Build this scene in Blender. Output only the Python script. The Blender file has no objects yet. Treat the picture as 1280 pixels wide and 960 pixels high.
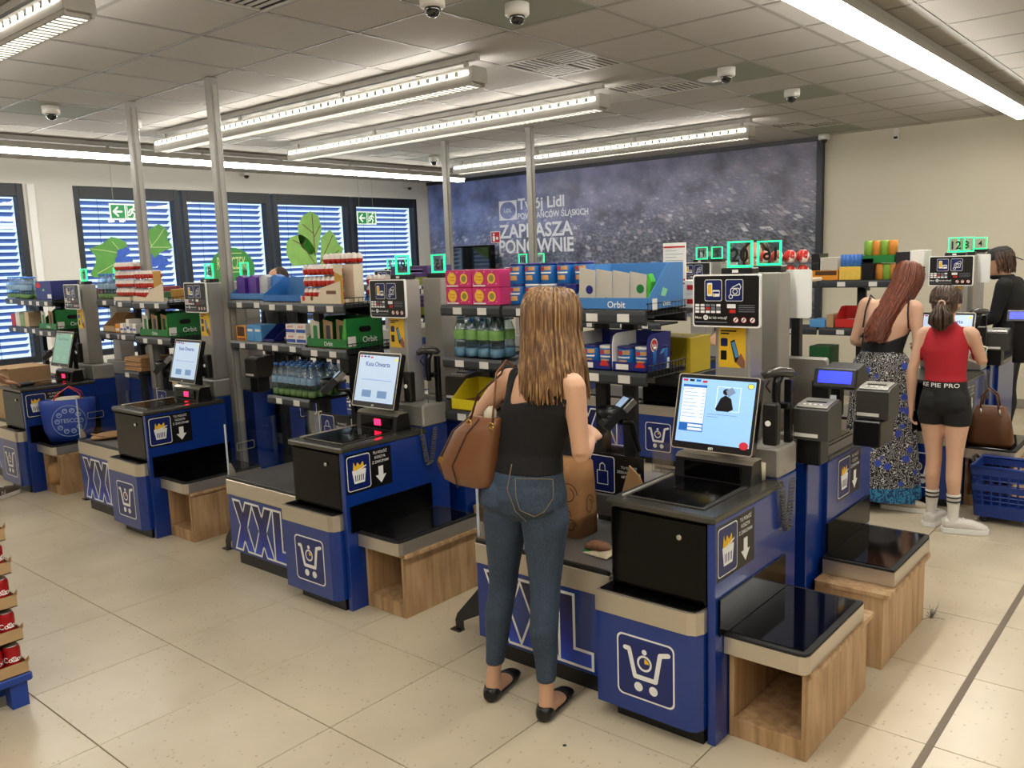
import bpy, math, random
import numpy as np
from mathutils import Vector, Matrix
random.seed(7)
sc = bpy.context.scene
COL = sc.collection

# ------------------------------------------------------------ camera
FOC, CAMH = 1062.834, 1.7324
F0 = (-0.6415037, 0.7529699, -0.1466602)
R0 = (0.7640624, 0.6442135, -0.0346073)
U0 = (-0.0684222, 0.1342583, 0.9885814)
cd = bpy.data.cameras.new('camera'); cam = bpy.data.objects.new('camera', cd); COL.objects.link(cam)
cd.sensor_width = 36; cd.lens = FOC/1280*36; cd.clip_start = .05; cd.clip_end = 200
m = Matrix.Identity(4)
for i in range(3):
    m[i][0] = R0[i]; m[i][1] = U0[i]; m[i][2] = -F0[i]
m[2][3] = CAMH
cam.matrix_world = m
sc.camera = cam
_F, _R, _U = Vector(F0), Vector(R0), Vector(U0)
def _ray(px, py): return _F+_R*((px-640)/FOC)-_U*((py-480)/FOC)
def W(px, py, Y):            # point of the place seen at a pixel, on the plane at depth Y
    d = _ray(px, py); t = Y/d.y
    return Vector((0, 0, CAMH))+d*t
def WX(px, py, X):
    d = _ray(px, py); t = X/d.x
    return Vector((0, 0, CAMH))+d*t

# ------------------------------------------------------------ view, world, daylight
sc.view_settings.view_transform = 'Standard'; sc.view_settings.look = 'None'
sc.view_settings.gamma = 1; sc.view_settings.use_curve_mapping = False
sc.view_settings.exposure = 0.28
sc.cycles.max_bounces = 7; sc.cycles.diffuse_bounces = 4; sc.cycles.glossy_bounces = 4
sc.cycles.transparent_max_bounces = 12; sc.cycles.transmission_bounces = 4
sc.cycles.caustics_reflective = False; sc.cycles.caustics_refractive = False
sc.cycles.sample_clamp_indirect = 6
world = bpy.data.worlds.new('sky'); sc.world = world; world.use_nodes = True
bg = world.node_tree.nodes['Background']
bg.inputs['Color'].default_value = (.60, .78, 1, 1); bg.inputs['Strength'].default_value = 1.6
LAMP_W = 1.0                 # overall power of the ceiling luminaires

# ------------------------------------------------------------ materials
def C(h):
    h = h.lstrip('#'); c = [int(h[i:i+2], 16)/255 for i in (0, 2, 4)]
    return tuple((x/12.92 if x <= .04045 else ((x+.055)/1.055)**2.4) for x in c)+(1,)
MATS = {}
def mat(name, col, rough=.5, metal=0, var=.06, scale=14, bump=0, emit=0, coat=0, spec=.5, stretch=None, trans=0):
    """procedural material: base colour broken up by noise, optional relief and glow"""
    if name in MATS: return MATS[name]
    m = bpy.data.materials.new(name); m.use_nodes = True; nt = m.node_tree; b = nt.nodes['Principled BSDF']
    c = C(col) if isinstance(col, str) else col
    tc = nt.nodes.new('ShaderNodeTexCoord'); no = nt.nodes.new('ShaderNodeTexNoise'); no.inputs['Scale'].default_value = scale
    no.inputs['Detail'].default_value = 3
    src = tc.outputs['Object']
    if stretch:
        mp = nt.nodes.new('ShaderNodeMapping'); mp.inputs['Scale'].default_value = stretch
        nt.links.new(src, mp.inputs['Vector']); src = mp.outputs['Vector']
    nt.links.new(src, no.inputs['Vector'])
    mx = nt.nodes.new('ShaderNodeMix'); mx.data_type = 'RGBA'
    mx.inputs[6].default_value = tuple(min(1, x*(1-var)) for x in c[:3])+(1,)
    mx.inputs[7].default_value = tuple(min(1, x*(1+var)) for x in c[:3])+(1,)
    nt.links.new(no.outputs['Fac'], mx.inputs[0]); nt.links.new(mx.outputs[2], b.inputs['Base Color'])
    b.inputs['Roughness'].default_value = rough; b.inputs['Metallic'].default_value = metal
    b.inputs['Specular IOR Level'].default_value = spec
    if coat: b.inputs['Coat Weight'].default_value = coat; b.inputs['Coat Roughness'].default_value = .08
    if emit:
        nt.links.new(mx.outputs[2], b.inputs['Emission Color']); b.inputs['Emission Strength'].default_value = emit
    if trans: b.inputs['Subsurface Weight'].default_value = trans
    if bump:
        bp = nt.nodes.new('ShaderNodeBump'); bp.inputs['Strength'].default_value = bump; bp.inputs['Distance'].default_value = .004
        nt.links.new(no.outputs['Fac'], bp.inputs['Height']); nt.links.new(bp.outputs['Normal'], b.inputs['Normal'])
    MATS[name] = m; return m
def glassmat(name, tint=(1, 1, 1, 1), gloss=.09, rough=.02):
    if name in MATS: return MATS[name]
    m = bpy.data.materials.new(name); m.use_nodes = True; nt = m.node_tree; nt.nodes.clear()
    o = nt.nodes.new('ShaderNodeOutputMaterial'); t = nt.nodes.new('ShaderNodeBsdfTransparent'); g = nt.nodes.new('ShaderNodeBsdfGlossy')
    lw = nt.nodes.new('ShaderNodeLayerWeight'); lw.inputs['Blend'].default_value = .25
    ad = nt.nodes.new('ShaderNodeMath'); ad.operation = 'MULTIPLY_ADD'; ad.inputs[1].default_value = .45; ad.inputs[2].default_value = gloss
    t.inputs['Color'].default_value = tint; g.inputs['Roughness'].default_value = rough
    mx = nt.nodes.new('ShaderNodeMixShader')
    nt.links.new(lw.outputs['Fresnel'], ad.inputs[0]); nt.links.new(ad.outputs[0], mx.inputs[0])
    nt.links.new(t.outputs[0], mx.inputs[1]); nt.links.new(g.outputs[0], mx.inputs[2]); nt.links.new(mx.outputs[0], o.inputs[0])
    MATS[name] = m; return m
def nodes_of(name):
    m = bpy.data.materials.new(name); m.use_nodes = True; MATS[name] = m
    nt = m.node_tree; return m, nt, nt.nodes['Principled BSDF']
def ramp(nt, stops, src=None):
    r = nt.nodes.new('ShaderNodeValToRGB'); e = r.color_ramp.elements
    while len(e) < len(stops): e.new(.5)
    for k, (p, c) in enumerate(stops): e[k].position = p; e[k].color = C(c) if isinstance(c, str) else c
    if src is not None: nt.links.new(src, r.inputs['Fac'])
    return r

# ------------------------------------------------------------ mesh helpers
_TXT = {}
def text_mesh(s, off=.009):
    """outline of a line of writing as flat polygons, one unit high, left aligned"""
    if (s, off) in _TXT: return _TXT[s, off]
    cu = bpy.data.curves.new('t', 'FONT'); cu.body = s; cu.size = 1; cu.resolution_u = 3
    cu.offset = off
    ob = bpy.data.objects.new('t', cu); COL.objects.link(ob)
    dg = bpy.context.evaluated_depsgraph_get(); ev = ob.evaluated_get(dg); me = ev.to_mesh()
    v = [tuple(x.co[:2]) for x in me.vertices]; f = [tuple(p.vertices) for p in me.polygons]
    ev.to_mesh_clear(); bpy.data.objects.remove(ob); bpy.data.curves.remove(cu)
    xs = [a for a, b in v] or [0, 1]
    lo, hi = min(xs), max(xs)
    _TXT[s, off] = ([(a-lo, b) for a, b in v], f, hi-lo); return _TXT[s, off]

def rrect(x0, x1, y0, y1, r, n=5):
    pts = []
    for cx, cy, a0 in ((x1-r, y1-r, 0), (x0+r, y1-r, 90), (x0+r, y0+r, 180), (x1-r, y0+r, 270)):
        for k in range(n+1):
            a = math.radians(a0+90*k/n); pts.append((cx+r*math.cos(a), cy+r*math.sin(a)))
    return pts
def circ(cx, cy, r, n=16, a0=0, a1=360):
    full = abs(a1-a0) >= 360
    return [(cx+r*math.cos(math.radians(a0+(a1-a0)*k/(n if full else n-1))), cy+r*math.sin(math.radians(a0+(a1-a0)*k/(n if full else n-1)))) for k in range(n)]

class MB:
    def __init__(s): s.v = []; s.f = []; s.m = []; s.sm = []
    def add(s, v, f, mi=0, sm=False):
        o = len(s.v); s.v += [tuple(x) for x in v]
        for q in f: s.f.append(tuple(i+o for i in q)); s.m.append(mi); s.sm.append(sm)
        return s
    def box(s, x0, x1, y0, y1, z0, z1, b=0, mi=0):
        if x0 > x1: x0, x1 = x1, x0
        if y0 > y1: y0, y1 = y1, y0
        if z0 > z1: z0, z1 = z1, z0
        b = min(b, (x1-x0)*.45, (y1-y0)*.45, (z1-z0)*.45)
        if b <= 0:
            v = [(x, y, z) for z in (z0, z1) for y in (y0, y1) for x in (x0, x1)]
            return s.add(v, [(0, 2, 3, 1), (4, 5, 7, 6), (0, 1, 5, 4), (2, 6, 7, 3), (0, 4, 6, 2), (1, 3, 7, 5)], mi)
        v = []; ix = {}
        X, Y, Z = (x0, x1), (y0, y1), (z0, z1)
        for i in (0, 1):
            for j in (0, 1):
                for k in (0, 1):
                    sx, sy, sz = (b if i == 0 else -b), (b if j == 0 else -b), (b if k == 0 else -b)
                    for a, p in enumerate(((X[i], Y[j]+sy, Z[k]+sz), (X[i]+sx, Y[j], Z[k]+sz), (X[i]+sx, Y[j]+sy, Z[k]))):
                        ix[i, j, k, a] = len(v); v.append(p)
        f = []
        for a, e in ((0, lambda q, r, t: (q, r, t)), (1, lambda q, r, t: (r, q, t)), (2, lambda q, r, t: (r, t, q))):
            for q in (0, 1):
                loop = [ix[e(q, r, t)+(a,)] for r, t in ((0, 0), (1, 0), (1, 1), (0, 1))]
                f.append(loop)
        for i in (0, 1):
            for j in (0, 1):
                f.append([ix[i, j, 0, 0], ix[i, j, 1, 0], ix[i, j, 1, 1], ix[i, j, 0, 1]])
                f.append([ix[i, 0, j, 0], ix[i, 1, j, 0], ix[i, 1, j, 2], ix[i, 0, j, 2]])
                f.append([ix[0, i, j, 1], ix[1, i, j, 1], ix[1, i, j, 2], ix[0, i, j, 2]])
                for k in (0, 1): f.append([ix[i, j, k, 0], ix[i, j, k, 1], ix[i, j, k, 2]])
        c = Vector(((x0+x1)/2, (y0+y1)/2, (z0+z1)/2)); g = []
        for q in f:
            n = (Vector(v[q[1]])-Vector(v[q[0]])).cross(Vector(v[q[2]])-Vector(v[q[0]]))
            mid = sum((Vector(v[i]) for i in q), Vector())/len(q)
            g.append(tuple(q) if n.dot(mid-c) > 0 else tuple(reversed(q)))
        return s.add(v, g, mi)
    def prism(s, poly, ax, d0, d1, mi=0, sm=False):
        """polygon extruded along an axis; 'z': (x,y), 'y': (x,z), 'x': (y,z)"""
        mp = {'z': lambda a, b, d: (a, b, d), 'y': lambda a, b, d: (a, d, b), 'x': lambda a, b, d: (d, a, b)}[ax]
        n = len(poly); v = [mp(a, b, d0) for a, b in poly]+[mp(a, b, d1) for a, b in poly]
        ar = sum(poly[i][0]*poly[(i+1) % n][1]-poly[(i+1) % n][0]*poly[i][1] for i in range(n))
        flip = (ar > 0) == (d1 > d0)
        if ax == 'y': flip = not flip
        c0, c1 = list(range(n)), list(range(n, 2*n))
        sd = [(i, (i+1) % n, n+(i+1) % n, n+i) for i in range(n)]
        if flip: f = [c0[::-1], c1]+sd
        else: f = [c0, c1[::-1]]+[q[::-1] for q in sd]
        s.add(v, f[:2], mi); o = len(s.v)-len(v)
        for q in f[2:]: s.f.append(tuple(i+o for i in q)); s.m.append(mi); s.sm.append(sm)
        return s
    def tube(s, path, r, n=8, mi=0, sm=True, cap=True, flat=None):
        path = [Vector(p) for p in path]; k = len(path)
        rs = r if isinstance(r, (list, tuple)) else [r]*k
        v = []; prev = None
        for i, p in enumerate(path):
            t = (path[min(i+1, k-1)]-path[max(i-1, 0)])
            t = t.normalized() if t.length > 1e-9 else Vector((0, 0, 1))
            if prev is None:
                a = Vector((0, 0, 1)) if abs(t.z) < .9 else Vector((1, 0, 0))
                u = t.cross(a).normalized()
            else:
                u = (prev-t*prev.dot(t))
                u = u.normalized() if u.length > 1e-6 else t.orthogonal().normalized()
            prev = u; w = t.cross(u)
            for j in range(n):
                a = 2*math.pi*j/n
                v.append(p+u*(rs[i]*math.cos(a))+w*(rs[i]*math.sin(a)*(flat or 1)))
        f = [(i*n+j, i*n+(j+1) % n, (i+1)*n+(j+1) % n, (i+1)*n+j) for i in range(k-1) for j in range(n)]
        s.add(v, f, mi, sm)
        if cap:
            o = len(s.v)-len(v)
            s.f += [tuple(o+j for j in range(n))[::-1], tuple(o+(k-1)*n+j for j in range(n))]; s.m += [mi, mi]; s.sm += [False, False]
        return s
    def cyl(s, p0, p1, r, n=12, mi=0): return s.tube([p0, p1], r, n, mi)
    def lathe(s, prof, n=12, c=(0, 0, 0), mi=0, sm=True, mis=None):
        v = []; k = len(prof)
        for r, z in prof:
            for j in range(n):
                a = 2*math.pi*j/n; v.append((c[0]+r*math.cos(a), c[1]+r*math.sin(a), c[2]+z))
        o = len(s.v); s.v += v
        for i in range(k-1):
            for j in range(n):
                s.f.append(tuple(o+q for q in (i*n+j, i*n+(j+1) % n, (i+1)*n+(j+1) % n, (i+1)*n+j)))
                s.m.append(mis[i] if mis else mi); s.sm.append(sm)
        s.f += [tuple(o+j for j in range(n))[::-1], tuple(o+(k-1)*n+j for j in range(n))]
        s.m += [mis[0] if mis else mi, mis[-1] if mis else mi]; s.sm += [False, False]
        return s
    def poly(s, pts, mp, mi=0, off=0):
        n = len(pts)
        ar = sum(pts[i][0]*pts[(i+1) % n][1]-pts[(i+1) % n][0]*pts[i][1] for i in range(n))
        if ar < 0: pts = pts[::-1]
        return s.add([mp(a, b, off) for a, b in pts], [tuple(range(n))], mi)
    def ring(s, outer, inner, mp, mi=0, off=0):
        n = len(outer)
        v = [mp(a, b, off) for a, b in outer]+[mp(a, b, off) for a, b in inner]
        return s.add(v, [(i, (i+1) % n, n+(i+1) % n, n+i) for i in range(n)], mi)
    def stroke(s, pts, w, mp, mi=0, off=0, rnd=True):
        for (a, b), (c, d) in zip(pts, pts[1:]):
            l = math.hypot(c-a, d-b) or 1e-9; nx, ny = -(d-b)/l*w/2, (c-a)/l*w/2
            s.add([mp(a+nx, b+ny, off), mp(a-nx, b-ny, off), mp(c-nx, d-ny, off), mp(c+nx, d+ny, off)], [(0, 1, 2, 3)], mi)
        if rnd:
            for a, b in pts: s.poly(circ(a, b, w/2, 8), mp, mi, off+.00004)
        return s
    def text(s, t, h, mp, x=0, y=0, al='l', mi=0, off=0, wide=1, bold=.009):
        v, f, w = text_mesh(t, bold); k = h/.73
        dx = x-(w*k*wide*({'l': 0, 'c': .5, 'r': 1}[al]))
        return s.add([mp(a*k*wide+dx, b*k+y, off) for a, b in v], f, mi)
    def flipy(s):
        s.v = [(x, -y, z) for x, y, z in s.v]; s.f = [q[::-1] for q in s.f]; return s
    def move(s, d): s.v = [(x+d[0], y+d[1], z+d[2]) for x, y, z in s.v]; return s
    def xf(s, M): s.v = [tuple(M @ Vector(p)) for p in s.v]; return s
    def mesh(s, name):
        me = bpy.data.meshes.new(name); me.from_pydata(s.v, [], s.f)
        me.polygons.foreach_set('material_index', s.m); me.polygons.foreach_set('use_smooth', s.sm); me.update()
        return me
# planes for print: (a to the reader's right, b up, off towards the reader)
def front(x, y, z): return lambda a, b, o=0: (x+a, y-o, z+b)
def backf(x, y, z): return lambda a, b, o=0: (x-a, y+o, z+b)
def right(x, y, z): return lambda a, b, o=0: (x+o, y+a, z+b)
def topf(x, y, z): return lambda a, b, o=0: (x+a, y+b, z+o)

def obj(name, mb, mats, parent=None, loc=None, kind=None):
    me = mb.mesh(name) if isinstance(mb, MB) else mb
    if isinstance(mb, MB):
        for q in (mats if isinstance(mats, (list, tuple)) else [mats]): me.materials.append(q)
    o = bpy.data.objects.new(name, me); COL.objects.link(o)
    if parent: o.parent = parent
    if loc is not None: o.location = loc
    if kind: o['kind'] = kind
    return o
def tag(o, label, cat, group=None):
    o['label'] = label; o['category'] = cat
    if group: o['group'] = group
    elif 'group' in o: del o['group']
    return o
def thing(name, label, cat, loc=(0, 0, 0), rz=0, group=None):
    o = bpy.data.objects.new(name, None); COL.objects.link(o); o.empty_display_size = .1
    o.location = loc; o.rotation_euler = (0, 0, rz); return tag(o, label, cat, group)
def copy_tree(o, parent=None):
    c = o.copy(); COL.objects.link(c)
    if parent: c.parent = parent
    for ch in list(o.children): copy_tree(ch, c)
    return c
def dup(o, loc, label=None, rz=None, group=None):
    c = copy_tree(o); c.location = loc
    if rz is not None: c.rotation_euler = (0, 0, rz)
    if label: c['label'] = label
    if group: c['group'] = group
    return c

# palette
BLUE = mat('checkout_blue', '#07307f', .3, coat=.4, var=.03)
DBLUE = mat('icon_blue', '#0c1f5e', .35, var=.2, scale=5)
WHITE = mat('print_white', '#e9e9e6', .5, var=.02)
STEEL = mat('brushed_steel', '#c9c0b0', .34, .75, var=.08, scale=40, stretch=(.3, .3, 12))
DSTEEL = mat('worn_steel', '#8f8c88', .32, .7, var=.12, scale=9)
BLACK = mat('black_plastic', '#0b0b0c', .35, var=.2)
GLOSSBK = mat('black_gloss', '#040404', .14, var=.1, spec=.22)
COUNTER = mat('counter_metal', '#57554f', .26, .65, var=.1, scale=9)
RUBBER = mat('black_rubber', '#121212', .7, var=.2)
RACK = mat('rack_anthracite', '#1f2123', .45, .2, var=.08)
RAIL = mat('rail_grey', '#36393c', .4, .1, var=.06)
GREYP = mat('grey_column_paint', '#a09c95', .4, .3, var=.03)
PAPER = mat('paper_white', '#e4e1da', .7, var=.04)
YEL = mat('print_yellow', '#e6b820', .55, var=.05)
RED = mat('print_red', '#c0201c', .5, var=.06)
LBLUE = mat('print_light_blue', '#4d8fc6', .5, var=.08)
FBLUE = mat('carton_navy', '#14206e', .4, var=.08)
KRAFT = mat('kraft_card', '#a98a63', .8, var=.12, scale=30)
GREEN = mat('carton_green', '#12702e', .45, var=.07)
DGREEN = mat('carton_dark_green', '#0d4f22', .5, var=.1)
GLASS = glassmat('clear_panel', (.9, .93, .95, 1), .06)
WIRE = mat('wire_dark', '#1a1a1b', .4, .5)
CHROME = mat('chrome', '#cfcfcf', .15, 1, var=.03)
DIG = mat('digit_black', '#0c100d', .4)
# ------------------------------------------------------------ the room
XL, XR, YN, YF, ZC = -10.25, 4.6, -4.8, 10.05, 2.99
def struct(name, mb, mats, **k):
    o = obj(name, mb, mats, **k); o['kind'] = 'structure'; return o
# terrazzo floor tile
m, nt, b = nodes_of('terrazzo_tile')
tc = nt.nodes.new('ShaderNodeNewGeometry')
n1 = nt.nodes.new('ShaderNodeTexNoise'); n1.inputs['Scale'].default_value = 1.7; n1.inputs['Detail'].default_value = 4
vo = nt.nodes.new('ShaderNodeTexVoronoi'); vo.inputs['Scale'].default_value = 38; vo.inputs['Randomness'].default_value = 1
v2 = nt.nodes.new('ShaderNodeTexVoronoi'); v2.inputs['Scale'].default_value = 75
for q in (n1, vo, v2): nt.links.new(tc.outputs['Position'], q.inputs['Vector'])
base = ramp(nt, [(.3, '#b8ab93'), (.7, '#c8bba2')], n1.outputs['Fac'])
sp = ramp(nt, [(0, (1, 1, 1, 1)), (.13, (1, 1, 1, 1)), (.2, (0, 0, 0, 1))], vo.outputs['Distance'])
hue = nt.nodes.new('ShaderNodeSeparateColor'); nt.links.new(vo.outputs['Color'], hue.inputs[0])
gate = nt.nodes.new('ShaderNodeMath'); gate.operation = 'GREATER_THAN'; gate.inputs[1].default_value = .62; nt.links.new(hue.outputs[0], gate.inputs[0])
mul = nt.nodes.new('ShaderNodeMath'); mul.operation = 'MULTIPLY'; nt.links.new(sp.outputs['Color'], mul.inputs[0]); nt.links.new(gate.outputs[0], mul.inputs[1])
mu2 = nt.nodes.new('ShaderNodeMath'); mu2.operation = 'MULTIPLY'; mu2.inputs[1].default_value = .55; nt.links.new(mul.outputs[0], mu2.inputs[0])
mx = nt.nodes.new('ShaderNodeMix'); mx.data_type = 'RGBA'; nt.links.new(mu2.outputs[0], mx.inputs[0]); nt.links.new(base.outputs['Color'], mx.inputs[6])
mx.inputs[7].default_value = C('#8d7a5c')
sp2 = ramp(nt, [(0, (.5, .5, .5, 1)), (.1, (0, 0, 0, 1))], v2.outputs['Distance'])
mx2 = nt.nodes.new('ShaderNodeMix'); mx2.data_type = 'RGBA'; nt.links.new(sp2.outputs['Color'], mx2.inputs[0]); nt.links.new(mx.outputs[2], mx2.inputs[6]); mx2.inputs[7].default_value = C('#e6dcc4')
nt.links.new(mx2.outputs[2], b.inputs['Base Color']); b.inputs['Roughness'].default_value = .27; b.inputs['Specular IOR Level'].default_value = .45
TILE = m
GROUT = mat('grout', '#6e6250', .9)
TW = .6; OX, OY = -1.3, 2.405
floor = struct('floor', MB().box(XL-.2, XR+.2, YN-.2, YF+.2, -.1, -.005), GROUT)
tme = MB().box(.0022, TW-.0022, .0022, TW-.0022, -.006, 0, .0012).mesh('tile'); tme.materials.append(TILE)
rest = MB()
i0, i1 = math.floor((XL-OX)/TW), math.ceil((XR-OX)/TW); j0, j1 = math.floor((YN-OY)/TW), math.ceil((YF-OY)/TW)
for i in range(i0, i1):
    for j in range(j0, j1):
        x, y = OX+i*TW, OY+j*TW
        if -9.2 < x < .4 and .5 < y < 9.9: obj('tile', tme, None, floor, (x, y, 0))
        else: rest.box(max(x, XL)+.0022, min(x+TW, XR)-.0022, max(y, YN)+.0022, min(y+TW, YF)-.0022, -.006, 0)
obj('tile_field', rest, TILE, floor, kind='stuff')
st = MB().box(-.716, -.690, .6, YF, -.004, .0015)
obj('movement_joint', st, mat('joint_steel', '#6a5d4c', .5, .3), floor)
# plaster
PL = mat('plaster_cream', '#cfc8b4', .85, var=.03, scale=3)
PLW = mat('plaster_white', '#d6d4cc', .85, var=.02, scale=3)
struct('wall_back', MB().box(XL-.2, XR+.2, YF, YF+.2, 0, 3.1), PL)
PLD = mat('plaster_taupe', '#6b655a', .85, var=.05, scale=3)  # unseen walls, toned dark to dim their reflection in the black housings
struct('wall_right', MB().box(XR, XR+.2, YN, YF, 0, 3.1), PLD)
struct('wall_front', MB().box(XL-.2, XR+.2, YN-.2, YN, 0, 3.1), PLD)
WIN = [(2.35, 3.86), (4.39, 5.68), (5.72, 7.02), (7.07, 8.42), (8.47, 9.8)]
ZS, ZT = .75, 2.725
wl = MB(); wl.box(XL-.2, XL, YN, YF, 0, ZS); wl.box(XL-.2, XL, YN, YF, ZT, 3.1)
for a, c in ((YN, 2.35), (3.86, 4.39), (9.8, YF)): wl.box(XL-.2, XL, a, c, ZS, ZT)
struct('wall_left', wl, PLW)
struct('baseboard_back', MB().box(-3.7, XR, YF-.012, YF, 0, .1, .003), mat('baseboard_grey', '#8a857a', .6))
struct('trim_1', MB().box(XL, XL+.03, 3.89, 3.97, ZS, ZT, .004), WHITE)

# ceiling
CT = mat('mineral_tile', '#b2aea8', .95, var=.03, scale=60)
CTG = mat('camera_tile', '#8d9184', .8, var=.04, scale=10)
BAR = mat('ceiling_bar', '#8f8b84', .5, var=.02)
ceil = struct('ceiling', MB().box(XL-.2, XR+.2, YN-.2, YF+.2, 3.02, 3.12), mat('ceiling_void', '#55524c', .9))
CX, CY = -2.0, 4.45
vents = {(-3.8, 4.45), (-3.8, 5.65), (-3.8, 2.05), (-8.0, 6.85), (-8.0, 4.45), (-3.8, 8.65)}
camt = {(-3.2, 3.25), (-3.2, 5.65), (-3.2, 6.85), (-7.4, 2.65), (-8., 7.45), (-3.8, 9.25)}
cme = MB().box(.013, .587, .013, .587, 0, .014, .003).mesh('ceiling_tile'); cme.materials.append(CT)
cmg = MB().box(.013, .587, .013, .587, 0, .014, .003).mesh('ceiling_tile'); cmg.materials.append(CTG)
rest = MB()
for i in range(-14, 12):
    for j in range(-16, 10):
        x, y = round(CX+.6*i, 3), round(CY+.6*j, 3)
        if x+.6 < XL or x > XR or y+.6 < YN or y > YF: continue
        if (x, y) in vents: continue
        x1, y1 = min(x+.6, XR), min(y+.6, YF)
        if x > -10.0 and x < .8 and y > 1.9 and y1-y > .59: obj('ceiling_tile', cmg if (x, y) in camt else cme, None, ceil, (x, y, ZC))
        elif x1-max(x, XL) > .05 and y1-max(y, YN) > .05: rest.box(max(x, XL)+.013, x1-.013, max(y, YN)+.013, y1-.013, ZC, ZC+.014)
obj('ceiling_tile_field', rest, CT, ceil, kind='stuff')
for i in range(-13, 12):
    x = CX+.6*i
    if XL < x < XR: obj('grid_bar', MB().box(x-.012, x+.012, YN, YF, ZC-.003, ZC+.02), BAR, ceil)
for j in range(-15, 10):
    y = CY+.6*j
    if YN < y < YF: obj('grid_bar', MB().box(XL, XR, y-.012, y+.012, ZC-.002, ZC+.02), BAR, ceil)
VM = mat('vent_enamel', '#b4afa4', .5, .1); VD = mat('vent_gap_shade', '#1b1a18', .8)
vp = None
for k, (x, y) in enumerate(sorted(vents)):
    lab = {(-3.8, 4.45): 'square louvred ceiling vent, nearer of the pair above the checkouts', (-3.8, 5.65): 'square louvred ceiling vent beside the dome camera, farther of the pair',
           (-3.8, 2.05): 'louvred ceiling vent cut by the top edge of the picture', (-8.0, 6.85): 'louvred ceiling vent reflecting bluish window light',
           (-8.0, 4.45): 'louvred ceiling vent behind the tall posts near the windows', (-3.8, 8.65): 'dull louvred ceiling vent close to the mural corner'}[(x, y)]
    if vp is None:
        vp = thing('ceiling_vent', lab, 'vent', (x, y, ZC), group='ceiling vents')
        f = MB()
        for a in ((0, .6, 0, .03), (0, .6, .57, .6), (0, .03, .03, .57), (.57, .6, .03, .57), (.29, .31, .03, .57), (.03, .57, .29, .31)): f.box(a[0]+.005, a[1]-.005, a[2]+.005, a[3]-.005, -.004, .012)
        obj('frame', f, VM, vp); obj('gap_shade_sheet', MB().box(.01, .59, .01, .59, .003, .006), VD, vp)  # dark sheet close behind the slats paints the shade in the gaps
        for qx in (0, 1):
            for qy in (0, 1):
                for s in range(5):
                    c = .07+s*.046+(.28 if (qy if (qx+qy) % 2 else qx) else 0)
                    mbs = MB()
                    if (qx+qy) % 2: mbs.box(.03+.28*qx, .29+.28*qx, c-.012, c+.012, -.001, .0025)
                    else: mbs.box(c-.012, c+.012, .03+.28*qy, .29+.28*qy, -.001, .0025)
                    obj('slat', mbs, VM, vp)
    else: dup(vp, (x, y, ZC), lab)
# dome cameras
CW = mat('camera_white', '#d8d4cc', .4); CDOME = mat('camera_dome', '#0a0a0b', .06, coat=1)
cp = None
for (px, py, lab) in ((646, 5, 'white dome camera hanging nearest, at the top middle of the picture'), (908, 85, 'white dome camera next to the second ceiling vent'), (990, 112, 'white dome camera on the ceiling behind the second vent'),
                      (63, 133, 'white dome camera above the left window pier'), (167, 150, 'dome camera half hidden by the leftmost post'), (542, 196, 'dome camera peeping past the slim post left of the mural lettering'),
                      (1030, 168, 'small dome camera over the right corner of the mural'), (540, -6, 'dome camera cut by the top edge of the picture')):
    d = _ray(px, py); p = Vector((0, 0, CAMH))+d*((ZC-CAMH)/d.z)
    if cp is None:
        cp = thing('dome_camera', lab, 'camera', (p.x, p.y, ZC), group='dome cameras')
        obj('body', MB().lathe([(.03, 0), (.062, 0), (.062, -.05), (.055, -.058), (.03, -.058)], 20), CW, cp)
        obj('dome', MB().lathe([(.04, -.058), (.04, -.066), (.036, -.082), (.024, -.096), (.008, -.102)], 16), CDOME, cp)
    else: dup(cp, (p.x, p.y, ZC), lab)
for (px, py, lab) in ((308, 219, 'small dark camera under the window fascia above the round green sticker'), (512, 234, 'small dark camera under the window fascia by the mural corner')):
    p = WX(px, py, XL+.12)
    t = thing('wall_camera', lab, 'camera', (XL, p.y, p.z), group='fascia cameras')
    obj('bracket', MB().box(0, .12, -.03, .03, -.005, .03, .004), CW, t); obj('dome', MB().lathe([(.035, 0), (.035, -.01), (.025, -.03), (.008, -.04)], 12, (.12, 0, -.005)), CDOME, t)
sd = thing('motion_detector', 'small white detector on the cream wall under the ceiling', 'detector', (W(1121, 168, YF).x, YF, W(1121, 175, YF).z))
obj('body', MB().box(-.03, .03, -.04, 0, 0, .12, .008), CW, sd); obj('lens', MB().box(-.02, .02, -.044, -.04, .01, .035, .003), CDOME, sd)
smk = thing('ceiling_speaker', 'flat round ceiling disc beside the second vent', 'speaker', (-3.05, 6.0, ZC)); obj('disc', MB().lathe([(.02, 0), (.11, 0), (.1, -.008), (.02, -.01)], 24), CW, smk)
obj('rim', MB().lathe([(.1, 0), (.118, 0), (.118, -.004), (.1, -.005)], 24), VM, smk)

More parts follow.
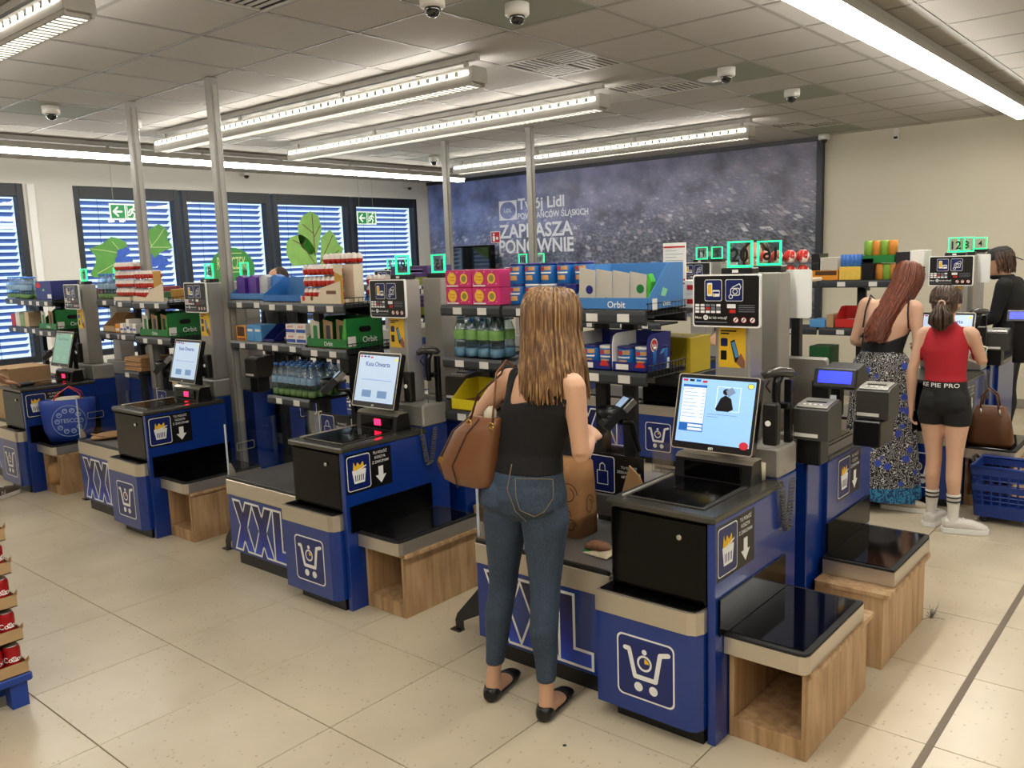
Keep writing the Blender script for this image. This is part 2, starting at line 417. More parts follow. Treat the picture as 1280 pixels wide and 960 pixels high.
# luminaires
LH = mat('luminaire_white', '#a8a49b', .45)
LE = mat('led_glow', '#fffaf2', .5, emit=60*LAMP_W, var=.01)
LE2 = mat('led_glow_bright', '#fffaf0', .5, emit=26*LAMP_W, var=.01)
LG = mat('louvre_glow', '#fffaf2', .5, emit=11*LAMP_W, var=.01)
def luminaire(name, label, axis, a0, a1, c, z=2.812):
    """suspended linear fitting of segments; axis 'x' has two glowing flanks, axis 'y' a glowing lens below"""
    if axis == 'y': z = 2.868
    L = a1-a0; t = thing(name, label, 'ceiling light', (a0, c, z) if axis == 'x' else (c, a0, z), group='linear ceiling lights')
    R = Matrix.Identity(4) if axis == 'x' else Matrix(((0, -1, 0, 0), (1, 0, 0, 0), (0, 0, 1, 0), (0, 0, 0, 1)))
    prof = [(-.066, .0), (.066, 0), (.062, .09), (-.062, .09)] if axis == 'x' else [(-.075, 0), (.075, 0), (.05, .06), (-.05, .06)]
    obj('housing', MB().prism(prof, 'x', 0, L).xf(R), LH, t)
    obj('carrier_rail', MB().box(0, L, -.02, .02, ZC-.04-z, ZC-.004-z).xf(R), LH, t)
    n = max(2, int(L/1.0))
    for k in range(n+1):
        x = min(max(.1, L*k/n), L-.1)
        obj('hanger', MB().box(x-.012, x+.012, -.012, .012, .03, ZC-.005-z).xf(R), VM, t)
    if axis == 'x':
        for s in (-1, 1):
            e, dv = MB(), MB()
            p0, p1 = (s*.0645, .046), (s*.0635, .068)
            nx = s*.0025
            e.add([(.03, p0[0]+nx, p0[1]), (L-.03, p0[0]+nx, p0[1]), (L-.03, p1[0]+nx, p1[1]), (.03, p1[0]+nx, p1[1])], [(0, 1, 2, 3) if s < 0 else (3, 2, 1, 0)])
            k = .08
            while k < L-.05:
                dv.box(k-.016, k+.016, min(p0[0], p1[0])-.001+nx*2, max(p0[0], p1[0])+.001+nx*2, p0[1]-.003, p1[1]+.003); k += .085
            obj('led_strip', e.xf(R), LE, t); obj('strip_divider', dv.xf(R), LH, t, kind='stuff')
        e = MB(); e.add([(.03, -.05, -.002), (L-.03, -.05, -.002), (L-.03, .05, -.002), (.03, .05, -.002)], [(3, 2, 1, 0)])
        obj('louvre_lens', e.xf(R), LG, t)
        dv = MB(); k = .05
        while k < L-.03: dv.box(k-.01, k+.01, -.055, .055, -.016, -.001); k += .05
        dv.box(0, L, -.062, -.052, -.018, 0); dv.box(0, L, .052, .062, -.018, 0)
        obj('louvre', dv.xf(R), LH, t, kind='stuff')
    else:
        e = MB(); e.prism([(-.07, .0), (-.06, -.04), (.06, -.04), (.07, 0)], 'x', .01, L-.01)
        obj('lens', e.xf(R), LE2, t)
    obj('end_cap', MB().prism([(a*1.04, b_*1.03) for a, b_ in prof], 'x', L, L+.012).xf(R), LH, t)
    return t
luminaire('linear_light', 'long ceiling light with dotted glow, nearest of the three running parallel over the tills', 'x', -7.6, -3.66, 4.08)
luminaire('linear_light', 'middle of the three parallel dotted ceiling lights over the tills', 'x', -7.5, -3.66, 5.45)
luminaire('linear_light', 'farthest dotted ceiling light just in front of the mural', 'x', -7.6, -3.66, 7.98)
luminaire('linear_light', 'dotted ceiling light cut off in the top left corner', 'x', -7.7, -3.77, 1.72)
luminaire('linear_light', 'bright white ceiling light running down the right side of the picture', 'y', -3.6, 9.2, -1.57)
luminaire('linear_light', 'bright thin ceiling light running along above the windows', 'y', -2.0, 9.05, -8.52)
luminaire('linear_light', 'ceiling light parallel to the bright right one, outside the picture on the right', 'y', -3.6, 9.2, 1.5)
luminaire('linear_light', 'dotted ceiling light behind the camera over the aisle', 'x', -7.7, -3.77, -1.2)

# windows
FRM = mat('window_frame_dark', '#1d2229', .45, var=.1); PANE = glassmat('window_pane', (.93, .96, .97, 1), .05)
m, nt, b = nodes_of('blind_slat')
o = nt.nodes['Material Output']; df = nt.nodes.new('ShaderNodeBsdfDiffuse'); tr = nt.nodes.new('ShaderNodeBsdfTranslucent'); ms = nt.nodes.new('ShaderNodeMixShader')
no = nt.nodes.new('ShaderNodeTexNoise'); no.inputs['Scale'].default_value = 2.; rm = ramp(nt, [(.3, '#93addf'), (.7, '#b3c8ee')], no.outputs['Fac'])
nt.links.new(rm.outputs[0], df.inputs[0]); nt.links.new(rm.outputs[0], tr.inputs[0]); ms.inputs[0].default_value = .5
nt.links.new(df.outputs[0], ms.inputs[1]); nt.links.new(tr.outputs[0], ms.inputs[2]); nt.links.new(ms.outputs[0], o.inputs[0])
SLAT = m
wins = []
for k, (a, c) in enumerate(WIN):
    w = bpy.data.objects.new('window_%d' % (k+1), None); COL.objects.link(w); w['kind'] = 'structure'; w.location = (XL, a, ZS)
    H_, B_ = ZT-ZS, c-a; wins.append(w)
    obj('jamb', MB().box(-.12, 0, 0, .07, 0, H_, .004), FRM, w); obj('jamb', MB().box(-.12, 0, B_-.07, B_, 0, H_, .004), FRM, w)
    obj('head', MB().box(-.12, 0, .07, B_-.07, H_-.14, H_, .004), FRM, w); obj('sill', MB().box(-.12, .0, .07, B_-.07, 0, .07, .004), FRM, w)
    obj('pane', MB().box(-.075, -.065, .07, B_-.07, .07, H_-.14), PANE, w)
    sl = MB().prism([(-.035, -.022), (.0, .002), (.035, .018), (.036, .021), (0, .005), (-.034, -.019)], 'y', .06, B_-.06).mesh('slat'); sl.materials.append(SLAT)
    n = 24
    for s in range(n): obj('slat', sl, None, w, (-.19, 0, .12+s*.073))
    for yy in (.35, B_-.35): obj('blind_cord', MB().tube([(-.19, yy, .05), (-.19, yy, H_-.1)], .003, 4), FRM, w)
# vinyl pictures on the panes
LEAF = mat('vinyl_leaf', '#5fa04a', .6, var=.25, scale=6); LEAF2 = mat('vinyl_leaf_pale', '#8fbf63', .6, var=.25, scale=7); VEIN = mat('vinyl_vein', '#c4d98f', .6); STALK = mat('vinyl_stalk', '#6d3a3a', .6)
GRAPE = mat('vinyl_grape', '#3a63c8', .5, var=.35, scale=20); RYN = mat('vinyl_green', '#3d8a45', .6)
XS = XL-.055
def vmap(w): return lambda px, py, off=0: tuple(WX(px, py, XS+off)-Vector(w.location))
def leaf(w, name, pts, matl, veins, vm=VEIN, wd=.8):
    mp = vmap(w); mb = MB(); mb.add([mp(a, b_) for a, b_ in pts], [tuple(range(len(pts)))])
    o = obj(name, mb, matl, w); v = MB()
    for line in veins: v.stroke(line, wd, lambda a, b_, off=0: mp(a, b_, .002+off*.2), 0, 0, False)
    obj('leaf_vein', v, vm, o)
leaf(wins[1], 'vinyl_leaf', [(111, 311), (127, 305), (139, 296), (148, 298), (158, 303), (160, 313), (157, 323), (150, 330), (147, 342), (132, 345), (118, 347), (113, 343), (120, 328), (119, 320)], LEAF, [[(158, 318), (130, 313), (113, 311)], [(156, 320), (140, 302)], [(154, 324), (122, 342)]])
leaf(wins[1], 'vinyl_leaf', [(179, 284), (186, 287), (198, 280), (206, 284), (211, 292), (209, 297), (216, 310), (206, 313), (200, 316), (193, 327), (187, 318), (178, 314), (181, 300)], LEAF, [[(180, 318), (196, 300), (205, 286)], [(188, 309), (213, 309)], [(190, 308), (182, 288)]])
gm = MB(); mp = vmap(wins[1])
for i, (a, b_, r) in enumerate(((152, 317, 6), (158, 314, 5), (150, 325, 6), (160, 326, 6), (156, 333, 6), (187, 322, 5), (193, 328, 6), (186, 331, 6), (200, 324, 6), (206, 328, 5), (202, 334, 5))): gm.poly(circ(a, b_, r, 14), lambda x, y, o=0: mp(x, y, .003+i*.0006), 0, 0)
obj('vinyl_grapes', gm, GRAPE, wins[1])
mp = vmap(wins[2]); sg = MB().poly(circ(290, 338, 28.5, 32), mp); o = obj('vinyl_disc', sg, RYN, wins[2])
tx = MB(); pa, pb_ = Vector(mp(272, 337)), Vector(mp(308, 337)); wt_ = text_mesh('RYNECZEK')[2]; hh_ = Vector(mp(290, 321)).z-Vector(mp(290, 337)).z
lmap = lambda a, b_, o=0: (XS+.003-wins[2].location.x, pa.y+a, pa.z+b_)
tx.text('RYNECZEK', hh_, lmap, 0, 0, wide=(pb_.y-pa.y)/(wt_*hh_/.73))
for zz_ in (-.04, hh_+.04): tx.stroke([(.05, zz_), (pb_.y-pa.y-.05, zz_)], .01, lmap, rnd=False)
obj('lettering', tx, VEIN, o)
leaf(wins[3], 'vinyl_leaf', [(372, 283), (378, 270), (388, 264), (398, 270), (402, 285), (400, 300), (396, 318), (386, 318), (376, 308), (373, 296)], LEAF2, [[(390, 268), (394, 320)], [(392, 292), (378, 280)], [(393, 296), (400, 282)]], STALK, 1.0)
leaf(wins[3], 'vinyl_leaf', [(358, 303), (364, 296), (376, 293), (386, 299), (394, 312), (397, 330), (380, 331), (366, 333), (358, 318)], LEAF2, [[(397, 334), (378, 306), (366, 300)]], STALK, 1.0)
leaf(wins[3], 'vinyl_leaf', [(401, 297), (412, 287), (418, 293), (423, 305), (430, 311), (424, 320), (408, 330), (400, 331), (401, 313)], LEAF2, [[(399, 332), (412, 303), (416, 294)], [(403, 326), (424, 313)]], STALK, 1.0)
# hanging exit signs
EG = mat('exit_green', '#14803f', .5, emit=.25); EWHT = mat('exit_white', '#dfeadf', .5, emit=.25)
for (x0, x1, y0, y1, lab) in ((136, 177, 254, 275, 'green exit sign with arrow, partly behind the leftmost post'), (446, 471, 264, 281, 'green exit sign with arrow and running figure by the right end of the windows')):
    a, c = WX(x0, y0, -9.9), WX(x1, y1, -9.9); w, h = c.y-a.y, a.z-c.z
    t = thing('exit_sign', lab, 'exit sign', (-9.9, a.y, c.z)); mp = right(0, 0, 0)
    obj('board', MB().box(-.012, 0, 0, w, 0, h, .002), EWHT, t)
    g = MB(); e = h*.09; mid = w*.5
    g.add([(.0012, e, e), (.0012, mid-e/2, e), (.0012, mid-e/2, h-e), (.0012, e, h-e)], [(0, 1, 2, 3)]); g.add([(.0012, mid+e/2, e), (.0012, w-e, e), (.0012, w-e, h-e), (.0012, mid+e/2, h-e)], [(0, 1, 2, 3)])
    obj('green_field', g, EG, t)
    g = MB(); q = lambda a_, b_, o=0: (.0024+o, a_*h, b_*h)
    g.stroke([(.75, .5), (.25, .5)], .12, q); g.stroke([(.5, .76), (.24, .5), (.5, .24)], .12, q)
    u = mid/h
    for l in ([(u+.55, .82), (u+.42, .5), (u+.6, .34), (u+.5, .14)], [(u+.42, .5), (u+.28, .3), (u+.15, .3)], [(u+.5, .7), (u+.3, .62), (u+.2, .45)], [(u+.5, .7), (u+.68, .55)]): g.stroke(l, .1, q)
    g.poly(circ(u+.6, .86, .08, 10), q, 0, .0002); g.ring([(u+.1, .08), (u+.85, .08), (u+.85, .92), (u+.1, .92)], [(u+.14, .12), (u+.81, .12), (u+.81, .88), (u+.14, .88)], q)
    obj('pictogram', g, EWHT, t)
    for yy in (.15*w, .85*w): obj('hanging_wire', MB().tube([(-.006, yy, h), (-.006, yy, ZC-.002-c.z)], .003, 4), VM, t)
# slim posts from floor to ceiling
PO = mat('post_alu', '#8e8b85', .4, .35)
for (x, y, lab) in ((-6.42, 3.24, 'leftmost slim grey post rising from the front row to the ceiling'), (-5.30, 3.24, 'slim grey post beside the number 18 till column'),
                    (-6.53, 6.7, 'slim grey post in the rear row left of the mural lettering'), (-5.37, 6.7, 'slim grey post crossing the mural lettering')):
    t = thing('service_post', lab, 'post', (x, y, 0), group='slim service posts')
    obj('shaft', MB().box(-.032, .032, -.032, .032, .01, ZC-.004, .004), PO, t); obj('foot_plate', MB().box(-.034, .03, -.034, .034, 0, .01, .002), PO, t)
    obj('cable_cover', MB().box(.033, .037, -.014, .014, .1, ZC-.05, .001), mat('post_cover', '#a19e97', .4, .2), t)

# mural
m, nt, b = nodes_of('city_print')
tc = nt.nodes.new('ShaderNodeTexCoord'); sx = nt.nodes.new('ShaderNodeSeparateXYZ'); nt.links.new(tc.outputs['Object'], sx.inputs[0])
def MA(op, a, b_=None, c_=None):
    q = nt.nodes.new('ShaderNodeMath'); q.operation = op; q.use_clamp = False
    for i, v in enumerate((a, b_, c_)):
        if v is None: continue
        if isinstance(v, (int, float)): q.inputs[i].default_value = v
        else: nt.links.new(v, q.inputs[i])
    return q.outputs[0]
X_, Z_ = sx.outputs['X'], sx.outputs['Z']
dep = MA('DIVIDE', 1.0, MA('SUBTRACT', 3.6, Z_))                # perspective of the printed plain
cv = nt.nodes.new('ShaderNodeCombineXYZ')
nt.links.new(MA('MULTIPLY', MA('SUBTRACT', X_, 3.2), dep), cv.inputs[0]); nt.links.new(MA('MULTIPLY', dep, 3.4), cv.inputs[1])
hv = nt.nodes.new('ShaderNodeTexVoronoi'); hv.inputs['Scale'].default_value = 30; hv.distance = 'CHEBYCHEV'; nt.links.new(cv.outputs[0], hv.inputs['Vector'])
nz = nt.nodes.new('ShaderNodeTexNoise'); nz.inputs['Scale'].default_value = 5; nz.inputs['Detail'].default_value = 5; nt.links.new(cv.outputs[0], nz.inputs['Vector'])
fz = nt.nodes.new('ShaderNodeTexNoise'); fz.inputs['Scale'].default_value = 60; fz.inputs['Detail'].default_value = 4; nt.links.new(cv.outputs[0], fz.inputs['Vector'])
hs = nt.nodes.new('ShaderNodeSeparateColor'); nt.links.new(hv.outputs['Color'], hs.inputs[0])
isH = MA('MULTIPLY', MA('LESS_THAN', hv.outputs['Distance'], MA('MULTIPLY_ADD', hs.outputs[2], .3, .18)), MA('GREATER_THAN', MA('ADD', hs.outputs[0], MA('MULTIPLY', nz.outputs['Fac'], .9)), .98))
pn = nt.nodes.new('ShaderNodeTexNoise'); pn.inputs['Scale'].default_value = 2.6; pn.inputs['Detail'].default_value = 3; nt.links.new(tc.outputs['Object'], pn.inputs['Vector'])
gnd = ramp(nt, [(.3, '#2a303a'), (.45, '#4c5656'), (.55, '#6d7182'), (.7, '#948f9b')], fz.outputs['Fac'])
roof = ramp(nt, [(0, '#c7c5cd'), (.3, '#94898c'), (.5, '#e2e0e4'), (.7, '#6f7a92'), (1, '#a3a8b6')], hs.outputs[1])
mxa = nt.nodes.new('ShaderNodeMix'); mxa.data_type = 'RGBA'; nt.links.new(isH, mxa.inputs[0]); nt.links.new(gnd.outputs[0], mxa.inputs[6]); nt.links.new(roof.outputs[0], mxa.inputs[7])
hz = ramp(nt, [(.2, (0, 0, 0, 1)), (.5, (.1, .1, .1, 1)), (.72, (.6, .6, .6, 1)), (1, (.88, .88, .88, 1))], MA('DIVIDE', Z_, 2.0))
lf = ramp(nt, [(0, '#7f96d8'), (.5, '#8285ad'), (1, '#77738a')], MA('DIVIDE', X_, 6.4))
lw = MA('ADD', MA('MULTIPLY', MA('SUBTRACT', 1.0, MA('DIVIDE', X_, 6.4)), .2), hz.outputs[0])
mxb = nt.nodes.new('ShaderNodeMix'); mxb.data_type = 'RGBA'; mxb.clamp_factor = True; nt.links.new(lw, mxb.inputs[0]); nt.links.new(mxa.outputs[2], mxb.inputs[6]); nt.links.new(lf.outputs[0], mxb.inputs[7])
cl = ramp(nt, [(.52, (0, 0, 0, 1)), (.72, (.35, .33, .33, 1))], nz.outputs['Fac'])
mxc = nt.nodes.new('ShaderNodeMix'); mxc.data_type = 'RGBA'; nt.links.new(cl.outputs[0], mxc.inputs[0]); nt.links.new(mxb.outputs[2], mxc.inputs[6]); mxc.inputs[7].default_value = C('#9a8f96')
pr_ = ramp(nt, [(.32, (.42, .42, .45, 1)), (.5, (.9, .9, .92, 1)), (.68, (1.35, 1.3, 1.28, 1))], pn.outputs['Fac'])
mxd = nt.nodes.new('ShaderNodeMix'); mxd.data_type = 'RGBA'; mxd.blend_type = 'MULTIPLY'; mxd.inputs[0].default_value = 1; nt.links.new(mxc.outputs[2], mxd.inputs[6]); nt.links.new(pr_.outputs[0], mxd.inputs[7])
nt.links.new(mxd.outputs[2], b.inputs['Base Color']); b.inputs['Roughness'].default_value = .38
tr_ = W(1025, 176, YF-.03); bl = -10.2
mz0 = .9
mu = thing('wall_mural', 'huge framed aerial city photograph with white greeting lettering on the back wall', 'mural', (bl, YF-.03, mz0))
MWd, MHt = tr_.x-bl, tr_.z-mz0
obj('print', MB().box(0, MWd, -.005, .03, 0, MHt), MATS['city_print'], mu)
for a in ((0, MWd, MHt, MHt+.07), (MWd-.02, MWd+.05, 0, MHt)): obj('frame_bar', MB().box(a[0], a[1], -.04, .03, a[2], a[3], .004), FRM, mu)
MT = mat('mural_white', '#dcdfe8', .5)
def mtext(name, s, px0, px1, py, hpx):
    p, q = W(px0, py, YF-.045), W(px1, py-(px1-px0)*.075, YF-.045); top = W(px0, py-hpx, YF-.045)
    h = top.z-p.z; _, _, w = text_mesh(s, .024); k = (q.x-p.x)/(w*h/.73)
    return obj(name, MB().text(s, h, front(p.x-bl, -.007, p.z-mz0), wide=k, bold=.024), MT, mu)
mtext('lettering', 'Twój Lidl', 647, 705, 262, 14)
mtext('lettering', 'POWSTAŃCÓW ŚLĄSKICH', 647, 735, 274, 7.5)
mtext('lettering', 'ZAPRASZA', 624, 716, 298, 17)
mtext('lettering', 'PONOWNIE', 624, 717, 317, 17)
lp = W(624, 276, YF-.045); lq = W(645, 250, YF-.045); lw_, lh_ = lq.x-lp.x, lq.z-lp.z
lg = MB(); mp = front(lp.x-bl, -.007, lp.z-mz0)
lg.ring([(x*lw_, y*lh_) for x, y in rrect(0, 1, 0, 1, .002, 5)], [(lw_/2+lw_*.45*math.cos(math.radians(90*(k//6)+18*(k % 6)-(k//6)*0)), lh_/2+lh_*.45*math.sin(math.radians(90*(k//6)+18*(k % 6)))) for k in range(24)], mp)
lg.text('LiDL', lh_*.2, mp, lw_/2, lh_*.4, 'c'); obj('logo', lg, MT, mu)
# fire equipment sign and dark display under the mural
a, c = W(613, 304, YF-.06), W(624, 289, YF-.06); t = thing('fire_sign', 'small red fire equipment sign left of the mural lettering', 'sign', (a.x, YF-.036, a.z)); w, h = c.x-a.x, c.z-a.z
obj('plate', MB().box(0, w, -.006, 0, 0, h, .001), WHITE, t); obj('red_field', MB().box(w*.06, w*.94, -.0075, -.006, h*.05, h*.95), RED, t)
obj('symbol', MB().poly(rrect(w*.2, w*.45, h*.15, h*.6, .01), front(0, -.008, 0)).poly(circ(w*.68, h*.4, w*.13), front(0, -.008, 0)).poly(circ(w*.32, h*.75, w*.1), front(0, -.008, 0)), WHITE, t)
a, c = W(562, 345, YF-.3), W(613, 306, YF-.3); t = thing('info_display', 'large black switched-off display standing below the mural on the left', 'display', (a.x, YF-.25, 0)); w = c.x-a.x
obj('casing', MB().box(0, w, -.06, .06, .9, c.z, .01), GLOSSBK, t); obj('screen_panel', MB().box(.03, w-.03, -.064, -.06, .94, c.z-.03), CDOME, t); obj('stand', MB().box(w*.35, w*.65, -.05, .05, .02, .9, .005), BLACK, t); obj('base_plate', MB().box(w*.15, w*.85, -.15, .15, 0, .02, .004), BLACK, t)
# ------------------------------------------------------------ self checkouts
PITCH, X00 = 1.985, -1.29
UX = [X00-PITCH*k for k in range(4)]
YA, YB = 2.6, 6.06            # fronts of the first and second island
MID = .76                     # island's middle plane behind a front
CARTB = mat('cart_tile_blue', '#0d2266', .3, var=.35, scale=6)
WOOD = None
m, nt, b = nodes_of('oak_board')
tc = nt.nodes.new('ShaderNodeTexCoord'); mp_ = nt.nodes.new('ShaderNodeMapping'); mp_.inputs['Scale'].default_value = (9, 9, .9); nt.links.new(tc.outputs['Object'], mp_.inputs[0])
nz = nt.nodes.new('ShaderNodeTexNoise'); nz.inputs['Scale'].default_value = 3; nz.inputs['Detail'].default_value = 6; nz.inputs['Distortion'].default_value = .6; nt.links.new(mp_.outputs[0], nz.inputs['Vector'])
rm = ramp(nt, [(.3, '#93734f'), (.5, '#b39068'), (.7, '#c2a37c')], nz.outputs['Fac']); nt.links.new(rm.outputs[0], b.inputs['Base Color']); b.inputs['Roughness'].default_value = .5
WOOD = m
XFILL = None
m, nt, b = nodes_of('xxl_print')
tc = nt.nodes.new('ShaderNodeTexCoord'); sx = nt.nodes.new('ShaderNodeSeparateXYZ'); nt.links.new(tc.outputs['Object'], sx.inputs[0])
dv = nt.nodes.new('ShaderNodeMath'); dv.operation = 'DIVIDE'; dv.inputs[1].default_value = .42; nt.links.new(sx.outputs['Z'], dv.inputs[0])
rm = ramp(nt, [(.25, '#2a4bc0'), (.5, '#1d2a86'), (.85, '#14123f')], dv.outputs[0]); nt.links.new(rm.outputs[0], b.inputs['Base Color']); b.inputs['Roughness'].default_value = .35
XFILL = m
ACR = glassmat('acrylic', (.9, 1, .95, 1), .04); EDGE = mat('edge_glow_green', '#1fe08a', .4, emit=1.7, var=.02)
REDL = mat('scan_red', '#ff1438', .4, emit=6, var=.02)

def cart_icon(mb, mp, s, wm=1, ym=2):
    """shopping cart with a stopwatch, s = side of the tile"""
    q = lambda a, b_, o=0: mp(a*s, b_*s, o*1+.0022)
    mb.stroke([(.15, .78), (.22, .78), (.32, .36), (.68, .36), (.76, .80), (.9, .84)], .075, q, wm)
    for x in (.38, .64): mb.poly(circ(x, .2, .075, 14), q, wm)
    mb.ring(circ(.49, .6, .13, 16), circ(.49, .6, .095, 16), q, wm, .0004); mb.poly(circ(.49, .78, .045, 8), q, wm, .0004)
    mb.poly([(.49, .6)]+circ(.49, .6, .08, 5, 0, 90), q, ym, .0006)
def tile_frame(mb, mp, s, fm=0, wm=1, h=None):
    h = h or s; r = s*.1
    mb.poly(rrect(0, s, 0, h, r), mp, wm, .0008); mb.poly(rrect(s*.028, s*.972, s*.028, h-s*.028, r*.85), mp, fm, .0014)
def basket_icon(mb, mp, s, h, wm=1, ym=2, bm=0):
    q = lambda a, b_, o=0: mp(a*s, b_*h, o+.0022)
    mb.poly([(.24, .55), (.28, .82), (.36, .68), (.45, .8), (.55, .7), (.68, .8), (.74, .55)], q, ym)
    mb.poly([(.2, .58), (.8, .58), (.72, .2), (.28, .2)], q, wm, .0004)
    mb.stroke([(.35, .55), (.8, .66)], .035, q, wm, .0006)
    for k in range(5): mb.stroke([(.34+k*.08, .26), (.33+k*.085, .44)], .035, q, bm, .0008, False)

CPARTS = {}
def cm(key, fn, mats):
    """mesh data shared between the checkouts"""
    if key not in CPARTS:
        me = fn().mesh(key[0]); [me.materials.append(q) for q in (mats if isinstance(mats, (list, tuple)) else [mats])]
        CPARTS[key] = me
    return CPARTS[key]

def checkout(num, X, Yf, s, label, screen='open', red=True, detail=2):
    """self checkout; s=1 faces the camera side, s=-1 faces away (mirrored about the island's middle)"""
    t = thing('self_checkout', label, 'self checkout', (X, Yf, 0), group='self checkouts')
    def P(name, fn, mats, parent=None, key=''):
        return obj(name, cm((name, s, key), lambda: fn() if s > 0 else fn().flipy(), mats), None, parent or t)
    cab = lambda e, z0, z1: MB().prism([(-.455-e, -.11-e), (-.075, -.11-e), (-.048+e*.5, -.10-e*.6), (-.034+e, -.07), (-.03+e, .5), (-.455-e, .5)], 'z', z0, z1)
    c = P('cabinet', lambda: cab(0, .06, .42), BLUE)
    P('plinth', lambda: MB().box(-.40, -.04, -.06, .62, 0, .06), BLACK)
    P('steel_band', lambda: cab(.003, .42, .5), STEEL)
    P('tray', lambda: cab(-.012, .5, .506), GLOSSBK)
    P('upper_housing', lambda: MB().box(-.43, -.03, -.05, .5, .506, .812, .012), GLOSSBK if s > 0 else BLACK)
    top = P('counter_top', lambda: MB().box(-.438, .004, -.062, .52, .812, .84, .007), COUNTER)
    sp = P('side_panel', lambda: MB().box(-.03, 0, -.05, .52, .0, .812, .002), BLUE)
    br = -.12 if abs(X-UX[2]) < .01 else -.02
    P('column_base', lambda: MB().box(-.42, br, .52, .70, .84, .96, .008), GREYP, key=str(br))
    P('service_cabinet', lambda: MB().box(-.42, br, .52, .70, .0, .84, .004), BLUE, key=str(br))
    colu = P('column', lambda: MB().box(-.31, -.16, .56, .68, .96, 1.635, .006), GREYP)
    # stickers
    def cart():
        mb = MB(); mp = front(-.365, -.11, .12); tile_frame(mb, mp, .24); cart_icon(mb, mp, .24); return mb
    if s > 0:
        P('cart_sign', cart, [CARTB, WHITE, YEL], c)
        P('lock', lambda: MB().cyl((-.135, -.05, .745), (-.135, -.058, .745), .0095, 14), CHROME)
    yb = -.04 if s > 0 else -.40
    def bask():
        mb = MB(); mp = right(.0, yb, .60)
        mb.poly([(0, 0), (.30, 0), (.30, .2), (0, .2)], mp, 3, .0003)
        m2 = right(.0, yb+.008, .612); tile_frame(mb, m2, .15, 0, 1, .178); basket_icon(mb, m2, .15, .178)
        m3 = right(.0, yb+.225, .60)
        for k, w in enumerate(('TU POŁÓŻ', 'KOSZYK', 'Z ZAKUPAMI')): mb.text(w, .014, m3, 0, .172-k*.024, 'c', 1, .0012)
        mb.poly([(-.016, .105), (.016, .105), (.016, .06), (.036, .06), (0, .018), (-.036, .06), (-.016, .06)], m3, 1, .0012)
        return mb
    if detail > 0: obj('basket_sign', cm(('basket_sign', s), bask, [DBLUE, WHITE, YEL, BLACK]), None, sp)
    if detail > 1:
        pl = P('scanner_plate', lambda: MB().box(-.385, -.065, .0, .35, .84, .846, .003), COUNTER)
        P('weigh_glass', lambda: MB().box(-.37, -.08, .012, .335, .846, .849), GLOSSBK, pl); P('scan_window', lambda: MB().box(-.29, -.15, .17, .30, .849, .8505), CDOME, pl)
        P('plate_trim', lambda: MB().box(-.4, -.388, -.01, .36, .84, .85, .002), STEEL, pl)
        tw = P('scanner_tower', lambda: MB().prism([(.355, .84), (.37, .92), (.385, .932), (.45, .932), (.46, .84)], 'x', -.385, -.06).move((0, 0, 0)), BLACK)
        P('tower_window', lambda: MB().box(-.34, -.1, .352, .364, .85, .912, .002), GLOSSBK, tw); P('tower_trim', lambda: MB().prism([(.368, .921), (.386, .9345), (.45, .9345), (.45, .932), (.386, .932)], 'x', -.387, -.058), STEEL, tw)
        if red:
            P('scan_light', lambda: MB().box(-.225, -.175, .349, .352, .868, .9, .0), REDL, tw)
            P('scan_light', lambda: MB().box(-.25, -.205, .2, .245, .8506, .8512), REDL, pl)
    # pay sign on the column
    ps = P('pay_sign', lambda: MB().prism(rrect(-.377, -.09, 1.432, 1.64, .012), 'y', .50, .512), WHITE); P('sign_arm', lambda: MB().box(-.26, -.2, .512, .56, 1.5, 1.6), BLACK)
    def face():
        mb = MB(); mp = front(-.377, .50, 1.432); mb.poly(rrect(.006, .281, .006, .202, .009), mp, 0, .0006)
        for x in (.053, .142):
            m2 = front(-.377+x, .4992, 1.432+.103); tile_frame(mb, m2, .075, 1, 2, .085)
        q = front(-.377+.053, .4965, 1.432+.103)
        mb.poly(rrect(.012, .034, .02, .072, .004), q, 2); mb.poly(rrect(.015, .031, .028, .066, .002), q, 3, .0003); mb.poly(rrect(.036, .066, .018, .044, .004), q, 2); mb.poly(rrect(.038, .064, .03, .038, .001), q, 1, .0003); mb.poly(rrect(.038, .046, .021, .027, .001), q, 3, .0003)
        q = front(-.377+.142, .4965, 1.432+.103)
        mb.ring(rrect(.022, .062, .022, .052, .008), rrect(.025, .059, .025, .049, .006), q, 2); mb.ring(circ(.042, .038, .011, 12), circ(.042, .038, .008, 12), q, 2)
        mb.stroke([(.03, .054), (.06, .068), (.066, .056), (.062, .046)], .003, q, 2); mb.ring(circ(.024, .018, .009, 12), circ(.024, .018, .006, 12), q, 2)
        q = front(-.377, .498, 1.432)
        for r, (y, cs) in enumerate(((.087, (2, 2, 4, 4, 2)), (.074, (2, 2, 5, 4, 4)), (.061, (2, 2, 2, 2, 2)))):
            for k2, cc in enumerate(cs): mb.poly(rrect(.012+k2*.023, .03+k2*.023, y-.005, y+.0045, .0015), q, cc)
        mb.poly(rrect(.15, .186, .076, .092, .002), q, 2); mb.poly(rrect(.16, .186, .057, .07, .002), q, 5)
        for k2 in range(4): mb.poly([(.198, .088-k2*.008), (.265, .088-k2*.008), (.265, .0855-k2*.008), (.198, .0855-k2*.008)], q, 4)
        mb.text('Masz', .0105, q, .012, .033, 'l', 2, .0002); mb.poly(circ(.058, .038, .0105, 14), q, 2, .0002); mb.text('18', .009, q, .058, .0337, 'c', 0, .0005)
        mb.text('lat lub więcej?', .0105, q, .072, .033, 'l', 2, .0002, wide=.95)
        mb.poly([(.012, .018), (.15, .018), (.15, .0215), (.012, .0215)], q, 4)
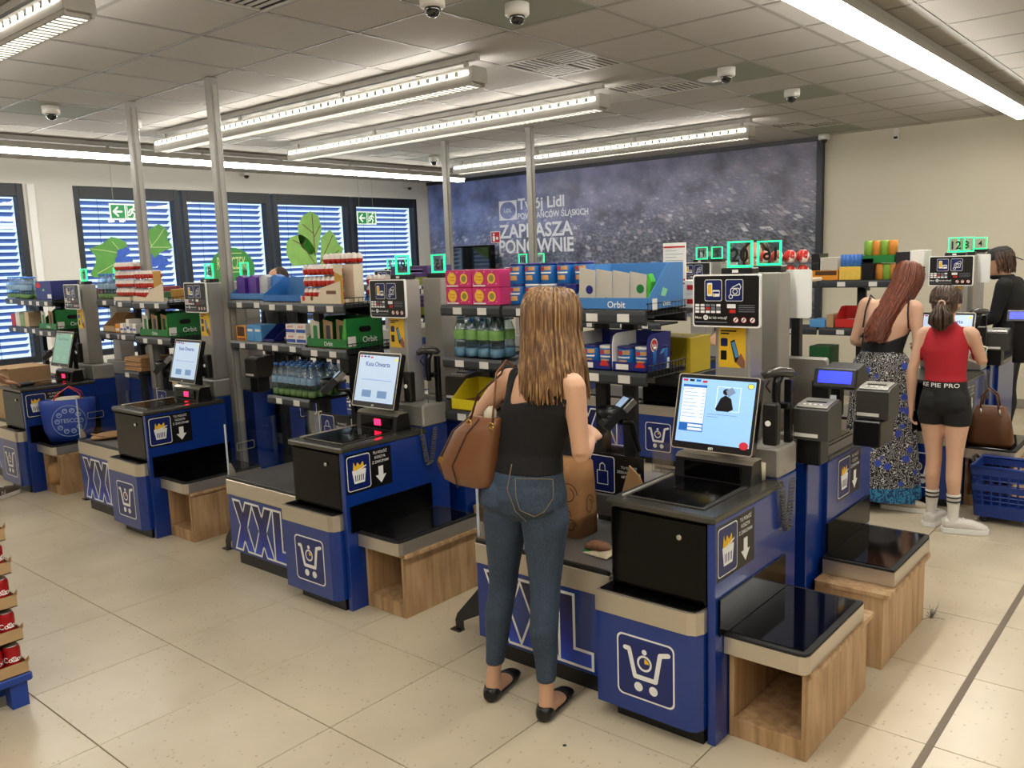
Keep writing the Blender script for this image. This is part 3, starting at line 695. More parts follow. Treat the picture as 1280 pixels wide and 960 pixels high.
        for x in (.187, .22, .256): mb.poly(circ(x, .03, .0115, 14), q, 2); mb.ring(circ(x, .03, .0115, 14), circ(x, .03, .0095, 14), q, 5, .0004); mb.stroke([(x-.004, .026), (x+.003, .035)], .004, q, 0, .0004)
        return mb
    if s > 0: obj('sign_face', cm(('sign_face',), face, [BLACK, DBLUE, WHITE, YEL, mat('print_grey', '#6f7480', .5), RED]), None, ps)
    if s > 0:
        def post():
            mb = MB(); mp = front(-.292, .56, 1.265); mb.poly([(0, 0), (.115, 0), (.115, .162), (0, .162)], mp, 0, .0008)
            mb.poly(rrect(.008, .038, .085, .118, .006), mp, 1, .0014); mb.poly(rrect(.011, .035, .088, .115, .004), mp, 2, .0018); mb.poly(rrect(.008, .034, .03, .068, .003), mp, 1, .0014)
            mb.poly([(.05, .105), (.068, .114), (.092, .03), (.07, .02)], mp, 1, .0014); mb.poly([(.055, .1), (.068, .106), (.086, .045), (.072, .04)], mp, 3, .0018); mb.poly([(.075, .02), (.098, .0), (.113, 0), (.112, .03), (.095, .06)], mp, 4, .0016)
            for k2 in range(2): mb.poly([(.008, .15-k2*.01), (.075-k2*.03, .15-k2*.01), (.075-k2*.03, .144-k2*.01), (.008, .144-k2*.01)], mp, 1, .0014)
            return mb
        obj('phone_poster', cm(('phone_poster',), post, [YEL, BLACK, DBLUE, LBLUE, mat('skin_print', '#8d5c45', .6)]), None, colu)
    # number lamp
    nb = P('lamp_base', lambda: MB().box(-.298, -.165, .585, .655, 1.636, 1.662, .004), BLACK)
    P('base_label', lambda: MB().box(-.248, -.222, .5845, .586, 1.643, 1.655), PAPER, nb)
    P('number_plate', lambda: MB().box(-.281, -.181, .617, .623, 1.662, 1.765), ACR)
    def edges():
        mb = MB(); z0, z1, x0, x1 = 1.663, 1.767, -.284, -.178; w = .006
        mb.box(x0, x1, .615, .625, z1-w, z1); mb.box(x0, x1, .615, .625, z0, z0+w*1.4); mb.box(x0, x0+w, .615, .625, z0, z1); mb.box(x1-w, x1, .615, .625, z0, z1); return mb
    P('lit_edge', edges, EDGE)
    d = MB().text(num, .056, (front if s > 0 else backf)(-.231, .6145*s if s > 0 else -.6145, 1.686), 0, 0, 'c', bold=.022); obj('digits', d, DIG, t)
    # customer screen
    if detail > 0:
        M = Matrix.Translation((-.217, .385, 1.105)) @ Matrix.Rotation(math.radians(-15), 4, 'X')
        w2, h2 = .172, .15
        def body(): return MB().prism(rrect(-w2, w2, -h2, h2, .012), 'y', -.012, .02).xf(M)
        sb = P('screen_body', body, BLACK if s > 0 else GREYP); P('screen_bezel', lambda: (lambda mb: (mb.ring(rrect(-w2, w2, -h2, h2, .012), rrect(-w2+.004, w2-.004, -h2+.004, h2-.004, .01), lambda a, b_, o=0: (a, -.0125, b_)), mb)[1])(MB()).xf(M), STEEL, sb)
        P('screen_neck', lambda: MB().tube([(-.217, .47, .93), (-.217, .47, 1.05), (-.217, .41, 1.1)], .02, 8), BLACK)
        P('screen_foot', lambda: MB().box(-.27, -.165, .44, .52, .84, .93, .006), GREYP)
        P('card_reader', lambda: MB().box(-.035, .022, .40, .44, 1.0, 1.16, .006), BLACK); P('reader_mark', lambda: MB().cyl((-.012, .40, 1.085), (-.012, .397, 1.085), .011, 14), WHITE)
        if s > 0: screen_ui(t, sb, screen, M, w2, h2)
        if s > 0: P('card_terminal_arm', lambda: MB().tube([(-.74, .66, .84), (-.74, .6, .98), (-.745, .52, 1.0)], .014, 8), BLACK)
    return t

SCR = {}
def em(name, col, e): return mat(name, col, .3, emit=e*.62, var=.01)
def screen_ui(t, sb, kind, M, w2, h2):
    mats = {'open': [em('ui_pale', '#bcd2ee', .55), em('ui_text', '#1c4f93', .3), em('ui_button', '#6f95c4', .45), em('ui_red', '#c8303a', .4), em('ui_yellow', '#f0e24a', .5), BLACK, WHITE],
            'list': [em('ui_sky', '#8fbdf0', .75), em('ui_blue', '#1d63b8', .55), em('ui_card', '#d5e3f7', .7), em('ui_red', '#c8303a', .4), em('ui_yellow', '#f0e24a', .5), em('ui_dark', '#15151c', .05), em('ui_line', '#7f95b5', .4)],
            'green': [em('ui_teal', '#7fae9d', .3), em('ui_text2', '#4e7a70', .2), em('ui_button2', '#8fb5a8', .3), em('ui_red', '#c8303a', .4), em('ui_yellow', '#f0e24a', .5), BLACK, WHITE]}[kind]
    k = (kind,)
    if k not in SCR:
        mb = MB(); x0, x1, y0, y1 = -w2+.016, w2-.016, -h2+.03, h2-.018; W_, H_ = x1-x0, y1-y0
        mp = lambda a, b_, o=0: tuple(M @ Vector((x0+a*W_, -.013-o, y0+b_*H_)))
        mb.poly([(0, 0), (1, 0), (1, 1), (0, 1)], mp, 0, 0)
        R = lambda a, b_, c, d, mi, o=.0005: mb.poly([(a, b_), (c, b_), (c, d), (a, d)], mp, mi, o)
        for j, cc in enumerate((3, 5, 1, 3)): R(.02+j*.09, .95-.01*(j == 3), .085+j*.09, .985-.01*(j == 3), cc)
        if kind == 'list':
            R(.03, .17, .36, .9, 1); R(.034, .3, .356, .86, 2, .0008)
            for j in range(9): R(.05, .83-j*.055, .2+(j % 3)*.03, .838-j*.055, 6, .0011); R(.3, .83-j*.055, .345, .838-j*.055, 6, .0011)
            R(.15, .24, .35, .28, 2, .0008); R(.15, .185, .35, .225, 2, .0008)
            R(.5, .52, .82, .9, 2); R(.51, .53, .81, .89, 0, .0008)
            mb.poly([(.5, .55), (.56, .72), (.62, .77), (.7, .72), (.74, .56), (.68, .52), (.52, .52)], mp, 5, .0011); mb.poly(circ(.63, .82, .05, 12), mp, 5, .0011); mb.poly([(.62, .84), (.7, .9), (.75, .82), (.66, .74)], mp, 6, .0014)
            R(.4, .46, .8, .468, 6); R(.4, .42, .55, .428, 6)
            mb.poly(circ(.94, .93, .045, 16), mp, 4, .0008); mb.ring(circ(.94, .93, .045, 16), circ(.94, .93, .036, 16), mp, 1, .0011)
            mb.poly(circ(.93, .03, .06, 16), mp, 3, .0008)
        else:
            mb.text('Kasa Otwarta', .1, lambda a, b_, o=0: mp(a, b_, o), .5, .77, 'c', 1, .0006, wide=.82)
            R(.12, .47, .9, .48, 2); R(.18, .1, .42, .25, 2); R(.58, .1, .82, .25, 2)
            mb.poly(circ(.95, .93, .035, 12), mp, 4, .0008)
        me = mb.mesh('screen_picture'); [me.materials.append(q) for q in mats]; SCR[k] = me
    obj('screen_picture', SCR[k], None, sb)
    if ('logo',) not in SCR:
        mb = MB(); mb.text('ɛn' if False else 'en', .016, lambda a, b_, o=0: tuple(M @ Vector((a, -.0128, b_))), 0, -h2+.008, 'c'); me = mb.mesh('screen_logo'); me.materials.append(WHITE); SCR[('logo',)] = me
    obj('screen_logo', SCR[('logo',)], None, sb)

def packing_table(X, Yf, label, s=1, glass=True, bagsign=True):
    t = thing('packing_table', label, 'packing table', (X, Yf, 0), group='XXL packing tables')
    def P(name, fn, mats, parent=None): return obj(name, cm(('pt_'+name, s), lambda: fn() if s > 0 else fn().flipy(), mats), None, parent or t)
    P('front_panel', lambda: MB().box(-1.165, -.468, 0, .55, .08, .42, .002), BLUE); P('plinth', lambda: MB().box(-1.125, -.47, .025, .53, 0, .08), BLACK)
    P('steel_band', lambda: MB().box(-1.168, -.468, -.004, .555, .42, .51, .003), STEEL)
    def xxl():
        mb = MB(); mp = front(-1.118, -.0, .105); h = .285
        def X_(x, w, tk, e, mi, o):
            for a, c in ((x, x+w-tk), (x+w-tk, x)):
                dx = (c-a)/h*e
                mb.poly([(a-e-dx, -e), (a+tk+e-dx, -e), (c+tk+e+dx, h+e), (c-e+dx, h+e)], mp, mi, o)
        def L_(x, w, tk, e, mi, o):
            mb.poly([(x-e, -e), (x+tk+e, -e), (x+tk+e, h+e), (x-e, h+e)], mp, mi, o); mb.poly([(x-e, -e), (x+w+e, -e), (x+w+e, tk*.9+e), (x-e, tk*.9+e)], mp, mi, o+.0001)
        for mi, e, o in ((0, .011, .0012), (1, -.001, .002)):
            X_(.01, .185, .062, e, mi, o); X_(.2, .185, .062, e, mi, o+.0003); L_(.405, .155, .066, e, mi, o)
        return mb
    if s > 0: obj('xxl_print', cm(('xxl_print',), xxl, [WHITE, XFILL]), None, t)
    tp = P('table_top', lambda: MB().box(-1.155, -.47, .012, .55, .51, .52, .002), DSTEEL)
    P('edge_rail', lambda: MB().box(-1.165, -.468, -.003, .011, .51, .53, .003), BLACK, tp)
    if glass:
        g = P('side_glass', lambda: MB().box(-1.163, -1.157, .02, .575, .53, .83), GLASS)
        P('glass_edge', lambda: MB().box(-1.166, -1.154, .012, .02, .53, .832, .002), mat('glass_edge', '#b9c3cf', .2, .1), g)
        P('outline_ring', lambda: (lambda mb: (mb.ring(rrect(0, .12, 0, .05, .01), rrect(.004, .116, .004, .046, .008), right(-1.1565, .08, .66)), mb)[1])(MB()), STEEL, g)  # thin rounded outline lying flat on the side glass
        P('glass_clip', lambda: MB().prism([(.02, .53), (.05, .53), (.05, .55), (.028, .6), (.02, .6)], 'x', -1.157, -1.145), STEEL, g)
        P('back_glass', lambda: MB().box(-1.157, -.75, .57, .576, .53, .83), GLASS)
    if bagsign:
        bs = P('bag_sign', lambda: MB().prism(rrect(-.905, -.62, .665, .85, .004), 'y', .5, .508), BLACK)
        def face():
            mb = MB(); m2 = front(-.897, .5, .672); tile_frame(mb, m2, .13, 0, 1, .168)
            q = front(-.897, .498, .672); mb.ring([(.035, .035), (.095, .035), (.095, .1), (.035, .1)], [(.038, .038), (.092, .038), (.092, .097), (.038, .097)], q, 1); mb.stroke([(.05, .1), (.052, .125), (.065, .135), (.078, .125), (.08, .1)], .004, q, 1)
            for k, w in enumerate(('TU ODŁÓŻ', 'ZESKANOWANE', 'ARTYKUŁY')): mb.text(w, .012, q, .205, .12-k*.021, 'c', 1)
            return mb
        obj('sign_print', cm(('bagface',), face, [DBLUE, WHITE]), None, bs)
        P('sign_post', lambda: MB().box(-.915, -.905, .5, .52, .52, .855, .002), mat('post_white', '#d8cfbe', .5), bs); P('bag_rack', lambda: MB().box(-.895, -.64, .5, .55, .56, .66, .004), DSTEEL)
    return t

def scale_shelf(X, Yf, s, label):
    t = thing('basket_scale', label, 'scale', (X, Yf, 0), group='basket scales')
    def P(name, fn, mats): return obj(name, cm(('sc_'+name, s), lambda: fn() if s > 0 else fn().flipy(), mats), None, t)
    P('weigh_body', lambda: MB().prism([(.003, .01), (.27, .01), (.292, .018), (.3, .04), (.3, .57), (.003, .57)], 'z', .33, .392), STEEL)
    P('rim', lambda: MB().prism([(.003, .012), (.268, .012), (.29, .02), (.298, .042), (.298, .568), (.003, .568)], 'z', .392, .402), RUBBER)
    P('glass_plate', lambda: MB().box(.012, .278, .035, .552, .402, .405, .001), mat('scale_glass', '#050506', .07, spec=.5))
    P('back_plate', lambda: MB().box(.002, .01, -.03, .53, .406, .54, .001), GLOSSBK)
    return t
def wood_stand(X, Yf, s, label):
    t = thing('wooden_stand', label, 'stand', (X, Yf, 0), group='wooden stands')
    def P(name, fn): return obj(name, cm(('ws_'+name, s), lambda: fn() if s > 0 else fn().flipy(), WOOD), None, t)
    P('side_board', lambda: MB().box(.004, .022, .05, .66, 0, .31, .001)); obj('side_board', cm(('ws_side2', s), lambda: MB().box(.268, .286, .05, .66, 0, .31, .001) if s > 0 else MB().box(.268, .286, .05, .66, 0, .31, .001).flipy(), WOOD), None, t)
    P('back_board', lambda: MB().box(.022, .268, .642, .66, 0, .31, .001)); P('bottom_board', lambda: MB().box(.022, .268, .05, .642, .055, .073, .001)); P('kick_board', lambda: MB().box(.022, .268, .052, .07, 0, .055, .001))
    P('top_board', lambda: MB().prism(rrect(.002, .31, .045, .668, .01, 3), 'z', .31, .328))
    return t

FR = [('20 beside the woman in jeans', 'behind the legs of the woman in jeans', 'the nearest one, at the lower right', 'the nearest one, front right'),
      ('19 showing Kasa Otwarta, left of the woman', 'in the middle of the picture, left of the woman', 'beside the brown handbag, second nearest', 'second nearest, with a black bracket beside it'),
      ('18, third from the right with reflections on its front', 'third from the right with a paper bag on top', 'third nearest, between two blue tills', 'third nearest, in the left half of the picture'),
      ('17 at the far left edge by the printed blue bag', 'farthest left, beside the standing shopper', 'carrying the printed blue shopping bag', 'farthest left, with crumpled paper stuffed inside')]
BK = ['with reversed lit number 16 beside number 20', 'with reversed lit number 15 above the chewing lolly boxes', 'with small reversed 14 before the round green sticker', 'farthest left among those turned to the windows']
SR = ['12 used by the girl in red', '11 glimpsed behind the tall leaflet', '10 hidden behind the woman with brown hair', '9 behind the Kasa Otwarta till']
scr = {0: 'list', 1: 'open', 2: 'open', 3: 'green'}
for k in range(4):
    X = UX[k]; Yb = YA+2*MID
    checkout(str(20-k), X, YA, 1, 'blue black self checkout number '+FR[k][0], scr[k], k > 0)
    packing_table(X, YA, 'blue XXL packing table '+FR[k][1])
    scale_shelf(X, YA, 1, 'black glass basket scale, '+FR[k][2])
    wood_stand(X, YA, 1, 'open-fronted oak stand, '+FR[k][3])
    checkout(str(16-k), X, Yb, -1, 'self checkout turned away '+BK[k], detail=2 if k == 0 else 1)
    packing_table(X, Yb, 'rear of a blue packing table behind '+['the Orbit shelf and till 20', 'the egg shelf and till 19', 'the stacked white eggs and till 18', 'the navy carton and till 17'][k], s=-1, glass=False, bagsign=False)
    if k < 2:
        scale_shelf(X, Yb, -1, ['rear basket scale on the closed oak box at the right', 'rear basket scale hidden behind the lolly shelf'][k])
        wood_stand(X, Yb, -1, ['oak stand showing its closed back and side at the right', 'closed back of an oak stand behind the lolly shelf'][k])
    checkout(str(12-k), X, YB, 1, 'second row self checkout number '+SR[k], 'open', False, detail=1 if k == 0 else 0)
    packing_table(X, YB, 'second row XXL table '+['behind the woman in the long skirt', 'seen through the shelf beside the card terminal', 'behind the woman in jeans', 'behind the water bottles of till 19'][k], glass=False, bagsign=False)
    checkout(str(8-k), X, YB+2*MID, -1, 'second row checkout turned away '+['with lit number 8 above the red girl', 'in line behind the tall leaflet', 'in line behind the lettering post', 'farthest left of its row'][k], detail=0)
scale_shelf(UX[0], YB, 1, 'basket scale under the brown handbag at the right edge')
wood_stand(UX[0], YB, 1, 'oak stand behind the blue basket trolley at the right edge')
# ------------------------------------------------------------ till accessories
PRN = mat('printer_grey', '#3a3834', .5, var=.05); LCD = mat('lcd_blue', '#2a36ff', .3, emit=1.6, var=.02)
COIL = mat('cord_grey', '#5c5850', .5)
def hand_scanner(X, Yf, label):
    t = thing('hand_scanner', label, 'scanner', (X, Yf, 0), group='hand scanners')
    obj('stand_pole', cm(('hs_pole',), lambda: MB().box(-.058, -.028, .655, .68, .96, 1.215, .003), BLACK), None, t)
    g = obj('scanner_grip', cm(('hs_grip',), lambda: MB().tube([(-.075, .63, 1.08), (-.08, .63, 1.15), (-.08, .635, 1.2), (-.07, .64, 1.235)], [.014, .017, .017, .02], 10), BLACK), None, t)
    obj('scanner_head', cm(('hs_head',), lambda: MB().tube([(-.125, .60, 1.232), (-.105, .61, 1.243), (-.07, .635, 1.25), (-.03, .66, 1.243), (-.02, .667, 1.235)], [.018, .026, .029, .026, .012], 12, flat=.75), mat('scanner_shell', '#4a4744', .25, .3)), None, t)
    obj('scanner_trigger', cm(('hs_trig',), lambda: MB().tube([(-.10, .615, 1.215), (-.112, .607, 1.19), (-.098, .618, 1.165)], .004, 6), BLACK), None, g)
    obj('cradle', cm(('hs_cr',), lambda: MB().box(-.095, -.03, .63, .672, 1.10, 1.125, .004), BLACK), None, t)
    def cord():
        mb = MB(); p = [(-.075, .63, 1.08), (-.06, .6, .98), (-.02, .58, .86)]
        mb.tube(p, .0025, 5)
        def hel(a, b_, n):
            q = []
            for i in range(n*8+1):
                f_ = i/(n*8); an = i*math.pi/4; c = a.lerp(b_, f_); q.append((c.x+.011*math.cos(an), c.y+.011*math.sin(an), c.z+.003*math.sin(an)))
            return q
        pts = hel(Vector((.018, .57, .84)), Vector((.022, .53, .665)), 14)+hel(Vector((.022, .53, .66)), Vector((.02, .5, .65)), 3)+hel(Vector((.02, .495, .66)), Vector((.018, .47, .82)), 14)
        mb.tube(pts, .0028, 5); mb.tube([(.018, .47, .82), (-.01, .49, .845), (-.035, .56, .845)], .0025, 5)
        return mb
    obj('coiled_cord', cm(('hs_cord',), cord, COIL), None, t)
    return t
def printer(X, Y, z, label, key='a'):
    t = thing('receipt_printer', label, 'printer', (X, Y, z), group='receipt printers')
    obj('casing', cm(('rp_case',), lambda: MB().prism([(0, 0), (0, .125), (.03, .138), (.12, .148), (.15, .145), (.155, 0)], 'x', 0, .14), PRN), None, t)
    obj('lid', cm(('rp_lid',), lambda: MB().prism([(.012, .1305), (.03, .139), (.12, .149), (.148, .1465), (.148, .15), (.118, .153), (.028, .143), (.01, .1345)], 'x', .008, .132), mat('printer_lid', '#8b8880', .35, .2)), None, t)
    obj('paper_slot', cm(('rp_slot',), lambda: MB().box(.03, .11, .06, .075, .1455, .15), BLACK), None, t)
    for i in range(4): obj('button', cm(('rp_b', i), lambda: MB().cyl((.035+i*.022, .028, .138), (.035+i*.022, .0275, .145), .006, 8), PAPER), None, t)
    obj('sticker', cm(('rp_st',), lambda: MB().box(.004, .1, -.0012, 0, .012, .027), PAPER), None, t)
    return t
for k in range(3):
    X = UX[k]; L = ['number 20, nearest', 'number 19, left of the woman', 'number 18'][k]
    if k < 2: hand_scanner(X, YA, 'black hand scanner in a cradle at till '+L)
    px = printer(X-.045, YA+.725, .963, 'boxy dark receipt printer beside the column of till '+L)
    obj('bracket', cm(('rp_br',), lambda: MB().box(.0, .1, .03, .13, -.11, -.003, .006), BLACK), None, px)
    if k == 0:
        p2 = printer(X+.02, YA+1.28, .963, 'dark receipt printer farther back, in front of the long skirt'); obj('bracket', cm(('rp_br2',), lambda: MB().box(.0, .12, -.04, .16, -.12, -.003, .006), BLACK), None, p2)
    t = thing('customer_display', ['small bright blue customer display before the long skirt', 'tiny blue customer display by the water bottles', 'blue customer display at till 18'][k], 'display', (X-.02, YA+.9, .96), group='customer displays')
    M = Matrix.Translation((.08, 0, .235)) @ Matrix.Rotation(math.radians(-18), 4, 'X')
    obj('casing', MB().box(-.088, .088, -.012, .022, -.042, .042, .006).xf(M), BLACK, t); obj('lcd', MB().box(-.068, .068, -.0135, -.012, -.022, .028).xf(M), LCD, t)
    obj('hood', MB().prism([(.02, .2), (.02, .275), (.1, .29), (.15, .22)], 'x', .03, .165), BLACK, t); obj('pedestal', MB().box(-.02, .05, .0, .04, -.0, .22, .004), BLACK, t)
    obj('note', MB().box(.06, .085, -.004, -.001, .10, .165), mat('note_print', '#cfd6dd', .6, var=.4, scale=60), t)
# paper rolls behind the scanner
RP = mat('roll_paper', '#cfc5ae', .8)
def roll(px, py, Y, r, h, label, z=.9605):
    p = W(px, py, Y); t = thing('till_roll', label, 'paper roll', (p.x, p.y, z), group='till rolls')
    obj('paper', MB().lathe([(r*.28, 0), (r, 0), (r, h), (r*.28, h)], 24), RP, t); obj('core', MB().lathe([(r*.12, h-.004), (r*.3, h-.004), (r*.3, h+.001), (r*.12, h+.001)], 14), KRAFT, t)
p = roll(946, 596, 3.09, .034, .062, 'upright till roll on the counter right of the screen 20', .8405)
p = roll(884, 583, 3.06, .03, .055, 'upright till roll under the screen of till 20', .8405)
roll(468, 525, 3.07, .03, .045, 'upright till roll under the Kasa Otwarta screen', .8405); roll(486, 525, 3.075, .03, .045, 'till roll standing right of the first one on till 19', .8405)
# card terminals on the arms
TRM = mat('terminal_dark', '#17181b', .4); TSC = mat('terminal_screen', '#9fb7d6', .3, emit=.35)
for k in range(4):
    t = thing('card_terminal', ['card terminal with lit display between shelf and screen 20', 'card terminal left of the Kasa Otwarta screen', 'card terminal left of the screen at till 18', 'card terminal left of the greenish screen'][k], 'card terminal', (UX[k]-.745, YA+.515, 1.0), group='card terminals')
    M = Matrix.Rotation(math.radians(-35), 4, 'Z') @ Matrix.Rotation(math.radians(-48), 4, 'X')
    A = lambda key, fn, mt, par=None: obj(key, cm(('ct_'+key,), lambda: fn().xf(Matrix.Translation((0, -.02, .045)) @ M), mt), None, par or t)
    bd = A('body', lambda: MB().prism(rrect(-.042, .042, -.09, .09, .01), 'y', -.018, .018), TRM); A('screen', lambda: MB().box(-.03, .03, -.0195, -.018, .02, .075), TSC, bd)
    A('paper_cover', lambda: MB().box(.043, .052, -.012, .016, .02, .085, .002), DSTEEL, bd)
    for r in range(3):
        for c_ in range(3): obj('key', cm(('ct_key', r, c_), lambda: MB().box(-.03+c_*.022, -.014+c_*.022, -.021, -.018, -.07+r*.024, -.056+r*.024, .001).xf(Matrix.Translation((0, -.02, .045)) @ M), RAIL), None, bd)
    obj('privacy_shield', cm(('ct_shield',), lambda: MB().lathe([(.05, -.02), (.062, .0), (.062, .03), (.058, .03), (.056, .0), (.044, -.018)], 14).move((-.05, .0, .03)), BLACK), None, t)

# ------------------------------------------------------------ shelf racks
TAGM = mat('price_tag', '#d9d6cf', .6); TAGR = mat('price_tag_red', '#9a1d1b', .6)
def rack(label, bays, posts, zb=.0):
    """double sided rack; bay = x0, x1, yfront, depth, shelf heights, wire guard on the right"""
    x0 = min(b_[0] for b_ in bays); t = thing('shelf_rack', label, 'shelf rack', (x0, 3.0, 0), group='shelf racks'); o = Vector((x0, 3.0, 0))
    ztop = max(max(b_[4]) for b_ in bays)
    for (px, py, zl) in posts:
        ob = obj('upright', MB().box(px-.032-o.x, px+.032-o.x, py-.02-o.y, py+.02-o.y, zl, ztop-.03, .002), RACK, t)
    for (a, c, yf, d, zs, guard) in bays:
        for i, z in enumerate(zs):
            a_, c_, y0, y1 = a-o.x, c-o.x, yf-o.y, yf+d-o.y
            sh = obj('shelf', MB().box(a_, c_, y0+.01, y1, z-.018, z, .002), RACK, t)
            rl = obj('shelf_rail', MB().prism([(y0, z-.052), (y0-.006, z-.04), (y0-.006, z-.012), (y0+.002, z+.004), (y0+.012, z+.004), (y0+.012, z-.052)], 'x', a_, c_), RAIL, t)
            n = 2 if c-a > .3 else 1
            for j in range(n):
                xx = a_+(c-a)*(.3+.42*j); obj('price_tag', MB().box(xx-.03, xx+.03, y0-.0085, y0-.006, z-.043, z-.008), TAGM if (i+j) % 3 else (TAGR if i == 1 and j == 1 else TAGM), rl)
            if guard:
                w = MB()
                for q in range(12): yy = y0+.01+(y1-y0-.02)*q/11; w.tube([(c_+.004, yy, z-.02), (c_+.004, yy, z+.035)], .002, 4)
                for zz in (z-.02, z+.008, z+.035): w.tube([(c_+.004, y0, zz), (c_+.004, y1, zz)], .0025, 4)
                obj('wire_guard', w, WIRE, t)
        # bracket arms under the shelves
            obj('bracket', MB().prism([(y0+.03, z-.03), (y1-.02, z-.09), (y1-.02, z-.018), (y0+.03, z-.018)], 'x', (a_+c_)/2-.008, (a_+c_)/2+.008), RACK, t)
    return t
zA1, zA3 = 1.495, 1.484
A1 = (-3.2, -2.79, 3.2, .26); A2 = (-2.77, -2.36, 3.2, .26); A3 = (-2.29, -1.9, 3.12, .34)
zl1 = W(556, 447, 3.2).z; zl2 = W(560, 513, 3.2).z; zl3 = W(770, 466, 3.12).z
rack('dark rack with lolly boxes, nut tins and chewing gum right of centre', [A1+((zA1, zl1, zl2), False), A2+((zA1, zl1), False), A3+((zA3, zl3), True)],
     [(-3.0, 3.42, 0), (-2.57, 3.42, 0), (-2.33, 3.42, 0), (-2.17, 3.42, 0)])
B1 = (-5.25, -4.76, 3.2, .26); B2 = (-4.74, -4.3, 3.12, .34); B3 = (-4.28, -3.86, 3.08, .38)
zb = [W(269, 376, 3.2).z, W(313, 378.5, 3.12).z, W(361, 380, 3.08).z]; zc = [W(271, 425, 3.2).z, W(300, 427, 3.12).z, W(365, 434, 3.08).z]; zw = W(282, 487, 3.12).z
rack('dark rack with egg display and green gum box left of centre', [B1+((zb[0], zc[0]), False), B2+((zb[1], zc[1], zw), False), B3+((zb[2], zc[2]), True)], [(-5.0, 3.42, 0), (-4.55, 3.42, 0), (-4.22, 3.42, 0), (-3.98, 3.42, 0)])
def sh(b_, d, x0=None, x1=None): return (x0 if x0 else b_[0]-d, x1 if x1 else b_[1]-d, b_[2], b_[3])
Cb = [sh(B1, PITCH), sh(B2, PITCH, None, -6.46), sh(B3, PITCH, -6.37)]; Db = [sh(B1, 2*PITCH), sh(B2, 2*PITCH), sh(B3, 2*PITCH)]
zwc = W(108, 458, 3.12).z
rack('dark rack with stacked white and red eggs in the left part of the picture', [Cb[0]+((zb[0], zc[0]), False), Cb[1]+((zb[1], zc[1], zwc), False), Cb[2]+((zb[2], zc[2]), True)], [(-7.0, 3.42, 0), (-6.6, 3.42, 0), (-6.2, 3.42, 0), (-5.96, 3.42, 0)])
rack('dark rack with water packs at the far left edge', [Db[0]+((zb[0], zc[0]), False), Db[1]+((zb[1], zc[1]), False), Db[2]+((zb[2], zc[2]), True)], [(-9.0, 3.42, 0), (-8.5, 3.42, 0), (-8.2, 3.42, 0), (-7.95, 3.42, 0)])
# rear shelves of the islands (second side), carrying the goods seen above the front ones
for k in range(4):
    d = PITCH*k
    rack(['rear rack behind the chewing gum shelf and the tall leaflet', 'rear rack behind the egg display', 'rear rack behind the white eggs', 'rear rack behind the navy carton'][k],
         [(-3.18-d, -2.62-d, 3.50, .3, (1.47, 1.16), False), (-2.6-d, -1.92-d, 3.50, .3, (1.47, 1.16), False)], [(-2.9-d, 3.538, 0), (-2.25-d, 3.538, 0)])
    rack(['second row rack behind the redhead, with canned crisps and cartons', 'second row rack behind the tall leaflet', 'second row rack behind the brown haired woman', 'second row rack behind the Milka style boxes'][k].replace('Milka style', 'purple'),
         [(-3.18-d, -2.5-d-(.12 if k == 2 else 0), 6.66, .32, (1.47, 1.1, .78), False), (-2.48-d, -1.92-d, 6.66, .32, (1.47, 1.1), False)], [(-3.02-d, 6.95, 0), (-2.25-d, 6.95, 0)])
# ------------------------------------------------------------ goods on the racks
def carton(name, label, cat, x, y, z, w, d, h, body, decor=None, dm=None, group=None, rz=0, side=None):
    """closed carton, its front print a part of its own"""
    t = thing(name, label, cat, (x, y, z), rz, group)
    obj('box', MB().box(0, w, 0, d, 0, h, .002), body, t)
    if decor:
        mb = MB(); decor(mb, w, h, d); obj('print', mb, dm, t)
    return t
def tray(name, label, cat, x, y, z, w, d, hf, hb, col, inner=KRAFT, group=None, front_print=None, pm=None):
    """open display tray with sloping sides: low front, high back"""
    t = thing(name, label, cat, (x, y, z), 0, group); e = .004
    obj('base', MB().box(0, w, 0, d, 0, .006), inner, t); obj('front_wall', MB().box(0, w, 0, e, .0, hf, .001), col, t); obj('back_wall', MB().box(0, w, d-e, d, 0, hb, .001), col, t)
    for k, xx in enumerate((0, w-e)): obj('side_wall', MB().prism([(e, 0), (d-e, 0), (d-e, hb), (d*.55, hb), (e, hf)], 'x', xx, xx+e), col, t)
    if front_print: mb = MB(); front_print(mb, w, hf, d); obj('print', mb, pm, t)
    return t
# ---- eggs
EGW = mat('egg_foil_white', '#e7ddd4', .35, var=.05); EGR = mat('egg_foil_red', '#c02a1c', .35, var=.1)
eg = MB().lathe([(0.006, 0.0), (0.0144, 0.0044), (0.0194, 0.0165), (0.0204, 0.0275), (0.0198, 0.0352), (0.0168, 0.0473), (0.0108, 0.0572), (0.0036, 0.0616)], 9, mis=[1, 1, 1, 1, 0, 0, 0]); EGG = eg.mesh('chocolate_egg'); [EGG.materials.append(q) for q in (EGW, EGR)]
eg = MB().lathe([(0.006, 0.0), (0.0144, 0.0044), (0.0194, 0.0165), (0.0204, 0.0275), (0.0198, 0.0352), (0.0168, 0.0473), (0.0108, 0.0572), (0.0036, 0.0616)], 9, mis=[1, 1, 1, 0, 0, 0, 0]); EGG2 = eg.mesh('chocolate_egg'); [EGG2.materials.append(q) for q in (EGW, EGR)]
CLEAR = glassmat('clear_tray', (.95, .93, .92, 1), .05)
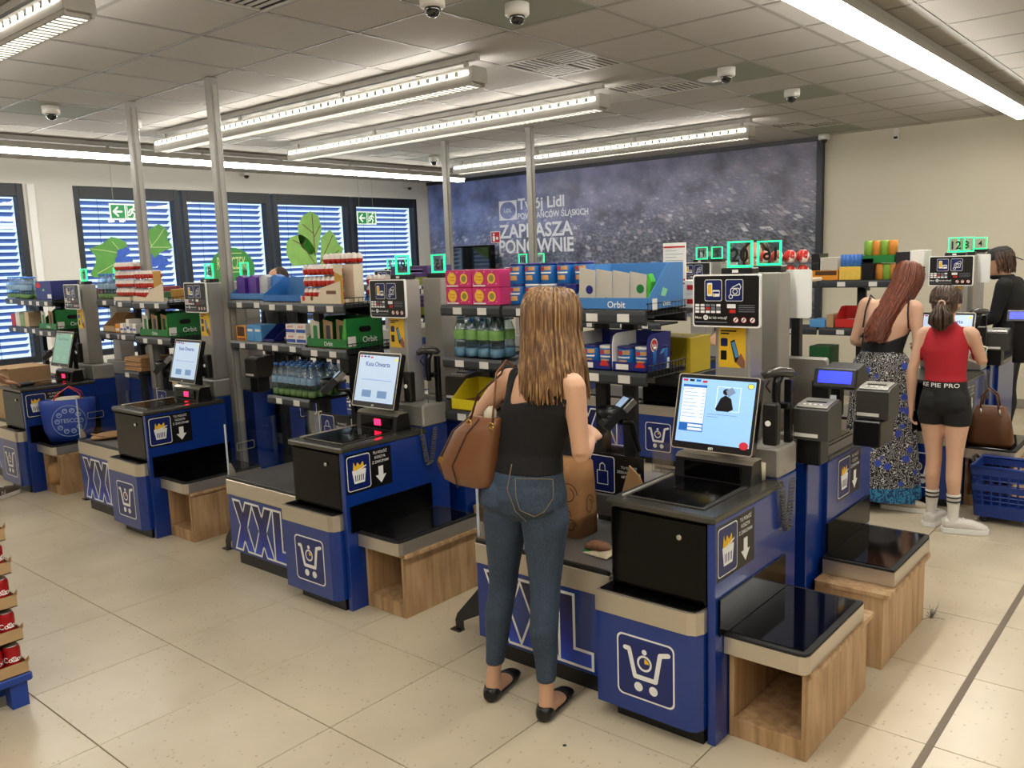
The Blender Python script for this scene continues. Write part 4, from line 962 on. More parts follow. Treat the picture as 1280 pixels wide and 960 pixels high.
def eggs(x, y, z, nx, ny, tiers, label, group, me=EGG, dx=.043, dz=.068, skew=0):
    for tr in range(tiers):
        zz = z+tr*dz
        tag(obj('egg_tray', MB().box(x-.002, x+nx*dx, y-.002, y+ny*.044, zz+.003, zz+.006, .001), CLEAR), 'clear tray, tier %s from below, with %s' % (['one', 'two', 'three', 'four'][tr], group), 'tray', 'clear egg trays')
        for i in range(nx):
            for j in range(ny): tag(obj('chocolate_egg', me, None, None, (x+(i+.5)*dx, y+(j+.5)*.044, zz+.006)), label, 'chocolate egg', group)
WG = mat('display_cream', '#d9c9b0', .6, var=.05); GOLD = mat('display_gold', '#b98a2c', .5, var=.1)
# egg display on the rack left of centre
zz = zb[2]+.004
eggs(-4.265, 3.10, zz+.024, 7, 2, 3, 'red and white foil chocolate egg in the display left of the woman', 'eggs left of the woman', dz=.068)
t = thing('egg_display', 'cream and gold display carton for chocolate eggs left of centre', 'display box', (-4.27, 3.088, zz))
obj('base', MB().box(.0, .345, .008, .1, .0, .022, .001), WG, t); obj('front_flap', MB().prism([(0, 0), (.38, 0), (.38, .13), (.2, .09), (.17, .04), (0, .045)], 'y', 0, .004), WG, t)
obj('side_flap', MB().box(.328, .40, .002, .006, .0, .225, .001), GOLD, t); obj('top_flap', MB().prism([(.328, .225), (.4, .225), (.4, .16), (.328, .185)], 'y', -.001, .0015), WG, t); obj('print', MB().poly(circ(.03, .03, .016, 12), front(0, -.0005, 0), 0).poly(circ(.11, .03, .014, 12), front(0, -.0005, 0), 1).poly(rrect(.25, .34, .055, .075, .004), front(0, -.0005, 0), 1), [RED, mat('print_brown', '#6e4a33', .6)], t)
eggs(-4.21, 3.21, zz+.222, 7, 2, 1, 'pale chocolate egg in the crowning tray left of the woman', 'crowning eggs left of the woman', EGG2)
tag(obj('tray_support', MB().box(-4.2, -3.92, 3.215, 3.29, zz, zz+.222, .003), WG), 'cream carton standing behind the egg display left of centre', 'carton')
# eggs on the rack behind till 18
zc2 = zb[1]+.004
eggs(-6.765, 3.14, zc2+.03, 7, 2, 4, 'white topped chocolate egg in the left stack near the windows', 'white eggs in the left stack', EGG2, dz=.066)
tag(obj('egg_carton', MB().prism([(-6.77, zc2), (-6.5, zc2), (-6.5, zc2+.028), (-6.77, zc2+.028)], 'y', 3.128, 3.2), WG), 'cream low carton under the white egg stack', 'carton')
eggs(-6.365, 3.10, zz+.024, 7, 2, 3, 'red chocolate egg in the right stack beside the leftmost post', 'red eggs in the right stack', EGG, dz=.068)
t = thing('egg_display', 'cream and gold egg display carton behind till 18', 'display box', (-6.37, 3.088, zz)); obj('front_flap', MB().prism([(0, 0), (.46, 0), (.46, .13), (.3, .09), (.2, .03), (0, .04)], 'y', 0, .004), WG, t); obj('side_flap', MB().box(.33, .44, .002, .006, 0, .22, .001), GOLD, t); obj('base', MB().box(0, .33, .008, .1, 0, .022), WG, t)
zr = 1.474
eggs(-3.62+.38, 3.52, zr+.0, 8, 2, 3, 'white and red chocolate egg above the pink lolly boxes', 'eggs above the lolly boxes', EGG2, dz=.066)
eggs(-4.19, 3.52, zr+.05, 6, 2, 2, 'small chocolate egg right behind the number 19 lamp', 'eggs behind the number 19 lamp', EGG, dz=.066)
tag(obj('egg_carton', MB().box(-4.19, -3.93, 3.515, 3.6, zr, zr+.048, .002), LBLUE), 'blue carton under eggs behind the number 19 lamp', 'carton')
eggs(-2.505, 3.56, zr+.08, 5, 1, 1, 'chocolate egg peeping over the white gum cards', 'eggs over the white gum cards', EGG)
tag(obj('egg_carton', MB().box(-2.51, -2.28, 3.55, 3.62, zr, zr+.078, .002), WG), 'cream carton under eggs behind the gum cards', 'carton')
# large wrapped eggs right of number 16
m, nt, b = nodes_of('foil_redwhite'); tc = nt.nodes.new('ShaderNodeTexCoord'); nz = nt.nodes.new('ShaderNodeTexNoise'); nz.inputs['Scale'].default_value = 32; nt.links.new(tc.outputs['Object'], nz.inputs[0])
rm = ramp(nt, [(.5, '#b5241c'), (.54, '#e6ddd6')], nz.outputs['Fac']); nt.links.new(rm.outputs[0], b.inputs['Base Color']); b.inputs['Roughness'].default_value = .3; FOIL = m
BIG = MB().lathe([(.006, 0), (.018, .006), (.024, .019), (.024, .033), (.019, .047), (.009, .056), (.002, .058)], 12, mis=[0]*6).mesh('foil_egg'); [BIG.materials.append(q) for q in (FOIL, EGR)]
for r_ in range(2):
    for i in range(7):
        x_ = W(957+i*8.2, 328, 3.72).x; tag(obj('foil_egg', BIG, None, None, (x_, 3.71+.05*(i % 2), 1.6005 if r_ == 0 else 1.6665)), 'foil chocolate egg right of the reversed number 16', 'chocolate egg', 'foil eggs by number 16')
tag(obj('egg_tray', MB().box(-1.66, -1.4, 3.68, 3.79, 1.585, 1.6, .003), WG), 'cream tray under the foil eggs by number 16', 'tray')
rk = thing('egg_stand', 'slim stand carrying the foil eggs behind number 16', 'stand', (-1.5, 3.76, .0)); obj('pole', MB().box(-.02, .02, -.02, .02, .85, 1.585, .003), RACK, rk); obj('foot', MB().box(-.08, .08, -.05, .05, .842, .85), RACK, rk)
obj('tier_plate', MB().box(-.16, .1, -.07, .02, 1.6615, 1.6655), CLEAR, rk)
# ---- bottles
BOT = glassmat('bottle_plastic', (.72, .83, .9, 1), .10, .05); WAT = mat('bottle_label', '#7f9cb4', .5, var=.5, scale=30); CAPM = mat('bottle_cap', '#2f6fc0', .4); LIME = mat('bottle_lime', '#8fae54', .5, var=.4, scale=20)
def bottle_proto(name, r, h, lab, lm):
    t = thing(name, lab, 'bottle', (0, 0, 0))
    obj('bottle_body', MB().lathe([(r*.8, 0), (r, .006), (r, h*.28), (r*.92, h*.33), (r, h*.4), (r, h*.62), (r*.55, h*.82), (r*.36, h*.88), (r*.36, h*.93)], 12), BOT, t)
    obj('bottle_label', MB().lathe([(r*1.01, h*.4), (r*1.012, h*.41), (r*1.012, h*.6), (r*1.01, h*.61)], 12), lm, t); obj('bottle_base', MB().lathe([(r*.78, .002), (r*.97, .008), (r*.97, h*.2), (r*.6, h*.2)], 10), LIME if lm is WAT else mat('bottle_aqua', '#8fb6c9', .5, var=.3), t)
    obj('cap', MB().lathe([(r*.4, h*.93), (r*.42, h*.935), (r*.42, h), (r*.3, h)], 10), CAPM, t); return t
bp = bottle_proto('water_bottle', .03, .205, 'small water bottle in the pack on the low shelf left of centre', WAT)
first = True
def bottles(x, y, z, nx, ny, label, group, proto=bp, dx=.062):
    global first
    for i in range(nx):
        for j in range(ny):
            loc = (x+i*dx, y+j*dx, z)
            if first: proto.location = loc; proto['label'] = label; proto['group'] = group; first = False
            else: dup(proto, loc, label, None, group)
bottles(-4.70, 3.17, zw+.005, 7, 4, 'small water bottle in the pack on the low shelf left of centre', 'water pack left of centre')
bp2 = bottle_proto('water_bottle', .04, .235, 'tall water bottle behind the hair of the woman in jeans', mat('bottle_label_green', '#6f9a52', .5, var=.5, scale=25))
bp2.location = (-3.12, 3.26, zl1+.005); bp2['group'] = 'tall water bottles'
for i in range(4):
    for j in range(2):
        if i or j: dup(bp2, (-3.12+i*.084, 3.26+j*.084, zl1+.005))
bottles(-7.22, 3.24, zb[0]+.005, 6, 2, 'water bottle in the pack left of the white eggs', 'water pack left of the white eggs')
bottles(-9.2, 3.24, zb[0]+.005, 5, 2, 'water bottle in the pack at the far left top shelf', 'water pack at the far left'); bottles(-8.68, 3.17, zb[1]+.005, 3, 2, 'water bottle directly left of the navy carton', 'water bottles left of the navy carton')
for i in range(3): dup(bp2, (-3.16-.084*i-.0, 3.56, 1.165), 'tall water bottle under the purple boxes right of sign 19', None, 'bottles under the purple boxes')
# ---- pink lolly boxes
PINK = mat('lolly_pink', '#c4296b', .4, var=.15, scale=9)
def lolly(mb, w, h, d):
    mp = front(0, 0, 0); mb.poly(circ(w*.26, h*.52, h*.36, 18), mp, 0, .0008); mb.poly(circ(w*.26, h*.52, h*.28, 18), mp, 1, .0012); mb.text('Chupa', h*.13, mp, w*.26, h*.55, 'c', 2, .0016); mb.text('Chups', h*.13, mp, w*.26, h*.38, 'c', 2, .0016)
    mb.poly(circ(w*.72, h*.5, h*.3, 12), mp, 1, .0008); mb.poly(circ(w*.72, h*.5, h*.2, 12), mp, 3, .0012); mb.poly(rrect(w*.04, w*.5, h*.05, h*.13, .002), mp, 4, .0008)
    for k in range(7): mb.poly(circ(w*(.05+.14*k), h*(.88 if k % 2 else .2), h*.05, 8), mp, 5, .0007)
lm = [YEL, mat('print_amber', '#f2c53a', .5), RED, mat('print_olive', '#8c8434', .6), PAPER, mat('print_rose', '#e58ab0', .5)]
for r in range(2):
    for c_ in range(2):
        carton('lolly_box', '%s pink lolly box of the %s layer, beside the woman' % (['left', 'right'][c_], ['lower', 'upper'][r]), 'box', -3.175+c_*.19, 3.215, zA1+.005+r*.09, .185, .16, .0885, PINK, lolly, lm, 'pink lolly boxes')
# ---- nut tins in trays
TIN = mat('tin_blue', '#1560a8', .35, var=.12); TINL = mat('tin_white', '#dfe0dd', .5)
def tin(x, y, z, label, group, wl=False):
    t = thing('nut_tin', label, 'tin', (x, y, z), 0, group); r, h = .046, .098
    obj('can', cm(('tin_can', wl), lambda: MB().lathe([(r*.95, 0), (r, .003), (r, h-.004), (r*.95, h)], 18), TIN), None, t); obj('lid', cm(('tin_lid', wl), lambda: MB().lathe([(r*.9, h-.008), (r*1.02, h-.008), (r*1.02, h+.002), (r*.9, h+.003)], 18), TINL if wl else FBLUE), None, t)
    def lab():
        mb = MB(); cy = lambda a, b_, o=0: ((r+.0008+o)*math.sin(a), -(r+.0008+o)*math.cos(a), b_)
        def patch(a0, a1, z0, z1, mi, o=0):
            n = 6; mb.add([cy(a0+(a1-a0)*i/n, zz_, o) for zz_ in (z0, z1) for i in range(n+1)], [(i, i+1, n+2+i, n+1+i) for i in range(n)], mi)
        patch(-.75, -.1, .064, .082, 0); patch(.0, .7, .066, .084, 1); patch(-.7, .7, .05, .057, 2); patch(-.5, .45, .02, .042, 1, .0002); return mb
    obj('label', cm(('tin_lab',), lab, [RED, mat('nut_print', '#c8945a', .6, var=.4, scale=40), PAPER]), None, t)
for i in range(4):
    tin(-2.715+i*.098, 3.27, zA1+.108, ['first', 'second', 'third', 'fourth'][i]+' from left of the stacked blue nut tins above the head', 'upper nut tins'); tin(-2.715+i*.098, 3.27, zA1+.008, 'blue nut tin in the tray behind the brown hair', 'lower nut tins', i in (1, 2))
tin(-2.715+3*.098+.105, 3.27, zA1+.108, 'last blue nut tin of the upper row, beside the gum cards', 'upper nut tins')
carton('tin_support', 'navy carton with red round mark behind the woman\'s head', 'carton', -2.39, 3.215, zA1+.005, .06, .12, .1, FBLUE, lambda mb, w, h, d: mb.poly(circ(w*.5, h*.55, .026, 16), front(0, 0, 0), 0, .0008).poly(circ(w*.5, h*.55, .02, 16), front(0, 0, 0), 1, .0012), [PAPER, RED])
def felix(x, y, z, lab, first_):
    t = thing('nut_carton', lab, 'display box', (x, y, z), 0, 'navy nut display boxes'); w, d, h = .182, .2, .165; e = .004
    obj('base', MB().box(0, w, 0, d, 0, .005), FBLUE, t); obj('front_lip', MB().box(0, w, 0, e, 0, .042, .001), FBLUE, t); obj('back_wall', MB().box(0, w, d-e, d, 0, h), FBLUE, t)
    obj('side_wall', MB().prism([(0, 0), (d, 0), (d, h), (.04, h), (.012, h-.012), (.0, h-.05)], 'x', 0, e), PAPER, t); obj('side_wall', MB().prism([(0, 0), (d, 0), (d, h), (.04, h), (.012, h-.012), (.0, h-.05)], 'x', w-e, w), FBLUE, t)
    mb = MB(); mp = front(0, 0, 0); mb.poly(rrect(.02, .085, .008, .032, .001), mp, 0, .0008); mb.poly(circ(.145, .02, .024, 14, 0, 180), mp, 1, .0008)
    mr = right(w, 0, 0); mb.poly(circ(.055, .115, .03, 18), mr, 0, .0008); mb.poly(circ(.055, .115, .025, 18), mr, 1, .0012); mb.text('felix', .017, mr, .055, .108, 'c', 0, .0016); mb.poly([(.1, .07), (.13, .075), (.16, .1), (.12, .09)], mr, 2, .0008); mb.poly(rrect(.15, .185, .0, .05, .001), mr, 0, .0008)
    obj('print', mb, [PAPER, RED, LBLUE], t)
    for i in range(2):
        for lv in range(1): tin(x+.046+.0455+i*.092-.045, y+.06, z+.006, 'blue nut tin in the %s navy box, %s' % (['left', 'right'][first_], ['left one', 'right one'][i]), 'nut tins in navy boxes', i == 1)
        tin(x+.0465+i*.092, y+.155, z+.006, 'nut tin in the back of the %s navy box' % ['left', 'right'][first_], 'nut tins in navy boxes')
felix(-2.275, 3.14, zl3+.005, 'navy nut display box with white edge, left of the pair under the gum', 0); felix(-2.088, 3.14, zl3+.005, 'navy nut display box with red round mark, right of the pair', 1)
# ---- chewing gum displays
GCARD = mat('gum_card', '#b9b3a6', .6, var=.05); GBL = mat('gum_blue', '#3f78b4', .5, var=.06)
t = tray('gum_display', 'light blue chewing gum display with pale cards right of centre', 'display box', -2.28, 3.135, zA3+.005, .385, .3, .055, .2, GBL, GCARD, None, lambda mb, w, h, d: mb.text('Orbit', .03, front(0, 0, 0), w*.58, .012, 'c', 0, .001), [WHITE])
for i in range(4):
    c_ = obj('divider_card', MB().prism([(0, .01), (.088, .01), (.092, .175-.008*i), (.008, .19-.008*i)], 'y', 0, .004), GCARD, t, (.008+i*.076, .02+.02*i, 0))
    obj('card_print', MB().poly(circ(.06, [.09, .035, .03, .09][i], .02, 12), front(0, -.0005, 0)), [FBLUE, mat('gum_violet', '#5a3aa0', .5), GCARD, GREEN][i], c_)
obj('gum_bag', MB().prism([(.30, .05), (.335, .02), (.345, .12), (.33, .155)], 'y', .09, .13), mat('gum_green_foil', '#4fae3a', .25, var=.5, scale=30), t)
mb = MB(); mr = right(.385, 0, 0); mb.poly([(.1, .06), (.14, .055), (.16, .085), (.12, .095)], mr, 0, .0008); mb.poly(rrect(.03, .07, .0, .05, .001), mr, 1, .0008); mb.text('Orbit', .02, mr, .12, .015, 'l', 1, .0008); obj('side_print', mb, [mat('mint_print', '#7fc49a', .5), PAPER], t)
def green_orbit(x, y, z, label, w=.37, d=.27):
    t = tray('gum_display', label, 'display box', x, y, z, w, d, .055, .175, GREEN, KRAFT, 'green gum displays', lambda mb, w_, h, d_: mb.text('Orbit', .026, front(0, 0, 0), w_*.55, .014, 'c', 0, .001), [WHITE])
    for i in range(3):
        c_ = obj('divider_card', MB().prism([(0, .01), (.085, .01), (.088, .15), (.004, .165)], 'y', 0, .004), KRAFT if i != 0 else GCARD, t, (.01+i*.085, .02+.03*i, 0))
        obj('card_print', MB().poly(rrect(.03, .07, .04, .13, .008), front(0, -.0006, 0)), [GREEN, mat('gum_dark', '#3b3a44', .4), DGREEN][i], c_)
    obj('gum_bag', MB().prism([(w*.72, .04), (w*.9, .03), (w*.93, .15), (w*.8, .17)], 'y', .05, .1), mat('gum_green_foil', '#4fae3a', .25, var=.5, scale=30), t)
    mb = MB(); mr = right(w, 0, 0); mb.text('Orbit', .036, mr, d*.45, .03, 'l', 0, .0008); mb.poly(rrect(.012, .07, .012, .07, .001), mr, 1, .0008); mb.poly(rrect(d*.36, d*.7, .09, .125, .02), mr, 2, .0008); obj('side_print', mb, [WHITE, PAPER, BLACK], t)
    obj('side_cover', MB().box(w-.002, w+.0003, .004, d, 0, .175), GREEN, t)
    return t
green_orbit(-4.25, 3.1, zc[2]+.005, 'green chewing gum display left of the Kasa Otwarta screen'); green_orbit(-6.34, 3.1, zc[2]+.005, 'green chewing gum display above the screen of till 18', .42)
green_orbit(-8.22, 3.1, zc[2]+.005, 'green chewing gum display above the greenish screen')
# ---- left of centre rack: sweets bags and trays
t = tray('sweets_tray', 'blue display tray of purple and silver sweet bags', 'display box', -5.235, 3.215, zb[0]+.005, .46, .22, .045, .12, GBL)
for i, cc in enumerate(('#4a2a8c', '#5a3494', '#b9bcc4', '#3b7fd0')):
    obj('sweet_bag', MB().prism([(.0, .01), (.095, .0), (.1, .15), (.05, .165), (.005, .15)], 'y', 0, .05), mat('bag_%d' % i, cc, .3, var=.4, scale=18), t, (.02+.105*i, .04+.02*i, 0))
t = tray('open_tray', 'half empty blue open tray with brown inside left of the eggs', 'display box', -4.735, 3.135, zb[1]+.005, .425, .3, .045, .15, mat('tray_blue', '#1d66b0', .5), KRAFT)
obj('flap', MB().prism([(0, .02), (.26, .02), (.3, .13), (.06, .16)], 'y', .18, .185), GBL, t); obj('tray_card', MB().prism([(.02, .0), (.3, .09), (.3, .095), (.02, .005)], 'x', .3, .42), KRAFT, t)
carton('snack_box', 'orange snack carton with cut-out window left of the light blue packs', 'box', -5.2, 3.215, zc[0]+.005, .115, .16, .1, mat('carton_orange', '#d68a1e', .5), lambda mb, w, h, d: mb.poly([(w*.1, h*.3), (w*.85, h*.3), (w*.85, h*.95), (w*.1, h*.95)], front(0, 0, 0), 0, .0008).poly(rrect(w*.08, w*.9, h*.06, h*.18, .004), front(0, 0, 0), 1, .0008), [mat('shadow_brown', '#4a2f12', .8), mat('print_brown', '#6e4a33', .6)])  # closed box; the dark front patch paints the shade inside the window
for i in range(2): carton('light_blue_pack', 'light blue pack, %s of the two beside the orange carton' % ['left', 'right'][i], 'pack', -5.075+i*.088, 3.215, zc[0]+.005, .085, .12, .11, LBLUE, lambda mb, w, h, d: mb.poly(rrect(w*.15, w*.85, h*.6, h*.75, .004), front(0, 0, 0), 0, .0008), [PAPER])
tray('dark_tray', 'dark blue sloping carton beside the light blue packs', 'carton', -4.895, 3.215, zc[0]+.005, .13, .22, .02, .11, FBLUE)
tray('medicine_tray', 'brown cardboard tray behind the small white medicine packs', 'tray', -4.73, 3.27, zc[1]+.005, .4, .18, .02, .07, KRAFT)
for i in range(2):
    for r in range(2):
        carton('medicine_pack', 'white red-lettered medicine pack, %s column %s one' % (['left', 'right'][i], ['lower', 'upper'][r]), 'pack', -4.52+i*.105, 3.14, zc[1]+.005+r*.062, .1, .06, .06, PAPER,
               lambda mb, w, h, d: mb.text('APAP', h*.3, front(0, 0, 0), w*.5, h*.6, 'c', 0, .001).poly(rrect(.003, w-.003, h*.15, h*.48, .001), front(0, 0, 0), 1, .0008), [RED, mat('print_cobalt', '#2a4aa0', .5)], 'medicine packs')
# ---- left part
carton('navy_carton', 'big navy carton with red oval mark near the left window', 'carton', -8.62+.42, 3.1, zb[2]+.005, .33, .25, .165, FBLUE, lambda mb, w, h, d: mb.poly([(w*.17+.05*math.cos(a*.3927), h*.78+.024*math.sin(a*.3927)) for a in range(16)], front(0, 0, 0), 0, .0008).poly(rrect(w*.72, w*.97, h*.08, h*.3, .002), front(0, 0, 0), 1, .0008).poly([(w*.4, h*.5), (w*.5, h*.62), (w*.58, h*.52), (w*.48, h*.46)], front(0, 0, 0), 2, .0008), [RED, PAPER, mat('mint_print', '#7fc49a', .5)])
for i in range(5):
    carton('pill_pack', 'small white pharmacy pack, %s from left above the paper bags' % ['first', 'second', 'third', 'fourth', 'fifth'][i], 'pack', -6.74+i*.052, 3.14, zc[1]+.005, .05, .1, [.075, .075, .11, .08, .075][i], PAPER if i % 2 == 0 else GCARD, lambda mb, w, h, d: mb.poly(rrect(w*.1, w*.9, h*.3, h*.5, .002), front(0, 0, 0), 0, .0008), [mat('print_cobalt', '#2a4aa0', .5)], 'pharmacy packs')
for i in range(2): carton('orange_pack', 'orange pack left of the pharmacy packs, %s one' % ['left', 'right'][i], 'pack', -7.0+i*.085, 3.22, zc[0]+.005, .08, .12, .07, mat('carton_orange', '#d68a1e', .5), lambda mb, w, h, d: mb.poly(rrect(w*.1, w*.9, h*.2, h*.5, .003), front(0, 0, 0), 0, .0008), [PAPER])
tray('brown_tray', 'dark open carton on the second shelf behind till 18', 'carton', -7.22, 3.22, zc[0]+.005, .21, .22, .05, .15, KRAFT)
for i, cc in enumerate(('#b9343a', '#d8d4cc', '#7f9a6a', '#c9b08a')): carton('small_carton', ['red', 'white', 'greenish', 'beige'][i]+' small carton at the far left second shelf', 'carton', -9.2+i*.11, 3.22, zc[0]+.005, .1, .14, .12+.02*(i % 2), mat('small_carton_%d' % i, cc, .6, var=.2))
# brown paper bags on the low shelf behind till 18
PB = mat('paper_bag_brown', '#a98258', .85, var=.15, scale=20, bump=.2)
t = thing('paper_bag_stack', 'stack of folded brown paper bags in the wire shelf behind till 18', 'paper bags', (-6.74, 3.13, zwc+.005))
for i in range(11): obj('folded_bag', MB().box(.0+.005*(i % 3), .272-.006*(i % 2), .01+.004*(i % 4), .3, i*.0095, i*.0095+.0088, .003), PB, t)
# ---- purple boxes right of sign 19, behind
PUR = mat('carton_purple', '#4a2d6e', .45, var=.15, scale=12); PLM = mat('print_lime', '#8f9a3a', .5, var=.3, scale=30)
for r in range(2):
    carton('purple_carton', 'purple sweets carton with green band, %s one right of sign 19' % ['lower', 'upper'][r], 'carton', -4.0+.0+.1*r-.0, 3.515 if r == 0 else 3.52, 1.475+r*.125, .26, .2, .12, PUR, lambda mb, w, h, d: mb.poly([(0, 0), (w, 0), (w, h*.42), (0, h*.36)], front(0, 0, 0), 0, .0008).poly(rrect(w*.5, w*.64, h*.15, h*.4, .002), front(0, 0, 0), 1, .0012).poly(rrect(w*.45, w*.9, h*.6, h*.85, .02), front(0, 0, 0), 2, .0008), [PLM, PAPER, mat('print_lilac', '#8d73b8', .5)]) if False else None
px0 = W(497, 360, 3.55).x; px1 = W(543, 360, 3.55).x
for r, zz_ in enumerate((W(510, 392, 3.55).z, W(510, 356, 3.55).z)):
    carton('purple_carton', 'purple sweets carton with green band, %s one right of sign 19' % ['lower', 'upper'][r], 'carton', px0+.0, 3.50, zz_, px1-px0, .2, .112, PUR, lambda mb, w, h, d: mb.poly([(0, 0), (w, 0), (w, h*.42), (0, h*.36)], front(0, 0, 0), 0, .0008).poly(rrect(w*.5, w*.64, h*.15, h*.4, .002), front(0, 0, 0), 1, .0012).poly(rrect(w*.45, w*.9, h*.6, h*.85, .02), front(0, 0, 0), 2, .0008), [PLM, PAPER, mat('print_lilac', '#8d73b8', .5)])
zp = W(510, 392, 3.55).z
t = thing('carton_stand', 'dark stand under the purple sweets cartons', 'stand', (px0, 3.5, 0)); obj('plate', MB().box(0, px1-px0, 0, .2, zp-.02, zp-.001), RACK, t)
for xx in (.03, px1-px0-.03): obj('leg', MB().box(xx-.015, xx+.015, .1, .13, .0 if False else .52, zp-.02), RACK, t)
# ---- leaflet and white cartons behind the gum display
a, c_ = W(829, 346, 3.62), W(857, 303, 3.62)
t = thing('leaflet_board', 'tall white leaflet with red bands standing behind the gum display', 'leaflet', (a.x, 3.62, 1.4735)); w, h = c_.x-a.x, c_.z-1.4735
obj('board', MB().box(0, w, 0, .006, 0, h, .001), PAPER, t); mb = MB(); mp = front(0, 0, 0)
for f_ in (.95, .44, .38): mb.poly([(.003, h*f_), (w-.003, h*f_), (w-.003, h*f_-.008), (.003, h*f_-.008)], mp, 0, .0008)
for k in range(9): mb.poly([(.012, h*(.88-.05*k)), (w*(.6+.3*(k % 2)), h*(.88-.05*k)), (w*(.6+.3*(k % 2)), h*(.88-.05*k)-.002), (.012, h*(.88-.05*k)-.002)], mp, 1, .0008)
obj('print', mb, [RED, mat('print_grey', '#6f7480', .5)], t)
for i, (x0_, x1_, hh) in enumerate(((757, 803, .088), (803, 829, .07))):
    x0w, x1w = W(x0_, 340, 3.6).x, W(x1_, 340, 3.6).x
    carton('white_carton', ['white sweets carton with red square behind the gum cards', 'white sweets carton left of the tall leaflet'][i], 'carton', x0w, 3.58, 1.4735, x1w-x0w-.004, .15, hh, PAPER, lambda mb, w, h, d: mb.poly(rrect(w*.25, w*.33, h*.55, h*.9, .001), front(0, 0, 0), 0, .0008).poly(rrect(w*.5, w*.95, h*.3, h*.6, .004), front(0, 0, 0), 1, .0008), [RED, mat('print_peach', '#d9a27a', .6)])
for i, px in enumerate((789, 813)):
    p = W(px, 326, 3.64); tag(obj('orange_ball', MB().lathe([(.006, 0), (.026, .006), (.036, .022), (.036, .034), (.026, .05), (.006, .056)], 14, mi=0), mat('ball_orange', '#e0501e', .4, var=.2)), ['left', 'right'][i]+' orange ball on the white sweets carton behind the gum', 'ball', 'orange balls'); bpy.context.scene.collection.objects[-1].location = (p.x, 3.65, 1.4735+(.088 if i == 0 else .07))
for i in range(2):
    x0w, x1w = W(858, 340, 3.58).x, W(874, 340, 3.58).x
    carton('white_carton', ['lower white carton with red mark right of the leaflet', 'upper white carton with red mark right of the leaflet'][i], 'carton', x0w, 3.56, 1.4735+i*.065, x1w-x0w, .2, .063, PAPER, lambda mb, w, h, d: mb.poly(rrect(w*.2, w*.8, h*.3, h*.65, .003), front(0, 0, 0), 0, .0008), [RED])
carton('yellow_carton', 'large plain yellow carton behind the nut display boxes', 'carton', W(806, 430, 3.58).x, 3.56, 1.1635, .26, .2, .17, mat('carton_yellow', '#b9a11e', .5, var=.06), lambda mb, w, h, d: mb.poly(circ(w*.55, h*.55, .018, 12), front(0, 0, 0), 0, .0008), [mat('print_brown', '#6e4a33', .6)])
carton('green_carton', 'dark green carton behind the gum shelf left of the yellow one', 'carton', W(730, 430, 3.58).x, 3.56, 1.1635, .28, .2, .17, DGREEN, lambda mb, w, h, d: mb.text('Orbit', .03, front(0, 0, 0), w*.2, h*.75, 'c', 0, .001), [WHITE])
# yellow display box on the third shelf left of the woman
t = tray('yellow_display', 'bright yellow display box with scalloped side left of the woman', 'display box', -3.17, 3.215, zl2+.005, .2, .22, .06, .15, mat('carton_bright_yellow', '#d8c419', .5, var=.05), KRAFT)
for i in range(5): obj('snack_bar', MB().box(.02+.034*i, .048+.034*i, .03, .19, .008, .045, .006), mat('bar_brown', '#7a3b22', .4, var=.2), t)
# orange sticks pack behind, on the second row
carton('orange_sticks', 'orange striped snack carton seen below the red price tag', 'carton', W(738, 500, 6.7).x, 6.68, .785, .36, .2, .13, mat('carton_amber', '#b06a1c', .5, var=.1), lambda mb, w, h, d: [mb.poly([(w*(.08+.11*k), h*.08), (w*(.13+.11*k), h*.08), (w*(.13+.11*k), h*.5), (w*(.08+.11*k), h*.5)], front(0, 0, 0), 1, .0008) for k in range(8)] and mb.text('XXL', h*.3, front(0, 0, 0), w*.72, h*.6, 'c', 0, .001), [RED, mat('print_amber', '#f2c53a', .5)])
# ---- second row goods behind the redhead (right)
Y2 = 6.68; z2 = 1.4755
def at2(px0, px1, name, label, col, h, z=z2, d=.2, cat='carton', decor=None, dm=None):
    x0 = W(px0, 340, Y2).x; x1 = W(px1, 340, Y2).x
    return carton(name, label, cat, x0, Y2, z, x1-x0-.003, d, h, col, decor, dm)
t = at2(1012, 1048, 'orange_crate', 'low orange carton with shade painted on its front, on the shelf behind the redhead', mat('carton_orange', '#d68a1e', .5), .075, decor=lambda mb, w, h, d: mb.poly([(w*.2, h*.5), (w*.95, h*.5), (w*.95, h*.95), (w*.2, h*.95)], front(0, 0, 0), 0, .0008), dm=[mat('shadow_brown', '#4a2f12', .8)])  # dark patch paints shade on the upper front
at2(1049, 1076, 'yellow_pack', 'pale yellow carton between orange carton and green crisps tray', mat('carton_pale_yellow', '#d9b54a', .5, var=.25, scale=30), .1)
at2(1077, 1092, 'dark_pack', 'narrow dark carton behind the redhead', BLACK, .16)
at2(1014, 1024, 'black_bag', 'upright black bag on the orange carton', BLACK, .13, z=z2+.0755); at2(1025, 1046, 'grey_pack', 'pale grey pack on the orange carton', GCARD, .1, z=z2+.0755)
BC = mat('can_blue', '#3a6fc0', .35, var=.5, scale=40)
for i in range(5): tag(obj('drink_can', MB().lathe([(.02, 0), (.026, .004), (.026, .085), (.02, .092)], 12), BC, None, (W(1052+i*5, 330, Y2).x, Y2+.05, z2+.1005)), 'blue drink can in the row above the pale yellow carton', 'can', 'blue cans above the yellow carton')
t = at2(1078, 1118, 'crisps_tray', 'green tray between two layers of canned crisps', GREEN, .055, z=z2+.125)
CR = [mat('crisp_orange', '#c9822e', .4, var=.3, scale=30), mat('crisp_green', '#7fa83a', .4, var=.3, scale=30)]
